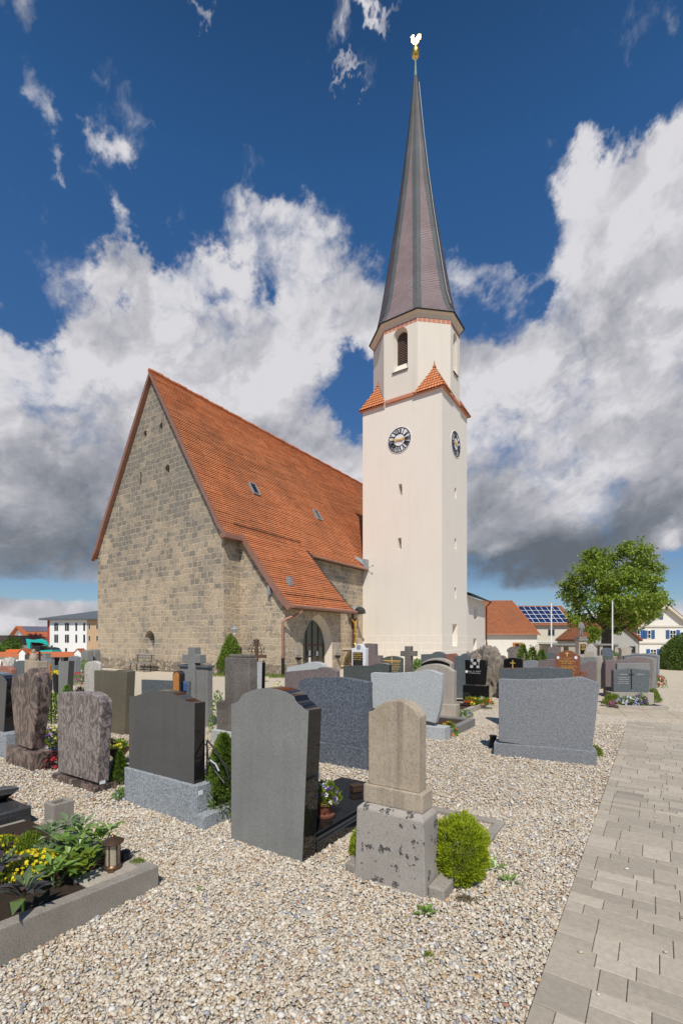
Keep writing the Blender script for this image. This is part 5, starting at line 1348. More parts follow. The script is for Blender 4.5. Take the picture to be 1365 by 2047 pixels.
    S = stone('black slab with low arched top and a thin gold cross', [(1006, 1319), ('a', (1024, 1314.8), (1043.5, 1318.8), 8), (1043.5, 1345)], M['p_black'], Y=13.0, thick=0.14)
    cross_on(S, 1024.3, 1319.8, 1335.5, 1019, 1029.5, 1325.2, 0.010, M['goldpaint'])
    S = stone('pale blue-grey low slab with chamfered top, right of the black slab with the gold cross', [(1044.8, 1322), (1050, 1320.5), (1067, 1320), (1074, 1323.5), (1074, 1350)], M['g_mid'], Y=12.2, thick=0.14, single=True)
    S = stone('long violet-grey slab behind the conifer, left of the red-brown arched stone', [(1074, 1321), (1092, 1318), (1109, 1318.5), (1109, 1350)], M['g_purple'], Y=12.9, thick=0.14, single=True)
    # red-brown with gold inscription
    S = stone('red-brown arched stone with gold cross, gold lettering and two white portrait medallions', [(1108.6, 1311.5), ('a', (1118, 1305), (1122, 1302.5), 3), ('a', (1132, 1300.2), (1143, 1302), 5), ('a', (1152, 1307.5), (1157.8, 1311.5), 3), (1157.5, 1360)], M['g_brown'], Y=11.6, thick=0.16)
    cross_on(S, 1132.6, 1303.2, 1312.6, 1128.6, 1136.4, 1306.2, 0.011, M['goldpaint'])
    letters(S, [(1120, 1144, 1316.4, 1.6), (1129, 1136, 1319, 1.4), (1117, 1148, 1322.6, 2.6), (1121, 1145, 1326.5, 2), (1122, 1152, 1332, 1.8), (1120, 1144, 1336, 2.8), (1143, 1152, 1340, 2), (1143, 1148, 1346, 2.4), (1143, 1147, 1352, 2.4)], M['goldpaint'])
    for (px, py) in ((1114.8, 1314.6), (1150.4, 1314.6)):
        a = zs_of(S, px, py); MB().prism([(a[0] + .034 * math.cos(k * .4488), a[1] + .042 * math.sin(k * .4488)) for k in range(14)], -0.012, 0).build('portrait_medallion', M['clockwhite'], S['root'])
    a = on_line(S['P'], S['d'], 1159); c = on_line(S['P'], S['d'], 1168.5); boxpart(S, 'side_block', a, c, 0.0, 0.16, 0, on_plane(S['P'], S['d'], 1164, 1342)[1], M['g_brown'])
    S = stone('dark brown slab with a wave-cut top, right of the red-brown arched stone', [(1158, 1327), (1170, 1325), ('a', (1178, 1321.5), (1190, 1323), 4), (1188, 1366)], M['g_purple'], Y=12.4, thick=0.14, single=True)
    S = stone('grey slab with a pale rounded rim, behind the wave-cut brown slab', [(1150, 1314), (1182, 1313.2), ('a', (1189, 1314), (1191, 1319), 4), (1191, 1370)], M['g_grey_back'], Y=14.0, thick=0.2, single=True)
    S = stone('tall pale grey slab with a broken-looking rough right edge', [(1180, 1312), (1202, 1311), (1203, 1322), (1209, 1327), (1206, 1345), (1213, 1360), (1212, 1377), (1188, 1377)], M['beigeconc'], Y=14.3, full=True, thick=0.2, single=True, bevel=0.015)
    S = stone('long dark green-grey slab with gently peaked top, just behind the big grey granite stone', [(997.8, 1336), (1060, 1335.4), ('a', (1098, 1334.4), (1142.5, 1339.8), 8), (1142, 1362)], M['g_slate'], Y=9.2, thick=0.16, m2=M['p_grey'], single=True)
    # big grey granite stone on the right
    RB = math.radians(-23.4)
    S = stone('broad grey granite slab with peaked top on a low granite block, alone in the gravel', [(996.5, 1482), (996, 1359), (1000, 1357.5), ('a', (1077, 1359), (1125, 1356.8), 8), ('a', (1150, 1354.6), (1162, 1353.2), 4), (1198.5, 1366), (1181.5, 1509)], M['g_mid'], base=(987, 1510.6), rot=RB, full=True, thick=0.16, bevel=0.006)
    w1 = on_line(S['P'], S['d'], 1192); zt = on_plane(S['P'], S['d'], 987, 1484)[1]
    boxpart(S, 'plinth', 0, w1, -0.05, 0.27, 0, zt, M['g_mid'])
    Q = S['P'] + S['n'] * 0.28
    kerb('low granite border hidden behind the broad grey granite slab', Q + S['d'] * 0.1, RB, w1 - 0.2, 1.5, 0.07, 0.1, 'g_mid')
    v = thing('vase_shape', S['P'] + S['n'] * 0.5 - S['d'] * 0.06, RB, 'dark vase shape standing in for shade left of the broad granite slab', 'vase')  # added dark body takes the place of the slab's shadow here
    MB().lathe([(0.05, 0), (0.07, 0.05), (0.05, 0.16), (0.06, 0.20)], 12).build('body', M['blackpaint'], v, smooth=40)
    # inscription stone facing us on the right, with flower bed
    RC = math.radians(-9)
    S = stone('grey stone with a dark slim cross down its middle and faint pale lettering', [(1225.5, 1384), (1225.8, 1340), ('a', (1243, 1338.3), (1262, 1336), 4), ('a', (1280, 1337.6), (1299.5, 1340.5), 4), (1295.5, 1384)], M['g_slate'], Y=12.0, rot=RC, full=True, thick=0.16, bevel=0.006)
    cross_on(S, 1261, 1338, 1376.5, 1256.5, 1265.6, 1348.3, 0.012, M['blackpaint'])
    letters(S, [(1237, 1253, 1349, 2), (1272, 1287, 1349, 2), (1234, 1256, 1355, 1.8), (1234, 1256, 1359, 1.8), (1234, 1256, 1363.4, 1.8), (1234, 1256, 1367, 1.8)], M['silver'])
    w0, w1 = on_line(S['P'], S['d'], 1219), on_line(S['P'], S['d'], 1305)
    boxpart(S, 'plinth', w0, w1, -0.04, 0.3, 0, on_plane(S['P'], S['d'], 1260, 1384)[1], M['beigeconc'])
    kerb('pale kerbed bed of white and purple petunias before the stone with the slim cross', S['P'] + S['d'] * (w0 - 0.08) - S['n'] * 0.70, RC, w1 - w0 + 0.10, 0.65, 0.09, 0.11, 'beigeconc')
    lv = thing('grave_lantern', S['P'] + S['d'] * on_line(S['P'], S['d'], 1276) - S['n'] * 0.3 + Vector((0, 0, .06)), RC, 'small brass grave lantern among the petunias', 'lantern')
    MB().lathe([(0.055, 0), (0.06, 0.02), (0.05, 0.03), (0.05, 0.15), (0.065, 0.16), (0.05, 0.19), (0.01, 0.22)], 10).build('body', M['bronze'], lv, smooth=30)
    # rows going back on the right
    S = stone('plain grey slab standing directly behind the stone with the slim cross', [(1233, 1326.5), (1298, 1325.5), (1299, 1380)], M['g_grey_back'], Y=13.2, rot=RC, thick=0.14, single=True)
    S = stone('broad violet-grey slab with a curved right shoulder', [(1209.5, 1320), (1250, 1318.5), ('a', (1285, 1313.8), (1304, 1319.5), 7), (1306, 1330), (1301, 1384)], M['g_purple'], Y=13.9, rot=RC, thick=0.18, single=True)
    for (lab, x0, x1, py, Y, mt) in (('dark grey arched slab second in the far right row', 1252, 1312, 1312, 15.6, 'g_grey_back'), ('slate slab with flat arched top third in the far right row', 1246, 1314, 1308.6, 17.6, 'g_slate'),
                                 ('pale grey slab just left of the hedge, its edge in the sun', 1268, 1318, 1306, 19.8, 'g_mid'), ('low green-grey slab left of the peaked blue slate stone', 1190, 1222, 1310, 17.5, 'g_green'),
                                 ('long grey slab below the temple-shaped beige stone', 1236, 1290, 1305, 20.5, 'g_mid')):
        stone(lab, [(x0, py + 3), ('a', ((x0 + x1) / 2, py), (x1, py + 3.5), 7), (x1 - 0.5, py + 30)], M[mt], Y=Y, rot=RC, thick=0.16, single=True)
    S = stone('pale ornate stone with a pyramid head, right of the war memorial', [(1169, 1320), (1169, 1300), (1167, 1299), (1178, 1287), (1181, 1287), (1192, 1298), (1191, 1301), (1192, 1320)], M['palestone'], Y=20.5, thick=0.3, full=False, bevel=0.02)
    a0, a1 = on_line(S['P'], S['d'], 1168), on_line(S['P'], S['d'], 1186.5); boxpart(S, 'front_block', a0, a1, -0.2, -0.01, 0, zat(1302, 20.5), M['beigeconc'])
    stone('dark blue slate stone with a peaked curved top', [(1203, 1302), ('a', (1206, 1297.5), (1213.5, 1295), 4), ('a', (1222, 1297.5), (1225.5, 1302), 4), (1225.5, 1312)], M['g_blue'], Y=21.5, rot=RC, thick=0.2, single=True)
    S = stone('beige stone shaped like a small temple with a gable and cornice', [(1241.5, 1320), (1241.5, 1299), (1239.5, 1298), (1240, 1295), (1252, 1292.3), (1263, 1295), (1263.5, 1298), (1261.5, 1299), (1261.5, 1320)], M['beigeconc'], Y=20.0, rot=RC, thick=0.3, single=True, bevel=0.01)
    S = stone('grey monument with a roof-shaped cap, before the hipped white house', [(1014.5, 1312), (1014.5, 1304), (1012, 1303), (1012.5, 1298), (1020, 1293), (1037, 1293), (1044, 1298), (1044.5, 1303), (1042, 1304), (1042, 1312)], M['rough_dark'], Y=19.5, thick=0.35, single=True, bevel=0.012)
    stone('pale stone with round top left of the grey monument', [(981, 1300), ('a', (987.5, 1293.3), (993, 1299), 6), (993.5, 1303), (993.5, 1330)], M['palestone'], Y=19.0, thick=0.2, single=True, bevel=0.02)
    stone('dark flat-topped slab left of the red-brown arched stone, far back', [(1094, 1294), (1110, 1292.8), (1117, 1294), (1117, 1325)], M['g_purple'], Y=20.0, thick=0.2, single=True)
    stone('dark low slab behind the flat-topped far slab', [(1080, 1306), (1105, 1304), (1110, 1306), (1110, 1325)], M['g_slate'], Y=18.5, thick=0.2, single=True)

def left_rows():
    stone('grey slate slab left of the sand-coloured pillar', [(29, 1323.5), (38, 1320.5), (48, 1322), (48, 1345)], M['g_slate'], Y=15.0, thick=0.14, single=True)
    rk = rock_mesh('natural_headstone', (0.20, 0.15, 1.05), M['palestone'], None, at(20, 16.0), ROT, 4, 0.3, 5); tag(rk, 'whitish natural rock gravestone at the far left', 'gravestone', GH)
    P = at(49, 13.6); d, n = dirs(ROT)
    r = thing('headstone', P, ROT, 'sand-coloured fluted pillar carrying a small seated figure', 'gravestone', GH)
    w1 = on_line(P, d, 78); wm = on_line(P, d, 60.5); zt = zat(1318.5, 13.6)
    MB().box(0, wm - .01, 0, .22, 0, zt).build('pillar', M['beige'], r, bevel=0.02); MB().box(wm, w1, -0.06, .24, 0, zt - .02).build('pillar', M['beige'], r, bevel=0.02)
    f = MB(); f.lathe([(0.10, 0), (0.12, 0.08), (0.085, 0.18), (0.04, 0.22), (0.055, 0.26), (0.05, 0.31), (0.0, 0.34)], 10, (wm + .05, .08, zt - .02)); f.build('figure', M['beige'], r, smooth=60)
    for (lab, x0, x1, py, Y, mt, t) in (('black slab at the far left below the wall coping', 3, 8, 1321, 17, 'p_black', .2), ('black narrow pillar behind the sand-coloured figure', 50, 60, 1308, 18, 'p_black', .2),
                                ('dark slab right of the black grave cross', 84, 92, 1306, 19, 'g_grey_back', .2), ('pale grey slab in the middle of the far left rows', 82, 101, 1318, 16, 'g_mid', .14),
                                ('black upright slab behind the dark grey upright slab', 103, 109, 1314, 17.5, 'p_black', .2), ('small black slab before the white wall', 121, 128.5, 1313.5, 20, 'p_black', .2),
                                ('grey slab with a peaked top before the white wall', 137, 152, 1311, 18.5, 'g_mid', .2), ('dark stone beside the copper-leaved shrub', 109, 116, 1330, 14, 'g_slate', .14)):
        peak = 3 if 'peaked' in lab else 0
        stone(lab, [(x0, py + peak), ((x0 + x1) / 2, py), (x1, py + peak), (x1, py + 30)], M[mt], Y=Y, thick=t, single=True)
    for (lab, x0, x1, py, Y) in (('weathered grey stone pillar with lichen at the church corner', 163.5, 174, 1299, 21.0), ('second weathered pillar touching the church corner', 176.5, 189, 1297.5, 21.6)):
        stone(lab, [(x0, py + 2), ((x0 + x1) / 2, py), (x1, py + 1.5), (x1, py + 50)], M['greyconc'], Y=Y, thick=0.3, single=True, bevel=0.03)
    g = thing('grave_cross', at(80, 13.2), ROT, 'slim black iron grave cross with a lantern on its arm', 'iron cross')
    MB().tube([(0, 0, 0), (0, 0, zat(1303, 13.2))], 0.03, 6).build('post', M['blackpaint'], g); MB().tube([(-.13, 0, zat(1309, 13.2)), (.14, 0, zat(1309, 13.2))], 0.02, 6).build('arm', M['blackpaint'], g)
    g = thing('grave_cross', at(99.5, 9.2), ROT + .2, 'narrow orange-brown wooden cross on a dark post behind the peaked dark red stone', 'wooden cross')
    z0, z1 = zat(1360, 9.2), zat(1325, 9.2)
    MB().prism([(-.022, z0 + .02), (0, z0 - .02), (.022, z0 + .02), (.022, z1 - .06), (0, z1), (-.022, z1 - .06)], 0, 0.03).build('upright', M['wood'], g); MB().box(-.09, .09, -.004, .02, zat(1343.8, 9.2), zat(1342, 9.2)).build('arm', M['wood'], g); MB().tube([(0, .04, 0), (0, .04, z0)], .012, 6).build('post', M['darkiron'], g)

def iron_cross():
    Y = 18.4; P = at(513, Y)
    r = thing('grave_cross', P, ROT, 'wrought-iron grave cross with curling tendrils and a wooden plank, before the porch wall', 'iron cross')
    k = Y / F
    Z = lambda py: zat(py, Y)
    MB().box(-3.2 * k, 3.2 * k, -.04, .04, 0, Z(1278)).build('upright', M['timber'], r, bevel=0.006)
    MB().box(-24 * k, 26 * k, -.03, .03, Z(1315), Z(1308.5)).build('plank', M['timber'], r, bevel=0.006)
    for sg in (-1, 1):
        b = MB()
        stem = [(sg * 16 * k, 0, Z(1312)), (sg * 14 * k, 0, Z(1302)), (sg * 11 * k, 0, Z(1292)), (sg * 6 * k, 0, Z(1285)), (sg * 5 * k, 0, Z(1280))]
        b.tube(stem, 0.014, 6)
        for (cx, cz, rr) in ((20, 1296, 3), (10, 1301, 5), (20, 1287, 0), (8, 1288, 3)):
            pts = [(sg * (cx + rr * math.cos(a)) * k, 0, Z(cz) + rr * k * math.sin(a)) for a in [i * .5 for i in range(11)]]
            if rr: b.tube(pts, 0.010, 5)
        for (cx, cz) in ((20, 1303), (15, 1289), (6, 1291), (11, 1303), (7, 1281), (20, 1297)):
            b.lathe([(0.0, -.035), (.035, 0), (0, .035)], 7, (sg * cx * k, -.01, Z(cz)))
        b.build('tendril', M['darkiron'], r)
    for px in (0,):
        MB().lathe([(0, -.045), (.045, 0), (0, .045)], 8, (19 * k, 0, Z(1321))).build('rosette', M['darkiron'], r)

def crucifix():
    P = CW(0.33, 11.15); Y = P.y
    r = thing('wall_crucifix', P, ROT + math.pi / 2, 'large wall crucifix with gilded figures under a curved metal hood, between porch and tower', 'crucifix')
    # local frame: x to the right along the wall (as seen), y into the wall, z up
    MB().box(-.07, .07, -.10, -.02, 0.95, 3.55).build('cross_beam', M['timber'], r, bevel=0.01)
    MB().box(-.55, .55, -.10, -.02, 2.98, 3.12).build('cross_beam', M['timber'], r, bevel=0.01)
    h = MB(); n = 14
    arc = [(0.74 * math.sin(t) , 3.55 + 0.42 * math.cos(t)) for t in [-1.75 + 3.5 * i / n for i in range(n + 1)]]
    inn = [(0.70 * math.sin(t), 3.55 + 0.38 * math.cos(t)) for t in [-1.75 + 3.5 * i / n for i in range(n + 1)]]
    for i in range(n): h.prism([arc[i], arc[i + 1], inn[i + 1], inn[i]], -.62, 0.0)
    h.build('hood', M['greymetal'], r, smooth=40)
    MB().prism(arc, -.03, -.005).build('hood_back', M['blackpaint'], r)
    def skin(name, verts, edges, rad, mt):
        me = bpy.data.meshes.new(name); me.from_pydata(verts, edges, []); me.materials.append(mt)
        o = link(name, me, r)
        sk = o.modifiers.new('skin', 'SKIN'); o.modifiers.new('sub', 'SUBSURF').levels = 1; o.modifiers[-1].render_levels = 1
        for v, q in zip(me.skin_vertices[0].data if len(me.skin_vertices) else [], rad): v.radius = (q, q * .85)
        return o
    y = -.19
    V = [(0, y, 2.30), (0.01, y - .02, 2.62), (0, y, 2.80), (0.0, y - .03, 2.92), (0.02, y - .06, 3.04), (-.22, y + .02, 2.98), (-.42, y + .05, 3.14), (.22, y + .02, 2.98), (.42, y + .05, 3.14), (-.05, y, 2.08), (-.03, y - .05, 1.82), (-.02, y + .02, 1.56), (.06, y, 2.08), (.05, y - .05, 1.82), (.02, y + .02, 1.56), (-.01, y - .06, 1.47)]
    E = [(0, 1), (1, 2), (2, 3), (3, 4), (2, 5), (5, 6), (2, 7), (7, 8), (0, 9), (9, 10), (10, 11), (0, 12), (12, 13), (13, 14), (11, 15)]
    Rr = [.10, .10, .12, .05, .085, .05, .03, .05, .03, .075, .055, .035, .075, .055, .035, .03]
    skin('gilded_christ', V, E, Rr, M['gold'])
    V = [(0, y, 1.02), (0, y, 1.20), (0, y - .02, 1.36), (0, y, 1.46), (.0, y - .02, 1.56), (-.09, y - .08, 1.30), (.09, y - .08, 1.30)]
    E = [(0, 1), (1, 2), (2, 3), (3, 4), (2, 5), (2, 6)]
    skin('gilded_mary', V, E, [.12, .10, .10, .045, .07, .05, .05], M['gold'])
    MB().lathe([(0.03, 0.80), (0.08, 0.88), (0.15, 0.95), (0.14, 0.98)], 10, (0, -.16, 0)).build('console', M['timber'], r, smooth=40)

def bench():
    P = at(277, 25.4); 
    d = E1; r = thing('bench', CW(-6.35, -0.95), ROT, 'grey slatted bench on iron legs against the gable plinth', 'bench')
    for z, y in ((0.72, .34), (0.86, .37)): MB().box(0, 1.75, y, y + .03, z - .05, z + .05).build('back_slat', M['oldwood'], r, bevel=0.006)
    for y in (-.10, .04, .18): MB().box(0, 1.75, y, y + .11, .43, .46).build('seat_slat', M['oldwood'], r, bevel=0.006)
    for x in (.25, 1.5):
        MB().tube([(x, -.10, 0), (x, -.08, .43), (x, .30, .43), (x, .36, .9)], .022, 6).build('leg', M['darkiron'], r)
        MB().tube([(x, .28, 0), (x, .26, .43)], .022, 6).build('leg', M['darkiron'], r)

front_row(); church_rows(); left_rows(); iron_cross(); crucifix(); bench()

# ------------------------------------------------------------------ paths and gravel
PA, PB = Gp(1052, 2047), Gp(1255, 1443)              # left edge of the paved path
PD = (PB - PA).normalized(); PN = Vector((PD.y, -PD.x, 0))     # along, and to the right
S0 = Gp(1255, 1443)
def paved_path():
    rr = random.Random(11); b = MB(); rnd = []
    y = -2.2; Lmax = (PB - PA).length
    cs, sn = E1, E2
    org = PA
    sk = PN.dot(E1)
    while y < Lmax:
        h = rr.choice([0.18, 0.18, 0.24, 0.18, 0.12, 0.12, 0.07]); h = min(h, Lmax - y)
        if h < 0.04: break
        x = 0.0; off = rr.uniform(0, 0.12)
        first = True
        while x < 3.6:
            w = rr.choice([0.24, 0.24, 0.18, 0.30, 0.36, 0.12, 0.18]) 
            if first: w = max(0.10, w - off); first = False
            split = h > .15 and rr.random() < 0.22
            for (y0, y1) in ([(y, y + h / 2), (y + h / 2, y + h)] if split else [(y, y + h)]):
                g = 0.0016; bv = 0.0035; dz = rr.uniform(-.0008, .0008); z = 0.030 + dz
                tx, ty = rr.uniform(-.002, .002), rr.uniform(-.002, .002)
                c = [(x + g, y0 + g), (x + w - g, y0 + g), (x + w - g, y1 - g), (x + g, y1 - g)]
                c2 = [(x + g + bv, y0 + g + bv), (x + w - g - bv, y0 + g + bv), (x + w - g - bv, y1 - g - bv), (x + g + bv, y1 - g - bv)]
                W = lambda p, zz: org + PN * p[0] + PD * p[1] + Vector((0, 0, zz))
                vs = [W(p, -0.01) for p in c] + [W(p, z - bv * .8) for p in c] + [W(p, z + (p[0] - x) * tx + (p[1] - y0) * ty) for p in c2]
                b.add(vs, [(0, 1, 5, 4), (1, 2, 6, 5), (2, 3, 7, 6), (3, 0, 4, 7), (4, 5, 9, 8), (5, 6, 10, 9), (6, 7, 11, 10), (7, 4, 8, 11), (8, 9, 10, 11)])
                v = min(1, max(0, rr.gauss(0.45, 0.22))); rnd += [v] * 12
            x += w
        y += h
    o = b.build('paved_path', M['paver']); o.data.attributes.new('rnd', 'FLOAT', 'POINT').data.foreach_set('value', rnd)
    tag(o, kind='structure')
    bb = MB(); W = lambda x, yy, z: PA + PN * x + PD * yy + Vector((0, 0, z))
    bb.add([W(0.004, -2.2, .018), W(3.6, -2.2, .018), W(3.6, Lmax - .004, .018), W(0.004, Lmax - .004, .018)], [(0, 1, 2, 3)])
    tag(bb.build('path_joint_sand', M['joint']), kind='structure')
    # cross path of concrete slabs
    s = MB(); pts = [Gp(905, 1400), Gp(1700, 1442), Gp(1700, 1466), Gp(905, 1419)]
    a, c = Gp(905, 1400), Gp(1500, 1431); d = (c - a).normalized(); n = Vector((d.y, -d.x, 0)); wd = 1.15
    L = 14.0; k = 0
    x = 0; rnd = []
    while x < L:
        for j in range(2):
            y0, y1 = j * wd / 2 + .004, (j + 1) * wd / 2 - .004; x0, x1 = x + .004, x + .496
            P = [a + d * xx + n * yy for xx, yy in ((x0, y0), (x1, y0), (x1, y1), (x0, y1))]
            s.add([p + Vector((0, 0, -.01)) for p in P] + [p + Vector((0, 0, .012)) for p in P], [(4, 5, 6, 7), (0, 1, 5, 4), (1, 2, 6, 5), (2, 3, 7, 6), (3, 0, 4, 7)])
        x += .5
    tag(s.build('slab_path', M['strip']), kind='structure')

def gravel():
    # pebbles really lie there: near ground, sizes 1.5-3.5 cm
    V1, F1 = ico(1)
    def field(n, y0, y1, size, name):
        U = RNG.random(n); Y = y0 + (y1 - y0) * U
        keep = RNG.random(n) < (Y / y1); Y = Y[keep]
        X = RNG.uniform(-0.80, 0.80, len(Y)) * Y
        dx = X - PA.x; dy = Y - PA.y
        side = dx * PN.x + dy * PN.y; along = dx * PD.x + dy * PD.y
        k = ~((side > -0.004) & (along < (PB - PA).length + 1.3)); X, Y = X[k], Y[k]
        # the planted beds keep their soil
        for (P, d, n_, w, l) in BEDS:
            sx = (X - P.x) * d.x + (Y - P.y) * d.y; sy = (X - P.x) * n_.x + (Y - P.y) * n_.y
            k = ~((sx > 0) & (sx < w) & (sy > 0) & (sy < l)); X, Y = X[k], Y[k]
        m = len(X)
        sc_ = size * np.clip(RNG.lognormal(0, 0.36, m), 0.45, 2.0)
        ax = np.stack([sc_ * RNG.uniform(0.85, 1.35, m), sc_ * RNG.uniform(0.65, 1.0, m), sc_ * RNG.uniform(0.28, 0.55, m)], 1)
        th = RNG.uniform(0, 2 * np.pi, m); t1 = RNG.normal(0, 0.40, m); t2 = RNG.normal(0, 0.40, m)
        P = V1[None] * ax[:, None, :]
        P = P * (1 + RNG.normal(0, 0.10, (m, len(V1), 1)))
        def rot(P, a, i, j):
            c, s = np.cos(a)[:, None], np.sin(a)[:, None]; Q = P.copy(); Q[..., i] = P[..., i] * c - P[..., j] * s; Q[..., j] = P[..., i] * s + P[..., j] * c; return Q
        P = rot(rot(rot(P, t1, 0, 2), t2, 1, 2), th, 0, 1)
        from mathutils import noise as mn
        hump = 0.012 * np.sin(X * 2.3 + np.cos(Y * 1.7)) * np.cos(Y * 1.9 + X)
        Z = ax[:, 2] * 0.35 + RNG.uniform(-0.004, 0.014, m) + hump * 0.6 + 0.006
        P += np.stack([X, Y, Z], 1)[:, None, :]
        Fc = (F1[None] + (np.arange(m) * len(V1))[:, None, None]).reshape(-1, 3)
        o = tri_mesh(name, P.reshape(-1, 3), Fc, np.repeat(RNG.random(m), len(V1)), M['pebble'])
        tag(o, kind='stuff')
    field(125000, 1.85, 4.6, 0.0098, 'gravel')
    field(165000, 4.4, 9.2, 0.0110, 'gravel')
    field(130000, 1.85, 4.6, 0.0060, 'gravel')
    # a few strays kicked onto the paving
    strays = [Gp(*q, .03) for q in ((1212, 1618), (1242, 1700), (1308, 1634), (1252, 1738), (1195, 1990), (1365, 1836), (1330, 1905), (1160, 1905))]
    P = np.concatenate([V1 * np.array([.016, .010, .007]) * RNG.uniform(.6, 1.1) + np.array([q.x, q.y, .036]) for q in strays])
    tag(tri_mesh('stray_pebbles', P, (F1[None] + (np.arange(len(strays)) * len(V1))[:, None, None]).reshape(-1, 3), np.repeat(RNG.uniform(.4, .6, len(strays)), len(V1)), M['pebble']), kind='stuff')

# ------------------------------------------------------------------ plants
PG = 'plants on the graves'
def dome(n, rx, ry, h, thick=0.35, zmin=0.0, clump=0.0, k=5, r0=None):
    """points through the outer shell of a dome and their outward directions"""
    u = unit(n); u[:, 2] = np.abs(u[:, 2]) * (1 - zmin) + zmin
    u /= np.linalg.norm(u, axis=1, keepdims=True)
    r = 1 - thick * RNG.random(n) ** 1.6
    if clump:
        c = unit(k * 12); c[:, 2] = np.abs(c[:, 2]); d = (u @ c.T).max(1)
        r *= 1 - clump * np.clip((1 - d) * k, 0, 1)
    p = u * r[:, None]
    return p * np.array([rx, ry, h]), u
def mound(name, label, cat, P, rx, ry, h, n, L, W, mt, up=0.5, group=PG, clump=0.12, kclump=5, zc=0.0, rot=0.0, parent=None, part='foliage', jitter=0.5):
    p, u = dome(n, rx, ry, h, clump=clump, k=kclump)
    p[:, 2] += zc
    g = u * (1 - up) + np.array([0, 0, up]) + RNG.normal(0, jitter, (n, 3)) * 0.6
    nr = u + RNG.normal(0, 0.5, (n, 3))
    rnd = np.clip(0.25 + 0.5 * RNG.random(n) + 0.25 * (RNG.random(n) - .5), 0, 1)
    o = leaves(part if parent else name, p, g, nr, L * RNG.uniform(.7, 1.25, n), W * RNG.uniform(.7, 1.25, n), rnd, M[mt], parent, None if parent else P, None if parent else rot)
    if not parent: tag(o, label, cat, group)
    return o
def blossoms(name, pts, nrm, size, mt, parent, petals=5):
    pts = np.asarray(pts); nrm = np.asarray(nrm, float); nrm /= np.linalg.norm(nrm, axis=1, keepdims=True)
    n = len(pts); a = np.cross(nrm, np.array([0.3, 0.1, 1.0])); a /= np.linalg.norm(a, axis=1, keepdims=True); b = np.cross(nrm, a)
    th = RNG.uniform(0, 6.28, n); P, U, N, R = [], [], [], []
    rn = RNG.random(n)
    for k in range(petals):
        t = th + 2 * np.pi * k / petals
        d = a * np.cos(t)[:, None] + b * np.sin(t)[:, None] + nrm * 0.25
        P.append(pts); U.append(d); N.append(nrm); R.append(np.clip(rn + RNG.normal(0, .12, n), 0, 1))
    return leaves(name, np.concatenate(P), np.concatenate(U), np.concatenate(N), size * RNG.uniform(.45, .6, n * petals), size * .5, np.concatenate(R), M[mt], parent)
def flower_clump(name, label, P, rx, ry, h, cols, size, nl=260, nf=40, leaf='l_green', L=.05, W=.022, group=PG, z=0.0):
    r = thing(name, Vector(P) + Vector((0, 0, z)), 0, label, 'flowers', group)
    mound('f', None, None, None, rx, ry, h, nl, L, W, leaf, parent=r, clump=0.1)
    for mt, k in cols:
        p, u = dome(max(3, int(nf * k)), rx * 1.02, ry * 1.02, h * 1.06, thick=0.06, zmin=0.12)
        nr = u + np.array([0, -0.35, 0.35]) + RNG.normal(0, .25, u.shape)
        if len(p) <= 16:
            for i in range(len(p)): blossoms('blossom', p[i:i + 1], nr[i:i + 1], size, mt, r)
        else: blossoms('blossom_cluster', p, nr, size, mt, r)
    return r
def rosette(name, label, P, L, W, n, mt, tilt=(0.25, 1.0), layers=2, h=0.0, parent=None, group=PG):
    P0 = []; U = []; N = []; LL = []
    for l in range(layers):
        m = max(4, n // layers)
        th = RNG.uniform(0, 6.28) + np.arange(m) * 2 * np.pi / m + RNG.normal(0, .15, m)
        el = RNG.uniform(tilt[0], tilt[1], m) + (0.25 if l else 0)
        d = np.stack([np.cos(th) * np.cos(el), np.sin(th) * np.cos(el), np.sin(el)], 1)
        nn = np.stack([-np.cos(th) * np.sin(el), -np.sin(th) * np.sin(el), np.cos(el)], 1)
        P0.append(d * 0.012 + np.array([0, 0, h * (l + 1) / layers])); U.append(d); N.append(nn); LL.append(L * (1 - .25 * l) * RNG.uniform(.8, 1.1, m))
    P0, U, N, LL = map(np.concatenate, (P0, U, N, LL))
    o = leaves('leaf_rosette' if parent else name, P0, U, N, LL, W * LL / L, RNG.random(len(P0)), M[mt], parent, None if parent else P)
    if not parent and label: tag(o, label, 'plant', group)
    return o
def bushy(name, label, P, specs, mt, cat='plant', group=PG):
    """several rosettes on stems, one plant"""
    r = thing(name, P, 0, label, cat, group)
    st = MB()
    for (dx, dy, h, L, W, n) in specs:
        o = rosette('r', None, None, L, W, n, mt, (0.05, 0.75), 2, 0.02, r); o.location = (dx, dy, h)
        st.tube([(dx * .35, dy * .35, 0), (dx * .8, dy * .8, h * .6), (dx, dy, h)], .005, 5)
    st.build('stems', M['l_green'], r)
    return r
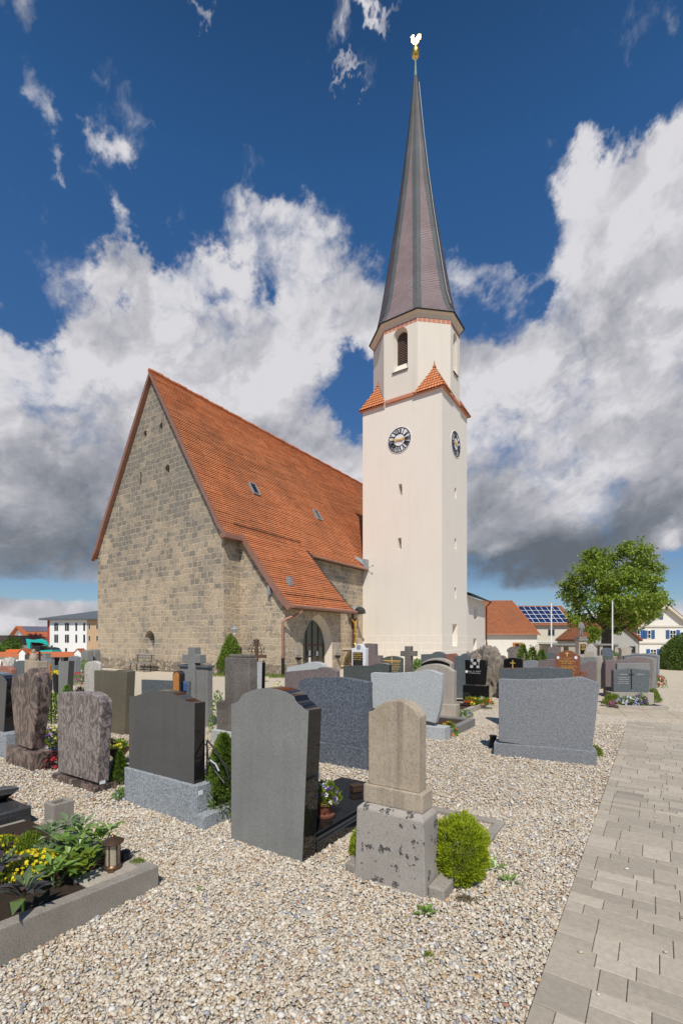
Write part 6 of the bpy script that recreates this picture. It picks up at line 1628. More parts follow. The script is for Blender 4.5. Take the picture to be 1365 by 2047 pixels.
def conifer(name, label, P, r, h, n, L, W, mt, group=PG, cat='conifer', trunk=True, lean=0.0, tops=1):
    root = thing(name, P, 0, label, cat, group)
    t = RNG.random(n) ** 0.75; th = RNG.uniform(0, 6.28, n)
    rad = r * (1 - t) ** 0.75 * (0.72 + 0.28 * np.abs(np.sin(th * 3 + t * 17))) * (1 - 0.5 * RNG.random(n) ** 2)
    x, y, z = rad * np.cos(th), rad * np.sin(th), h * (0.04 + 0.93 * t)
    if tops > 1:
        k = RNG.integers(0, tops, n); off = np.linspace(-r * .55, r * .55, tops)
        hh = RNG.uniform(.82, 1.0, tops); x = x * .6 + off[k]; z = z * hh[k]
    u = np.stack([np.cos(th) * .8, np.sin(th) * .8, np.full(n, .55)], 1) + RNG.normal(0, .35, (n, 3))
    nr = np.stack([-np.sin(th), np.cos(th), np.zeros(n)], 1) + RNG.normal(0, .6, (n, 3))
    rnd = np.clip(0.2 + 0.6 * RNG.random(n) + 0.15 * np.sin(th * 5 + t * 30), 0, 1)
    leaves('foliage', np.stack([x, y, z], 1), u, nr, L * RNG.uniform(.7, 1.3, n), W, rnd, M[mt], root)
    MB().tube([(0, 0, 0), (0, 0, h * .8)], [r * .10, r * .03], 6).build('trunk', M['bark'], root)
    return root
def tree(name, label, P, blobs_, trunk, mt, nleaf, L, W, limbs, group=None, cat='tree', seed=3):
    root = thing(name, P, 0, label, cat, group)
    rng = np.random.default_rng(seed)
    Ps, Us, Ns, Rs = [], [], [], []
    tot = sum(b[3] ** 2 for b in blobs_)
    for (bx, by, bz, br) in blobs_:
        n = int(nleaf * br ** 2 / tot)
        # twig tufts within the cluster, leaves round each tuft
        nt = max(4, n // 16)
        u = rng.normal(size=(nt, 3)); u /= np.linalg.norm(u, axis=1, keepdims=True)
        rr = br * rng.random(nt) ** 0.33 * (0.78 + 0.30 * rng.random(nt))
        c = np.array([bx, by, bz]) + u * rr[:, None] * np.array([1, 1, .85])
        k = rng.integers(0, nt, n)
        p = c[k] + rng.normal(0, L * 0.75, (n, 3)) * np.array([1, 1, .7])
        d = u[k] * .5 + rng.normal(0, .6, (n, 3)) + np.array([0, 0, -.25])
        Ps.append(p); Us.append(d); Ns.append(u[k] * .4 + rng.normal(0, .5, (n, 3)) + np.array([0, 0, .6]))
        tone = rng.normal(.45, .13, nt)
        Rs.append(np.clip(tone[k] + rng.normal(0, .16, n), 0, 1))
    p, d, nn, r = map(np.concatenate, (Ps, Us, Ns, Rs))
    leaves('crown', p, d, nn, L * rng.uniform(.7, 1.3, len(p)), W * rng.uniform(.7, 1.2, len(p)), r, M[mt], root)
    MB().tube(trunk[0], trunk[1], 10).build('trunk', M['bark'], root, smooth=60)
    for lm in limbs: MB().tube(lm[0], lm[1], 7).build('limb', M['bark'], root, smooth=60)
    return root

BEDS = []
def left_bed():
    """planted grave with concrete kerbs at the lower left"""
    C = Gp(318, 1776); d, n = dirs(ROT)
    wl = -on_line(C, d, 70)                       # width to the left kerb
    l = 1.95
    root = thing('grave_border', C - d * wl - n * l, ROT, 'washed concrete border of the planted grave, nearest at lower left', 'grave border', 'grave borders in the churchyard')
    t = 0.085
    def wedge(x0, x1, y0, y1, za, zb, nm):
        b = MB(); b.add([(x0, y0, 0), (x1, y0, 0), (x1, y1, 0), (x0, y1, 0), (x0, y0, za), (x1, y0, za), (x1, y1, zb), (x0, y1, zb)], [(0, 3, 2, 1), (4, 5, 6, 7), (0, 1, 5, 4), (1, 2, 6, 5), (2, 3, 7, 6), (3, 0, 4, 7)])
        b.build(nm, M['conc'], root, bevel=0.006)
    wedge(wl - t, wl, 0, l, 0.26, 0.155, 'kerb'); wedge(.30, wl - t - .002, l - t, l, 0.15, 0.15, 'kerb'); wedge(0, t, 0, l - t - .002, 0.15, 0.11, 'kerb')
    b = MB(); b.add([(t, 0, .17), (wl - t, 0, .17), (wl - t, l - t, .12), (t, l - t, .12)], [(0, 1, 2, 3)]); b.build('soil', M['soil'], root)
    BEDS.append((C - d * wl - n * l, d, n, wl, l))
    O = root.location.copy()
    def B(x, y): return O + d * x + n * y + Vector((0, 0, .17 - .05 * y / l))
    def Bp(px, py, z=0.15): return Gp(px, py, z)
    # flat slab for the lantern
    q = Bp(215, 1742)
    s = thing('stepping_slab', Vector((q.x, q.y, .125)), ROT, 'pale flat stone slab in the bed under the lantern', 'stone slab')
    MB().prism([(-.11, 0), (.13, 0), (.13, .022), (-.11, .022)], -.17, .17).build('slab', M['beigeconc'], s, bevel=.008)
    # lantern
    q = Gp(226, 1735, .147)
    ln = thing('grave_lantern', q, 0.3, 'old bronze grave lantern with glass panes and a white candle, on the bed corner', 'lantern')
    k = MB(); k.lathe([(.048, 0), (.058, .004), (.058, .018), (.050, .024), (.046, .030)], 20); k.build('base', M['bronze'], ln, smooth=40)
    MB().lathe([(.044, .028), (.044, .172)], 20).build('glass', M['lampglass'], ln, smooth=40)
    for i in range(6):
        a = i * math.pi / 3 + .2; MB().box(-.004, .004, -.003, .003, .026, .176).build('post', M['bronze'], ln, (.046 * math.cos(a), .046 * math.sin(a), 0), a + math.pi / 2)
    MB().lathe([(.046, .172), (.070, .174), (.072, .182), (.05, .196), (.022, .206), (.012, .210), (.014, .218), (.006, .228)], 24).build('lid', M['bronze'], ln, smooth=40)
    MB().lathe([(.024, .03), (.024, .105), (.02, .11)], 14).build('candle', M['candle'], ln, smooth=40)
    MB().box(-.02, .02, -.075, -.045, -.004, .014).build('catch', M['bronze'], ln, bevel=.003)
    q = Gp(249, 1722, .13)
    rk = MB(); rk.lathe([(.04, 0), (.046, .03), (.04, .07), (.02, .08)], 10); o = rk.build('stone_cup', M['blackpaint'], None, q, 0, 40); tag(o, 'small dark cup behind the bronze lantern', 'cup')
    # square concrete block with hollow top (old stone foot)
    P = Gp(107, 1674); wbl = on_line(P, n, 149); dl = -on_line(P, d, 89)
    fb = thing('foot_stone', P, ROT, 'square washed-concrete block with a mossy hollow on top, behind the planted bed', 'stone block')
    h = zat(1611, P.y) - 0.0
    t2 = .035
    for bx in ((-dl, 0, 0, t2), (-dl, 0, wbl - t2, wbl), (-dl, -dl + t2, t2, wbl - t2), (-t2, 0, t2, wbl - t2)):
        MB().box(*bx, 0, h).build('side', M['conc'], fb, bevel=.004)
    MB().box(-dl + t2, -t2, t2, wbl - t2, 0, h - .05).build('hollow_floor', M['soil_grey'], fb)
    # dark polished grave border further left
    Cc = Gp(63.5, 1652)
    r = thing('grave_border', Cc - d * 1.0 - n * 1.6, ROT, 'dark polished granite border cut off by the left edge', 'grave border', 'grave borders in the churchyard')
    hh = zat(1613, Cc.y)
    for bx in ((0, 1.0, 0, .18), (0, 1.0, 1.42, 1.6), (0, .18, .18, 1.42), (.82, 1.0, .18, 1.42)): MB().box(*bx, 0, hh).build('kerb', M['p_grey'], r, bevel=.006)
    MB().box(.18, .82, .18, 1.42, 0, hh - .04).build('soil', M['soil'], r)
    v = thing('grave_bowl', Gp(-4, 1600, hh) , 0, 'dark stone bowl at the left edge on the polished border', 'bowl'); MB().lathe([(.07, 0), (.09, .02), (.16, .07), (.17, .085), (.14, .08)], 16).build('bowl', M['p_black'], v, smooth=40)
    # planting
    def sp(px, py, z=.15): q = Gp(px, py, z); return q
    bushy('perennial', 'leafy hellebore with light green hand-shaped leaves, left of the lantern', sp(172, 1728, .12), [(0, .08, .14, .15, .055, 11), (-.09, .10, .16, .15, .055, 11), (.08, .06, .13, .14, .05, 10), (-.02, -.05, .13, .15, .056, 11), (.11, .12, .17, .13, .05, 10), (-.13, 0, .13, .14, .05, 10), (.06, -.07, .09, .13, .05, 9), (-.08, -.08, .08, .13, .05, 9), (.13, .02, .10, .12, .045, 9)], 'l_green')
    bushy('perennial', 'hellebore with darker grey-green leaves behind the yellow flowers', sp(128, 1712, .12), [(0, .06, .14, .14, .042, 11), (-.10, .02, .13, .14, .042, 11), (.08, .12, .16, .13, .042, 11), (-.06, .16, .16, .13, .042, 10), (.02, -.06, .11, .14, .042, 10), (-.14, .10, .13, .13, .042, 10)], 'l_grey')
    bushy('perennial', 'low hellebore seedling with broad leaves at the front of the bed', sp(108, 1772), [(0, 0, .06, .17, .06, 11), (.06, .03, .08, .14, .05, 9), (-.05, .05, .08, .13, .05, 9)], 'l_green')
    bushy('perennial', 'lime green bushy plant in front of the lantern slab', sp(158, 1754), [(0, 0, .09, .09, .042, 12), (.06, .03, .10, .09, .042, 12), (-.06, .02, .08, .09, .04, 12), (.02, -.06, .06, .09, .04, 11), (.07, -.05, .06, .08, .036, 10), (-.05, -.05, .06, .09, .04, 10)], 'l_lime')
    r = bushy('perennial', 'bronze-leaved plant with a small red bud in the lower left corner', sp(46, 1822, .17), [(0, 0, .07, .21, .068, 12), (.01, .01, .11, .15, .05, 9)], 'l_dark')
    MB().lathe([(.004, .10), (.014, .115), (.008, .135)], 8).build('bud', M['f_red'], r)
    bushy('perennial', 'second bronze-leaved plant cut off by the left edge', sp(-14, 1768, .16), [(0, 0, .08, .19, .06, 11), (.05, .04, .10, .15, .05, 9)], 'l_dark')
    flower_clump('yellow_flowers', 'dense mound of small yellow flowers in the middle of the bed', sp(62, 1744), .19, .18, .13, [('f_yellow', 1.0)], .026, 1500, 230, 'l_lime', .022, .008)
    flower_clump('yellow_flowers', 'yellow flowers at the left end of the bed', sp(4, 1708), .14, .16, .12, [('f_yellow', 1.0)], .024, 700, 75, 'l_lime', .026, .009)
    mound('moss_plant', 'bright lime feathery tuft between the yellow flowers and the block', 'plant', sp(60, 1700), .10, .10, .12, 1300, .035, .006, 'l_lime', up=.7)
    mound('moss_plant', 'silvery grey-green low plant beside the lime tuft', 'plant', sp(88, 1712), .09, .09, .08, 500, .035, .014, 'l_grey', up=.4)
    flower_clump('red_flowers', 'tiny dark red flowers near the back of the bed', sp(34, 1688), .07, .07, .07, [('f_magenta', 1.0)], .02, 200, 26, 'l_red', .03, .01)
    mound('moss_plant', 'little green cushion in the corner by the lantern', 'plant', Gp(275, 1728, .13), .06, .035, .03, 300, .018, .006, 'l_lime', up=.6)

def plants():
    # globe thuja by the beige stone
    Pt = Gp(921, 1766)
    r = thing('globe_shrub', Pt, 0, 'round bright green globe thuja beside the beige headstone', 'shrub')
    n = 15000
    u = unit(n); cl = unit(240)
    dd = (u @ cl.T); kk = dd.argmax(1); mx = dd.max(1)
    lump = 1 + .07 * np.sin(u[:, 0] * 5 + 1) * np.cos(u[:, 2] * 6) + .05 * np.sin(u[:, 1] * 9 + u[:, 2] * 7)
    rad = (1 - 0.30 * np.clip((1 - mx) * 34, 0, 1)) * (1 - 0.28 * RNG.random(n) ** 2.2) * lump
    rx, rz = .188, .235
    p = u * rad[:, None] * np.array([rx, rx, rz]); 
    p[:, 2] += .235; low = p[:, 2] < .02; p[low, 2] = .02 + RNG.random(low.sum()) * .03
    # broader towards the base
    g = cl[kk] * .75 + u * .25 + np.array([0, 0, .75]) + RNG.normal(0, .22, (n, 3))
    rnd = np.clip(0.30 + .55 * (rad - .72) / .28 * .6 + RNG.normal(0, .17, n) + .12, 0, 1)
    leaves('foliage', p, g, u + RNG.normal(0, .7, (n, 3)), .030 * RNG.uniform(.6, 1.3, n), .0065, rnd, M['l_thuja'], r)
    MB().tube([(0, 0, 0), (.01, 0, .2)], .015, 6).build('trunk', M['bark'], r)
    r2 = thing('globe_shrub', Gp(724, 1712), 0, 'small bright green shrub peeking out left of the lichened block', 'shrub')
    n = 2500; p, u = dome(n, .10, .10, .24); leaves('foliage', p, u * .4 + np.array([0, 0, .7]) + RNG.normal(0, .25, (n, 3)), u + RNG.normal(0, .7, (n, 3)), .03, .0065, np.clip(RNG.normal(.55, .2, n), 0, 1), M['l_thuja'], r2)
    # weeds in the gravel
    rosette('weed', 'broad-leaved weed in the gravel before the lichened block', Gp(850, 1835), .085, .036, 12, 'l_green', (0.35, 1.2), 2, .015)
    rosette('weed', 'dandelion in the gravel right of the globe thuja', Gp(1016, 1768), .10, .026, 11, 'l_green', (0.1, .9), 2, .01)
    rosette('weed', 'second dandelion just behind the first, by the thuja', Gp(990, 1742), .11, .024, 8, 'l_green', (0.2, .8), 1, .01)
    rosette('weed', 'tiny green seedling alone in the foreground gravel', Gp(855, 1922), .035, .018, 10, 'l_lime', (0.3, 1.2), 2, .02)
    rosette('weed', 'tiny seedling in the gravel left of centre', Gp(398, 1785), .025, .012, 8, 'l_green', (0.2, 1.2), 2, .02)
    mound('moss_plant', 'brownish moss patch at the foot of the globe thuja', 'plant', Gp(930, 1806), .09, .05, .035, 900, .016, .005, 'l_dry', up=.5)
    mound('moss_plant', 'green tuft at the right end of the broad granite slab', 'plant', Gp(1190, 1512), .09, .07, .13, 500, .05, .012, 'l_lime', up=.6)
    # behind the front stones
    conifer('dwarf_conifer', 'pointed dwarf conifer between the dark arched slab and the tall grey slab', Gp(447, 1630), .27, .80, 9000, .045, .012, 'l_conifer')
    conifer('dwarf_conifer', 'dark green dwarf conifer behind the violet veined slab', Gp(239, 1570), .11, .40, 2600, .04, .012, 'l_conifer')
    k = thing('iron_ornament', Gp(420, 1642), ROT, 'bent black iron ornament hanging beside the dark arched slab', 'iron ornament')
    Yk = k.location.y; Z = lambda py: zat(py, Yk); X = lambda px: (px - 420) / F * Yk / .83
    MB().tube([(X(413), 0, Z(1480)), (X(430), .02, Z(1500)), (X(449), .04, Z(1530)), (X(457), .05, Z(1552)), (X(447), .04, Z(1562)), (X(428), .02, Z(1540)), (X(415), 0, Z(1515)), (X(412), 0, Z(1485))], .008, 6).build('hoop', M['blackpaint'], k)
    MB().tube([(X(418), .01, Z(1520)), (X(428), .03, Z(1528)), (X(436), .03, Z(1540))], .010, 6).build('leaf', M['greymetal'], k)
    MB().tube([(X(413), 0, Z(1480)), (X(412), 0, 0)], .008, 6).build('post', M['blackpaint'], k)
    # pots and bowls
    pz = .137
    P = Gp(648, 1628, pz)
    pot = thing('flower_pot', P, 0, 'terracotta pot on the black cover slab behind the tall grey stone', 'flower pot')
    MB().lathe([(.06, 0), (.085, .10), (.095, .10), (.095, .125), (.08, .125), (.07, .10)], 18).build('body', M['terracotta'], pot, smooth=40); MB().lathe([(.10, -.002), (.105, .018), (.09, .018)], 18).build('saucer', M['terracotta'], pot, smooth=40)
    flower_clump('pansies', 'purple and white pansies in the terracotta pot', P + Vector((.01, 0, .11)), .13, .12, .17, [('f_purple', .5), ('f_white', .3), ('f_lilac', .2)], .045, 420, 46, 'l_lime', .05, .018)
    bx = thing('holy_water_box', Gp(711, 1582, pz), .5, 'small bronze holy-water box on the black cover slab', 'bronze box')
    MB().box(-.055, .055, -.045, .045, 0, .055).build('box', M['bronze'], bx, bevel=.008); MB().box(-.06, .06, -.05, .05, .056, .075).build('lid', M['bronze'], bx, bevel=.008)
    flower_clump('pansies', 'purple and yellow pansies behind the tapered dark red stone', Gp(106, 1492), .16, .14, .30, [('f_purple', .45), ('f_pale', .55)], .06, 400, 60, 'l_lime', .06, .025)
    flower_clump('pansies', 'yellow pansies in a dark bowl behind the violet slab', Gp(236, 1530) + Vector((0, 0, .24)), .13, .12, .10, [('f_yellow', 1)], .045, 260, 30, 'l_green', .05, .02)
    b = thing('grave_bowl', Gp(236, 1530), 0, 'dark brown bowl on a foot behind the violet slab', 'bowl'); MB().lathe([(.06, 0), (.05, .10), (.16, .22), (.18, .26), (.14, .24)], 18).build('bowl', M['bronze'], b, smooth=40)
    flower_clump('red_flowers', 'single red flowers beside the violet slab', Gp(223, 1545) + Vector((0, 0, .36)), .05, .05, .06, [('f_red', 1)], .05, 60, 7, 'l_green', .04, .015)
    flower_clump('red_flowers', 'red begonias low between the dark red stone and the violet slab', Gp(109, 1538), .10, .09, .22, [('f_red', .8), ('f_white', .2)], .045, 260, 22, 'l_red', .05, .02)
    mound('shrub', 'dark copper-leaved low shrub left of the tapered dark red stone', 'shrub', Gp(24, 1492), .14, .12, .26, 500, .06, .03, 'l_red')
    flower_clump('pansies', 'small violet flowers at the foot of the dark conifer', Gp(247, 1598), .10, .09, .10, [('f_lilac', 1)], .03, 200, 14, 'l_green', .05, .02)
    flower_clump('orange_begonias', 'orange begonias in the kerbed bed behind the pale wave-topped slab', Gp(897, 1472), .14, .12, .24, [('f_orange', 1)], .075, 260, 22, 'l_green', .07, .03)
    flower_clump('pansies', 'mauve pansies in the brown-edged bed behind the beige arched stone', Gp(930, 1433), .14, .16, .14, [('f_lilac', .8), ('f_purple', .2)], .05, 220, 34, 'l_green', .06, .025)
    Pb = at(945, 11.6)
    for (lab, dx, cols) in (('red flowers in the black kerbed bed', -.05, [('f_red', 1)]), ('white flowers in the black kerbed bed', .18, [('f_white', 1)]), ('yellow and green flowers in the black kerbed bed', .05, [('f_yellow', 1)]), ('orange-red flowers at the right end of the black kerbed bed', .36, [('f_orange', .6), ('f_red', .4)])):
        flower_clump('bedding_flowers', lab, Pb + E1 * dx + E2 * (0.10 if 'white' in lab else -.05) + Vector((0, 0, .10)), .15, .16, .16, cols, .065, 220, 22, 'l_lime', .06, .025)
    Pp = at(1262, 11.62)
    flower_clump('petunias', 'white and lilac petunias before the stone with the slim cross', Pp + Vector((-.08, 0, .05)), .34, .2, .22, [('f_lilac', .6), ('f_white', .4)], .075, 420, 70, 'l_green', .06, .025)
    flower_clump('petunias', 'deep purple petunias right of the lilac ones', Pp + Vector((.24, .05, .05)), .18, .15, .28, [('f_purple', 1)], .075, 220, 30, 'l_green', .06, .025)
    flower_clump('petunias', 'magenta petunias at the left end of the pale kerbed bed', Pp + Vector((-.46, .0, .05)), .13, .1, .12, [('f_magenta', 1)], .06, 120, 20, 'l_green', .05, .02)
    mound('moss_plant', 'lime green cushion shrub at the left end of the petunia bed', 'shrub', Pp + Vector((-.36, .22, .05)), .24, .16, .26, 900, .05, .02, 'l_lime')
    mound('shrub', 'light green tuft right of the stone with the slim cross', 'shrub', at(1305, 12.6), .16, .16, .34, 700, .08, .02, 'l_lime', up=.6)
    flower_clump('red_flowers', 'red begonias on the pale kerb at the far right row', at(1318, 16.5), .22, .2, .42, [('f_red', 1)], .10, 160, 26, 'l_green', .08, .03)
    # shrubs among the graves and by the church
    conifer('dwarf_conifer', 'three-pointed green conifer between the grey monument and the red-brown stone', at(1063, 17.0), .62, 1.56, 5200, .10, .028, 'l_conifer', tops=3)
    mound('shrub', 'loose green shrub beside the stone cross', 'shrub', at(834, 17.0), .42, .4, .98, 1800, .10, .04, 'l_green', up=.4)
    ch_ = thing('church_conifer', at(460, 22.4), 0, 'bushy upright conifer in the corner between gable and porch', 'conifer')
    for (dx, dz, rr_, hh_) in ((0, 0, .50, 1.25), (-.12, .55, .36, 1.05), (.16, .6, .34, 1.2), (.0, .9, .28, 1.05), (.38, .35, .26, .7), (-.36, .3, .26, .7)):
        p, u = dome(1500, rr_, rr_, hh_, clump=.2, k=6); p += np.array([dx, 0, dz])
        leaves('foliage', p, u * .5 + np.array([0, 0, .6]) + RNG.normal(0, .3, u.shape), u + RNG.normal(0, .6, u.shape), .11, .04, np.clip(RNG.normal(.55, .2, 1500), 0, 1), M['l_conifer'], ch_)
    MB().tube([(0, 0, 0), (0, 0, 1.4)], [.07, .02], 6).build('trunk', M['bark'], ch_)
    mound('shrub', 'dry brownish bush in the corner under the crucifix', 'shrub', CW(0.9, 10.2), .55, .5, .95, 2600, .09, .03, 'l_dry', up=.5)
    mound('shrub', 'small rose bush with pale leaves beside the bush-hammered stone', 'shrub', at(436, 8.4), .14, .14, .78, 300, .06, .035, 'l_green', up=.3)
    flower_clump('pansies', 'pale yellow pansies behind the tall grey slab', at(556, 11.0), .22, .2, .68, [('f_pale', .7), ('f_purple', .3)], .085, 200, 26, 'l_green', .06, .02)
    mound('shrub', 'yellow-green variegated shrub behind the tapered dark red stone', 'shrub', at(109, 9.6), .26, .25, .58, 900, .07, .03, 'l_lime')
    conifer('dwarf_conifer', 'small round-topped conifer before the dark grey upright slab', at(134, 10.4), .19, .68, 1500, .06, .02, 'l_green')
    flower_clump('yellow_flowers', 'bright yellow flowers in a dark vase, far left rows', at(113, 12.6) + Vector((0, 0, .75)), .12, .1, .13, [('f_yellow', 1)], .07, 60, 24, 'l_lime', .05, .02)
    v = thing('vase_shape', at(113, 12.6), 0, 'tall dark vase holding yellow flowers, far left rows', 'vase'); MB().lathe([(.08, 0), (.06, .3), (.09, .7), (.10, .76)], 12).build('body', M['blackpaint'], v, smooth=40)
    flower_clump('red_flowers', 'pink-red flowers before the weathered pillars', at(154, 17.5), .35, .3, .45, [('f_red', .6), ('f_magenta', .4)], .11, 260, 26, 'l_green', .09, .035)
    mound('shrub', 'low green shrub at the foot of the weathered pillars', 'shrub', at(168, 20.2), .25, .25, .85, 500, .09, .035, 'l_green')
    mound('shrub', 'bronze spiky grass near the pale hand-carved slab', 'shrub', at(160, 12.0), .28, .25, .40, 600, .16, .012, 'l_dry', up=.8)
    for (lab, P, w, l, nb) in (('grass', CW(1.2, .3), 1.5, 1.0, 1500), ('grass', CW(3.6, 1.7), .8, 1.0, 900), ('grass', CW(3.4, .5), .6, .6, 600)):
        x = RNG.uniform(-w, w, nb); y = RNG.uniform(-l, l, nb); pp = np.stack([P.x + x, P.y + y, np.zeros(nb)], 1)
        o = leaves('grass', pp, RNG.normal(0, .35, (nb, 3)) + np.array([0, 0, 1]), unit(nb), RNG.uniform(.06, .20, nb), .018, RNG.random(nb), M['grass']); tag(o, kind='stuff')
    # hedge and trees on the right
    Hb = at(1392, 26.5)
    root = thing('hedge_bush', Hb, 0, 'large clipped round green bush at the right edge', 'bush')
    n = 16000; p, u = dome(n, 2.05, 1.8, 2.2, thick=.22, clump=.10, k=9)
    leaves('foliage', p, u * .5 + RNG.normal(0, .5, (n, 3)) + np.array([0, 0, .3]), u + RNG.normal(0, .4, (n, 3)), .12 * RNG.uniform(.7, 1.3, n), .06, np.clip(RNG.normal(.5, .2, n), 0, 1), M['l_hedge'], root)
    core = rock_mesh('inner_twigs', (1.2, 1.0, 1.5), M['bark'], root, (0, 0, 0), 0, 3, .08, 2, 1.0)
    Y = 50.0; k = Y / F; P = at(1213, Y, terrain(Y))
    def bl(px, py, rp, dy=0.0): return ((px - 1213) * k * 1.05, dy, zat(py, Y) - terrain(Y), rp * k * .78)
    rb = np.random.default_rng(5)
    BL = [bl(1188, 1125, 36), bl(1222, 1112, 34, 1), bl(1258, 1108, 34, -1), bl(1288, 1125, 30), bl(1160, 1150, 34, -1), bl(1150, 1185, 32), bl(1195, 1165, 38, -2), bl(1235, 1160, 40, -2), bl(1275, 1160, 38, -1), bl(1300, 1175, 26),
          bl(1185, 1205, 40, -2), bl(1160, 1225, 30), bl(1225, 1205, 40, -3), bl(1262, 1205, 38, -2), bl(1295, 1200, 34), bl(1318, 1200, 20), bl(1200, 1235, 30, -1), bl(1245, 1235, 32, -1), bl(1280, 1232, 26), bl(1170, 1190, 30, 2), bl(1240, 1180, 40, 2.5), bl(1205, 1140, 34, 2), bl(1270, 1140, 32, 2),
          bl(1140, 1165, 20), bl(1245, 1095, 20), bl(1282, 1097, 18), bl(1180, 1105, 20), bl(1307, 1140, 18), bl(1305, 1225, 16), bl(1150, 1245, 16), bl(1226, 1255, 16), bl(1180, 1250, 18), bl(1262, 1250, 16)]
    tz = lambda py: zat(py, Y) - terrain(Y)
    tree('maple_tree', 'big full-crowned green maple between the houses on the right', P, BL, ([(0, 0, 0), (-.1, 0, tz(1270)), (-.2, 0, tz(1235)), (.1, 0, tz(1180)), (.4, 0, tz(1120))], [.62, .50, .38, .2, .06]), 'l_tree', 18500, .31, .23,
         [([(-.1, 0, tz(1268)), (1.5, -.3, tz(1256)), (3.2, -.2, tz(1238)), (4.6, 0, tz(1205))], [.26, .2, .13, .05]), ([(-.15, 0, tz(1255)), (-1.6, 0, tz(1235)), (-2.8, 0, tz(1200))], [.24, .16, .05]), ([(-.1, 0, tz(1240)), (1.2, .6, tz(1200)), (2.4, .6, tz(1150))], [.2, .13, .05]), ([(-.1, 0, tz(1230)), (-1.0, -.6, tz(1180)), (-1.6, -.6, tz(1130))], [.2, .12, .04])])
    def small_tree(lab, px, py0, Yt, w, mt, seed, cat='tree', n=2600, L=.22):
        kk = Yt / F; P = at(px, Yt, terrain(Yt)); h = zat(py0, Yt) - terrain(Yt); rb = np.random.default_rng(seed)
        BLs = [(rb.normal(0, w * kk * .35), rb.normal(0, w * kk * .3), h * rb.uniform(.45, .88), w * kk * rb.uniform(.28, .42)) for _ in range(9)]
        tree('small_tree', lab, P, BLs, ([(0, 0, 0), (0, 0, h * .7)], [.12, .04]), mt, n, L, L * .6, [], 'trees and bushes beyond the graves', cat, seed)
    small_tree('copper-leaved tree before the orange-roofed house', 72, 1263, 70, 24, 'l_red', 3, n=3600)
    small_tree('light green bush left of the copper-leaved tree', 30, 1276, 62, 24, 'l_hedge', 4, 'bush', 3000)
    small_tree('dark green bush at the left edge beyond the wall', -5, 1284, 60, 18, 'l_green', 5, 'bush')
    small_tree('green tree between orange-roofed house and white block', 91, 1280, 85, 10, 'l_green', 6, n=1500)
    small_tree('small green bush before the house with solar panels', 1108, 1283, 48, 12, 'l_green', 8, 'bush', 1500, .16)
    small_tree('yellow-green young tree beside the war memorial', 1188, 1250, 44, 14, 'l_lime', 9, n=1200, L=.18)
    small_tree('low hedge plant by the peaked blue slate stone', 1228, 1302, 26, 10, 'l_green', 10, 'bush', 700, .10)
left_bed(); paved_path(); gravel(); plants()

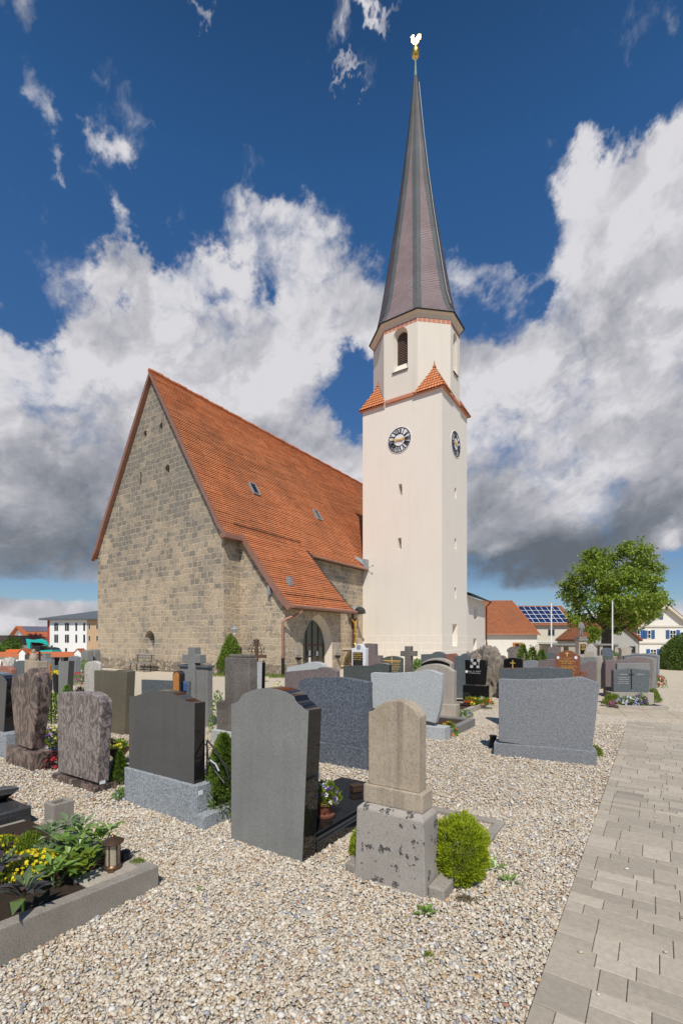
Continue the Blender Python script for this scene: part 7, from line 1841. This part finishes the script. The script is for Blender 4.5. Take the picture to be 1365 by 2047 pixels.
# ------------------------------------------------------------------ walls and houses beyond the graves
def windows(root, W, lst, y=-0.03, mt='glass', frame='white', name='window', th=.06):
    """lst of (x0, x1, z0, z1); each window its own part with frame and panes"""
    for (x0, x1, z0, z1) in lst:
        f = MB(); t = max(.05, (x1 - x0) * .09)
        f.box(x0, x1, y - .03, y + .03, z0, z0 + t).box(x0, x1, y - .03, y + .03, z1 - t, z1).box(x0, x0 + t, y - .03, y + .03, z0 + t, z1 - t).box(x1 - t, x1, y - .03, y + .03, z0 + t, z1 - t)
        o = f.build(name, M[frame], root)
        MB().box(x0 + t, x1 - t, y - .01, y + .028, z0 + t, z1 - t).build('pane', M[mt], o)
def left_side():
    Y = 33.5; z1 = zat(1313, Y); z2 = zat(1303, Y)
    P = at(-60, Y); L = (215 + 60) * Y / F
    w = thing('churchyard_wall', P, 0, 'white churchyard wall with a steep orange tile coping, far left', 'wall')
    MB().box(0, L, 0, .35, 0, z1 + .02).build('wall', M['white_plaster'], w)
    MB().add([(0, -.16, z1), (L, -.16, z1), (L, .17, z2), (0, .17, z2), (0, .5, z1), (L, .5, z1)], [(0, 1, 2, 3), (3, 2, 5, 4), (0, 4, 5, 1), (0, 3, 4), (1, 5, 2)]).build('coping', M['copingtile'], w)
    for px in (49, 159):
        x = (px + 60) * Y / F; h = zat(1297, Y); q = .24
        g = MB(); g.prism([(x - q, 0), (x + q, 0), (x + q, h - .28), (x, h - .03), (x - q, h - .28)], -.2, .55); g.build('pier', M['white'], w)
        c = MB()
        for s in (-1, 1): c.add([(x, -.26, h + .03), (x + s * (q + .08), -.26, h - .30), (x + s * (q + .08), .6, h - .30), (x, .6, h + .03), (x, -.26, h), (x + s * (q + .08), -.26, h - .33), (x + s * (q + .08), .6, h - .33), (x, .6, h)], [(0, 1, 2, 3), (4, 7, 6, 5), (0, 4, 5, 1), (1, 5, 6, 2)])
        c.build('pier_roof', M['copingtile'], w)
    # white block of flats
    Y = 108.0; k = Y / F; rot = -.10; P = at(100, Y, -4.0); d, n = dirs(rot)
    X = lambda px: on_line(P, d, px); Z = lambda px, py: on_plane(P, d, px, py)[1] + 4.0
    b = thing('apartment_building', P, rot, 'white three-storey building with grey roof and tan right wing, left of the church', 'building')
    e = Z(100, 1239.5); xm, x1 = X(174), X(230)
    MB().box(0, xm, 0, 11, 0, e).build('wall', M['white'], b); MB().box(xm + .01, x1, .02, 11, 0, e - .05).build('wing', M['tan_plaster'], b); MB().box(X(93.5), -.01, .3, 10, 0, e - .1).build('side_wall', M['red_plaster'], b)
    xl = X(84); zr = Z(165, 1218)
    MB().add([(xl, -1.0, e), (x1 + 1, -1.0, e + .02), (x1 + 1, 12, e), (xl, 12, e), (xl, -1.0, e + .35), (x1 + 1, -1.0, e + .35), (x1 + 1, 12, e + .35), (xl, 12, e + .35), (X(165), 5.5, zr), (x1 - 2, 5.5, zr)],
             [(0, 1, 2, 3), (0, 1, 5, 4), (3, 0, 4, 7), (4, 5, 9, 8), (5, 6, 9), (6, 7, 8, 9), (7, 4, 8)]).build('roof', M['greyroof'], b)
    for (ya, yb) in ((1245.5, 1261), (1268.5, 1284.5)):
        windows(b, None, [(X(a), X(c), Z(a, yb), Z(a, ya)) for (a, c) in ((109.6, 112.8), (113.6, 117), (130.8, 134), (134.8, 138.6), (151.6, 155), (167.4, 171))], frame='greyroof')
        windows(b, None, [(X(a), X(c), Z(a, yb - 3), Z(a, ya + 2)) for (a, c) in ((177.5, 181.5), (193, 197))], frame='white')
    windows(b, None, [(X(131), X(135), Z(131, 1303), Z(131, 1295.5)), (X(103), X(106.5), Z(103, 1294.5), Z(103, 1290))], frame='greyroof')
    # orange-roofed house with solar panels
    Y = 128.0; rot = -.80; P = at(25, Y, -3.5); d, n = dirs(rot); X = lambda px: on_line(P, d, px); Z = lambda px, py: on_plane(P, d, px, py)[1] + 3.5
    b = thing('gabled_house', P, rot, 'house with orange tiled roof and solar panels, left of the white building', 'house')
    xa = X(41); e = Z(25, 1272); r = Z(41, 1251.5)
    xr = 2 * xa
    MB().prism([(0, 0), (xr, 0), (xr, e), (xa, r - .35), (0, e)], 0, 12).build('wall', M['white'], b)
    rf = MB()
    for s in (-1, 1):
        ex, ez = (xa + s * (xa + .9)), e - .9 * (r - e) / xa
        rf.add([(xa, -.9, r), (ex, -.9, ez), (ex, 13, ez), (xa, 13, r), (xa, -.9, r - .3), (ex, -.9, ez - .3), (ex, 13, ez - .3), (xa, 13, r - .3)], [(0, 1, 2, 3), (4, 7, 6, 5), (0, 4, 5, 1), (1, 5, 6, 2), (2, 6, 7, 3)], 0, [[(0, 0), (8, 0), (8, 14), (0, 14)]] * 5)
    rf.build('roof', M['copingtile'], b)
    sl = (r - e) / xa
    for i in range(4):
        for j in range(5):
            x0 = xa + .5 + i * 1.5; y0 = .2 + j * 2.0
            if i == 3 and j > 2: continue
            MB().add([(x0, y0, r - (x0 - xa) * sl + .08), (x0 + 1.4, y0, r - (x0 + 1.4 - xa) * sl + .08), (x0 + 1.4, y0 + 1.9, r - (x0 + 1.4 - xa) * sl + .08), (x0, y0 + 1.9, r - (x0 - xa) * sl + .08)], [(0, 1, 2, 3)]).build('solar_panel', M['panel'], b)
    b = thing('farm_shed', at(-40, 95, -3.5), 0, 'dark brown roof of a low shed at the left edge', 'shed')
    MB().box(0, 60 * 95 / F, 0, 8, 0, zat(1292, 95) + 3.5).build('wall', M['cream_plaster'], b); MB().prism([(-.5, zat(1291, 95) + 3.5), (60 * 95 / F, zat(1291, 95) + 3.5), (59 * 95 / F, zat(1270, 95) + 3.5), (-.5, zat(1270, 95) + 3.5)], -.4, 8).build('roof', M['brownroof'], b)
    # excavator
    Y = 52.0; k = Y / F; P = at(95, Y, terrain(Y)); zg = terrain(Y)
    ex = thing('excavator', P, 0, 'turquoise excavator with bent boom behind the churchyard wall', 'excavator')
    X = lambda px: (px - 95) * k; Z = lambda py: zat(py, Y) - zg
    MB().prism([(X(66), Z(1279.5)), (X(83), Z(1277)), (X(93), Z(1281)), (X(98), Z(1289)), (X(96), Z(1291.5)), (X(90), Z(1287)), (X(82), Z(1285)), (X(66), Z(1284))], -.16, .16).build('boom', M['teal'], ex, bevel=.03)
    MB().prism([(X(54), Z(1277)), (X(66), Z(1279)), (X(66), Z(1283)), (X(62.5), Z(1285)), (X(63), Z(1303)), (X(59), Z(1303)), (X(55), Z(1284))], -.13, .13).build('stick', M['teal'], ex, bevel=.03)
    MB().prism([(X(58), Z(1303)), (X(64), Z(1303)), (X(66), Z(1309)), (X(57), Z(1310))], -.3, .3).build('bucket', M['blackpaint'], ex, bevel=.03)
    MB().tube([(X(86), 0, Z(1292)), (X(96), 0, Z(1288)), (X(103), 0, Z(1297))], .07, 8).build('hydraulic_ram', M['greymetal'], ex)
    MB().prism([(X(90), Z(1300)), (X(114), Z(1298.5)), (X(116), Z(1307)), (X(90), Z(1307))], -.9, .9).build('body', M['teal'], ex, bevel=.06)
    MB().prism([(X(96), Z(1299)), (X(104), Z(1293.5)), (X(113), Z(1295.5)), (X(114), Z(1299))], -.7, .7).build('engine_cover', M['blackpaint'], ex, bevel=.05)
    MB().box(X(74), X(90), -.8, .3, Z(1303), Z(1291)).build('cab', M['blackpaint'], ex, bevel=.05); MB().box(X(75), X(89), -.82, -.805, Z(1299), Z(1292.5)).build('cab_window', M['glass'], ex)
    for s in (-1, 1): MB().prism([(X(74), 0), (X(112), 0), (X(116), .25), (X(112), .5), (X(74), .5), (X(70), .25)], s * .9 - .2, s * .9 + .2).build('track', M['rubber'], ex, bevel=.05)
    o = thing('skip_container', at(12, 42, terrain(42)), 0, 'orange container top showing above the coping at far left', 'container')
    MB().prism([(0, 0), (27 * 42 / F, 0), (28 * 42 / F, zat(1300, 42)), (22 * 42 / F, zat(1298, 42)), (2 * 42 / F, zat(1298.5, 42)), (0, zat(1300.5, 42))], 0, 1.6).build('box', M['orange'], o, bevel=.03)
    MB().box(.1, 27 * 42 / F, -.03, .02, zat(1303, 42), zat(1301.5, 42)).build('rail', M['orange'], o)

def right_side():
    # white chapel-like house with a hipped tile roof
    Y = 56.0; zg = terrain(Y); P = at(960, Y, zg); k = Y / F
    X = lambda px: (px - 960) * k; Z = lambda py: zat(py, Y) - zg
    b = thing('hipped_house', P, 0, 'low white building with a hipped orange tile roof, right of the tower', 'building')
    xe = X(1073); xs = X(1088) * 1.055; y2 = 3.2; e = Z(1268)
    MB().add([(0, 0, 0), (xe, 0, 0), (xs, y2, 0), (xs, 9, 0), (0, 9, 0), (0, 0, e), (xe, 0, e), (xs, y2, e), (xs, 9, e), (0, 9, e)], [(0, 1, 6, 5), (1, 2, 7, 6), (2, 3, 8, 7), (3, 4, 9, 8), (4, 0, 5, 9), (0, 4, 3, 2, 1)]).build('wall', M['white_plaster'], b)
    o = .35; R = (X(1043) * 1.07, 4.5, Z(1203) * 1.0 + .55); R0 = (0, 4.5, R[2])
    c = [(-.3, -o, e), (xe + .15, -o, e), (xs + o, y2 - .1, e), (xs + o, 9.4, e), (-.3, 9.4, e)]
    L = lambda a, c_: math.dist(a, c_)
    uv1 = [[(0, 0), (7, 0), (5, 8), (0, 8)], [(7, 0), (9, 0), (5, 8)], [(9, 0), (15, 0), (5, 8)], [(15, 0), (24, 0), (24, 8), (15, 8)], [(0, 0), (1, 0), (1, 1), (0, 1), (0, .5)]]
    MB().add(c + [R, R0], [(0, 1, 5, 6), (1, 2, 5), (2, 3, 5), (3, 4, 6, 5), (0, 4, 3, 2, 1)], 0, uv1).build('roof', M['housetile'], b)
    for q in (c[1], c[2]): MB().tube([q, R], .09, 6).build('hip_tile', M['ridge'], b)
    MB().tube([(-.3, -o - .06, e - .02), (xe + .2, -o - .06, e - .02), (xs + o + .05, y2 - .15, e - .02)], .07, 6).build('gutter', M['copper'], b)
    d = MB(); d.box(X(1024), X(1045), -.02, .02, 0, Z(1284.5)); d.build('door', M['wood'], b); MB().box(X(1029), X(1037), -.05, -.02, Z(1300), Z(1287)).build('door_pane', M['glass'], b)
    MB().box(X(970.5), X(974), -.03, .02, 0, Z(1284)).build('door', M['wood'], b)
    # house with solar panels
    Y = 76.0; zg = terrain(Y); P = at(1040, Y, zg); k = Y / F; X = lambda px: (px - 1040) * k; Z = lambda py: zat(py, Y) - zg
    b = thing('long_house', P, 0, 'cream house with a tile roof covered in blue solar panels', 'house')
    xe = X(1147); e = Z(1249); h = 5.0; rz = Z(1212) + .45
    MB().prism([(0, 0), (xe, 0), (xe, e), (0, e)], 0, 2 * h).build('wall', M['cream_plaster'], b)
    MB().add([(-.3, -.5, e - .1), (xe + .3, -.5, e - .1), (xe + .3, h, rz), (-.3, h, rz), (-.3, 2 * h + .5, e), (xe + .3, 2 * h + .5, e)], [(0, 1, 2, 3), (3, 2, 5, 4), (0, 3, 4), (1, 5, 2)], 0, [[(0, 0), (9, 0), (9, 6), (0, 6)], [(0, 0), (9, 0), (9, 6), (0, 6)], [(0, 0), (1, 0), (1, 1)], [(0, 0), (1, 0), (1, 1)]]).build('roof', M['housetile'], b)
    v = Vector((0, h + .5, rz - e + .1)); 
    for i in range(7):
        for j in range(4):
            x0 = X(1056) + i * .985; f0, f1 = .12 + j * .205, .12 + j * .205 + .185
            a = Vector((0, -.5, e - .1 + .10))
            MB().add([tuple(a + v * f0 + Vector((x0, 0, 0))), tuple(a + v * f0 + Vector((x0 + .90, 0, 0))), tuple(a + v * f1 + Vector((x0 + .90, 0, 0))), tuple(a + v * f1 + Vector((x0, 0, 0)))], [(0, 1, 2, 3)]).build('solar_panel', M['panel'], b)
    a = Vector((0, -.5, e - .1 + .07))
    MB().add([tuple(a + v * .11 + Vector((X(1056) - .04, 0, 0))), tuple(a + v * .11 + Vector((X(1056) + 6.9, 0, 0))), tuple(a + v * .93 + Vector((X(1056) + 6.9, 0, 0))), tuple(a + v * .93 + Vector((X(1056) - .04, 0, 0)))], [(0, 1, 2, 3)]).build('panel_rack', M['white'], b)
    windows(b, None, [(X(1094.5), X(1107.5), Z(1270.5), Z(1258))], frame='greyroof')
    MB().box(0, xe, -.06, .0, Z(1283), Z(1281.5)).build('string_course', M['white'], b); MB().tube([(X(1144.5), -.1, 0), (X(1144.5), -.1, e)], .07, 6).build('downpipe', M['darkiron'], b)
    # barn behind the maple; tree shade is painted into its grey wall
    Y = 60.0; zg = terrain(Y); P = at(1178, Y, zg); k = Y / F; X = lambda px: (px - 1178) * k; Z = lambda py: zat(py, Y) - zg
    b = thing('barn', P, 0, 'barn behind the maple, its tree shade painted into the grey wall', 'barn')
    MB().prism([(0, 0), (X(1275), 0), (X(1275), Z(1276)), (X(1228), Z(1237)), (X(1180), Z(1274)), (0, Z(1276))], 0, 9).build('wall', M['shaded_plaster'], b)
    for s in (0, 1):
        x0, x1 = (X(1228), X(1279)) if s == 0 else (X(1228), X(1175)); z0, z1 = Z(1235), Z(1278)
        MB().add([(x0, -.5, z0), (x1, -.5, z1), (x1, 9.3, z1), (x0, 9.3, z0), (x0, -.5, z0 - .25), (x1, -.5, z1 - .25), (x1, 9.3, z1 - .25), (x0, 9.3, z0 - .25)], [(0, 1, 2, 3), (4, 7, 6, 5), (0, 4, 5, 1), (1, 5, 6, 2)], 0, [[(0, 0), (4, 0), (4, 9), (0, 9)]] * 4).build('roof', M['housetile'], b)
    MB().box(X(1257), X(1269), -.03, .02, 0, Z(1292)).build('door', M['glass'], b)
    # white house with blue shutters
    Y = 66.0; zg = terrain(Y); P = at(1277, Y, zg); k = Y / F; X = lambda px: (px - 1277) * k; Z = lambda py: zat(py, Y) - zg
    b = thing('shuttered_house', P, 0, 'white gabled house with blue window shutters at the right edge', 'house')
    xa, xe = X(1326), X(1376); e = Z(1250); r = Z(1211)
    MB().prism([(0, 0), (xe, 0), (xe, e), (xa, r), (0, e)], 0, 12).build('wall', M['white_plaster'], b)
    for s in (-1, 1):
        ex = xa + s * (xa + .6); ez = e - .6 * (r - e) / xa
        MB().add([(xa, -.6, r + .35), (ex, -.6, ez + .3), (ex, 12.5, ez + .3), (xa, 12.5, r + .35), (xa, -.6, r + .05), (ex, -.6, ez), (ex, 12.5, ez), (xa, 12.5, r + .05)], [(0, 1, 2, 3), (4, 7, 6, 5), (0, 4, 5, 1), (1, 5, 6, 2)], 0, [[(0, 0), (5, 0), (5, 12), (0, 12)]] * 4).build('roof', M['housetile'], b)
        MB().add([(xa, -.63, r + .20), (ex, -.63, ez + .15), (ex, -.63, ez - .20), (xa, -.63, r - .18), (xa, -.02, r - .18), (ex, -.02, ez - .20)], [(0, 1, 2, 3), (3, 2, 5, 4)]).build('barge_board', M['cream_plaster'], b)
    for (ya, yb) in ((1253.5, 1250.2), (1286.5, 1283.8)): MB().box(-.1, xe + .1, -.14, -.001, Z(ya), Z(yb)).build('cornice', M['cream_plaster'], b)
    for (px, ya, yb) in ((1293.5, 1276.5, 1259.5), (1343.5, 1276.5, 1259.5), (1304.5, 1310, 1297.5), (1310, 1238, 1228), (1266 + 12, 1276.5, 1260)):
        windows(b, None, [(X(px - 6.5), X(px + 6.5), Z(ya), Z(yb))])
        MB().box(X(px - .5), X(px + .5), -.055, -.02, Z(ya), Z(yb)).build('mullion', M['white'], b); MB().box(X(px - 6), X(px + 6), -.055, -.02, Z((ya + yb) / 2 + .4), Z((ya + yb) / 2 - .4)).build('mullion', M['white'], b)
        for s in (-1, 1): MB().box(X(px + s * 10.4 - 3.4), X(px + s * 10.4 + 3.4), -.08, -.03, Z(ya), Z(yb)).build('shutter', M['bluepaint'], b, bevel=.01)
    # war memorial with its low colonnade
    Y = 33.0; P = at(1160.5, Y); k = Y / F; X = lambda px: (px - 1160.5) * k; Z = lambda py: zat(py, Y)
    m = thing('war_memorial', P, 0, 'stone war memorial pedestal carrying a standing stone figure, before the colonnade', 'memorial')
    MB().box(X(1152.5), X(1168.5), -.28, .28, 0, Z(1281)).build('pedestal', M['beigeconc'], m, bevel=.02)
    MB().box(X(1151), X(1170), -.36, .36, Z(1281), Z(1277)).build('cap', M['greyconc'], m, bevel=.02); MB().box(X(1153), X(1168), -.3, .3, Z(1277), Z(1273)).build('cap', M['greyconc'], m, bevel=.02)
    MB().box(X(1155), X(1166), -.30, -.281, .7, Z(1288)).build('tablet', M['p_black'], m)
    t = MB()
    for i in range(5): t.box(X(1156.5), X(1164.5), -.306, -.301, 1.42 - i * .10 - .03, 1.42 - i * .10)
    t.build('inscription', M['goldpaint'], m)
    me = bpy.data.meshes.new('soldier_figure'); zb = Z(1273)
    V = [(0, 0, .52), (0, -.03, .72), (0, -.02, .88), (.02, -.06, .99), (.03, -.08, 1.06), (-.15, -.02, .84), (-.19, -.10, .66), (-.08, -.2, .62), (.15, -.02, .84), (.2, -.08, .64), (.1, -.2, .60), (-.07, 0, .46), (-.08, -.04, .26), (-.09, 0, .04), (.07, 0, .46), (.09, .02, .26), (.10, .02, .04)]
    E = [(0, 1), (1, 2), (2, 3), (3, 4), (2, 5), (5, 6), (6, 7), (2, 8), (8, 9), (9, 10), (0, 11), (11, 12), (12, 13), (0, 14), (14, 15), (15, 16)]
    R = [.15, .15, .15, .08, .10, .08, .06, .05, .08, .06, .05, .11, .08, .07, .11, .08, .07]
    me.from_pydata([(x, y, z + zb) for x, y, z in V], E, []); me.materials.append(M['greyconc'])
    o = link('soldier_figure', me, m); o.modifiers.new('skin', 'SKIN'); s2 = o.modifiers.new('sub', 'SUBSURF'); s2.levels = 1; s2.render_levels = 1
    for v, q in zip(me.skin_vertices[0].data if len(me.skin_vertices) else [], R): v.radius = (q, q * .9)
    Y = 36.0; P = at(1102, Y); k = Y / F; X = lambda px: (px - 1102) * k; Z = lambda py: zat(py, Y)
    c = thing('colonnade', P, 0, 'low roofed colonnade of stone piers behind the war memorial', 'colonnade')
    MB().box(0, X(1232), -.25, 2.4, Z(1290.5), Z(1287)).build('roof_slab', M['greyconc'], c, bevel=.02); MB().box(0, X(1232), 2.1, 2.3, 0, Z(1290.5)).build('rear_wall', M['cream_plaster'], c)
    for (a, b_) in ((1103, 1108), (1118, 1124), (1134, 1152), (1170, 1188), (1196, 1202), (1226, 1232)): MB().box(X(a), X(b_), -.15, .15, 0, Z(1290.5) - .005).build('pier', M['beigeconc'], c, bevel=.01)
    for (lab, px, py) in (('white flagpole left of the war memorial', 1101.3, 1205), ('white flagpole before the trunk of the maple', 1223.3, 1202)):
        Y = 31.0; p = thing('flagpole', at(px, Y), 0, lab, 'flagpole', 'flagpoles by the war memorial'); h = zat(py, Y)
        MB().tube([(0, 0, 0), (0, 0, h)], [.055, .035], 8).build('pole', M['white'], p, smooth=40); MB().lathe([(.03, h), (.05, h + .04), (.02, h + .09)], 8).build('cap', M['greymetal'], p, smooth=40)
    Y = 23.5; P = at(1185, Y); w = thing('rubble_wall', P, 0, 'low brown rubble wall behind the far right gravestones', 'wall')
    MB().box(0, 66 * Y / F, 0, .35, 0, zat(1311.5, Y)).build('wall', M['rubble'], w, bevel=.03)
left_side(); right_side()
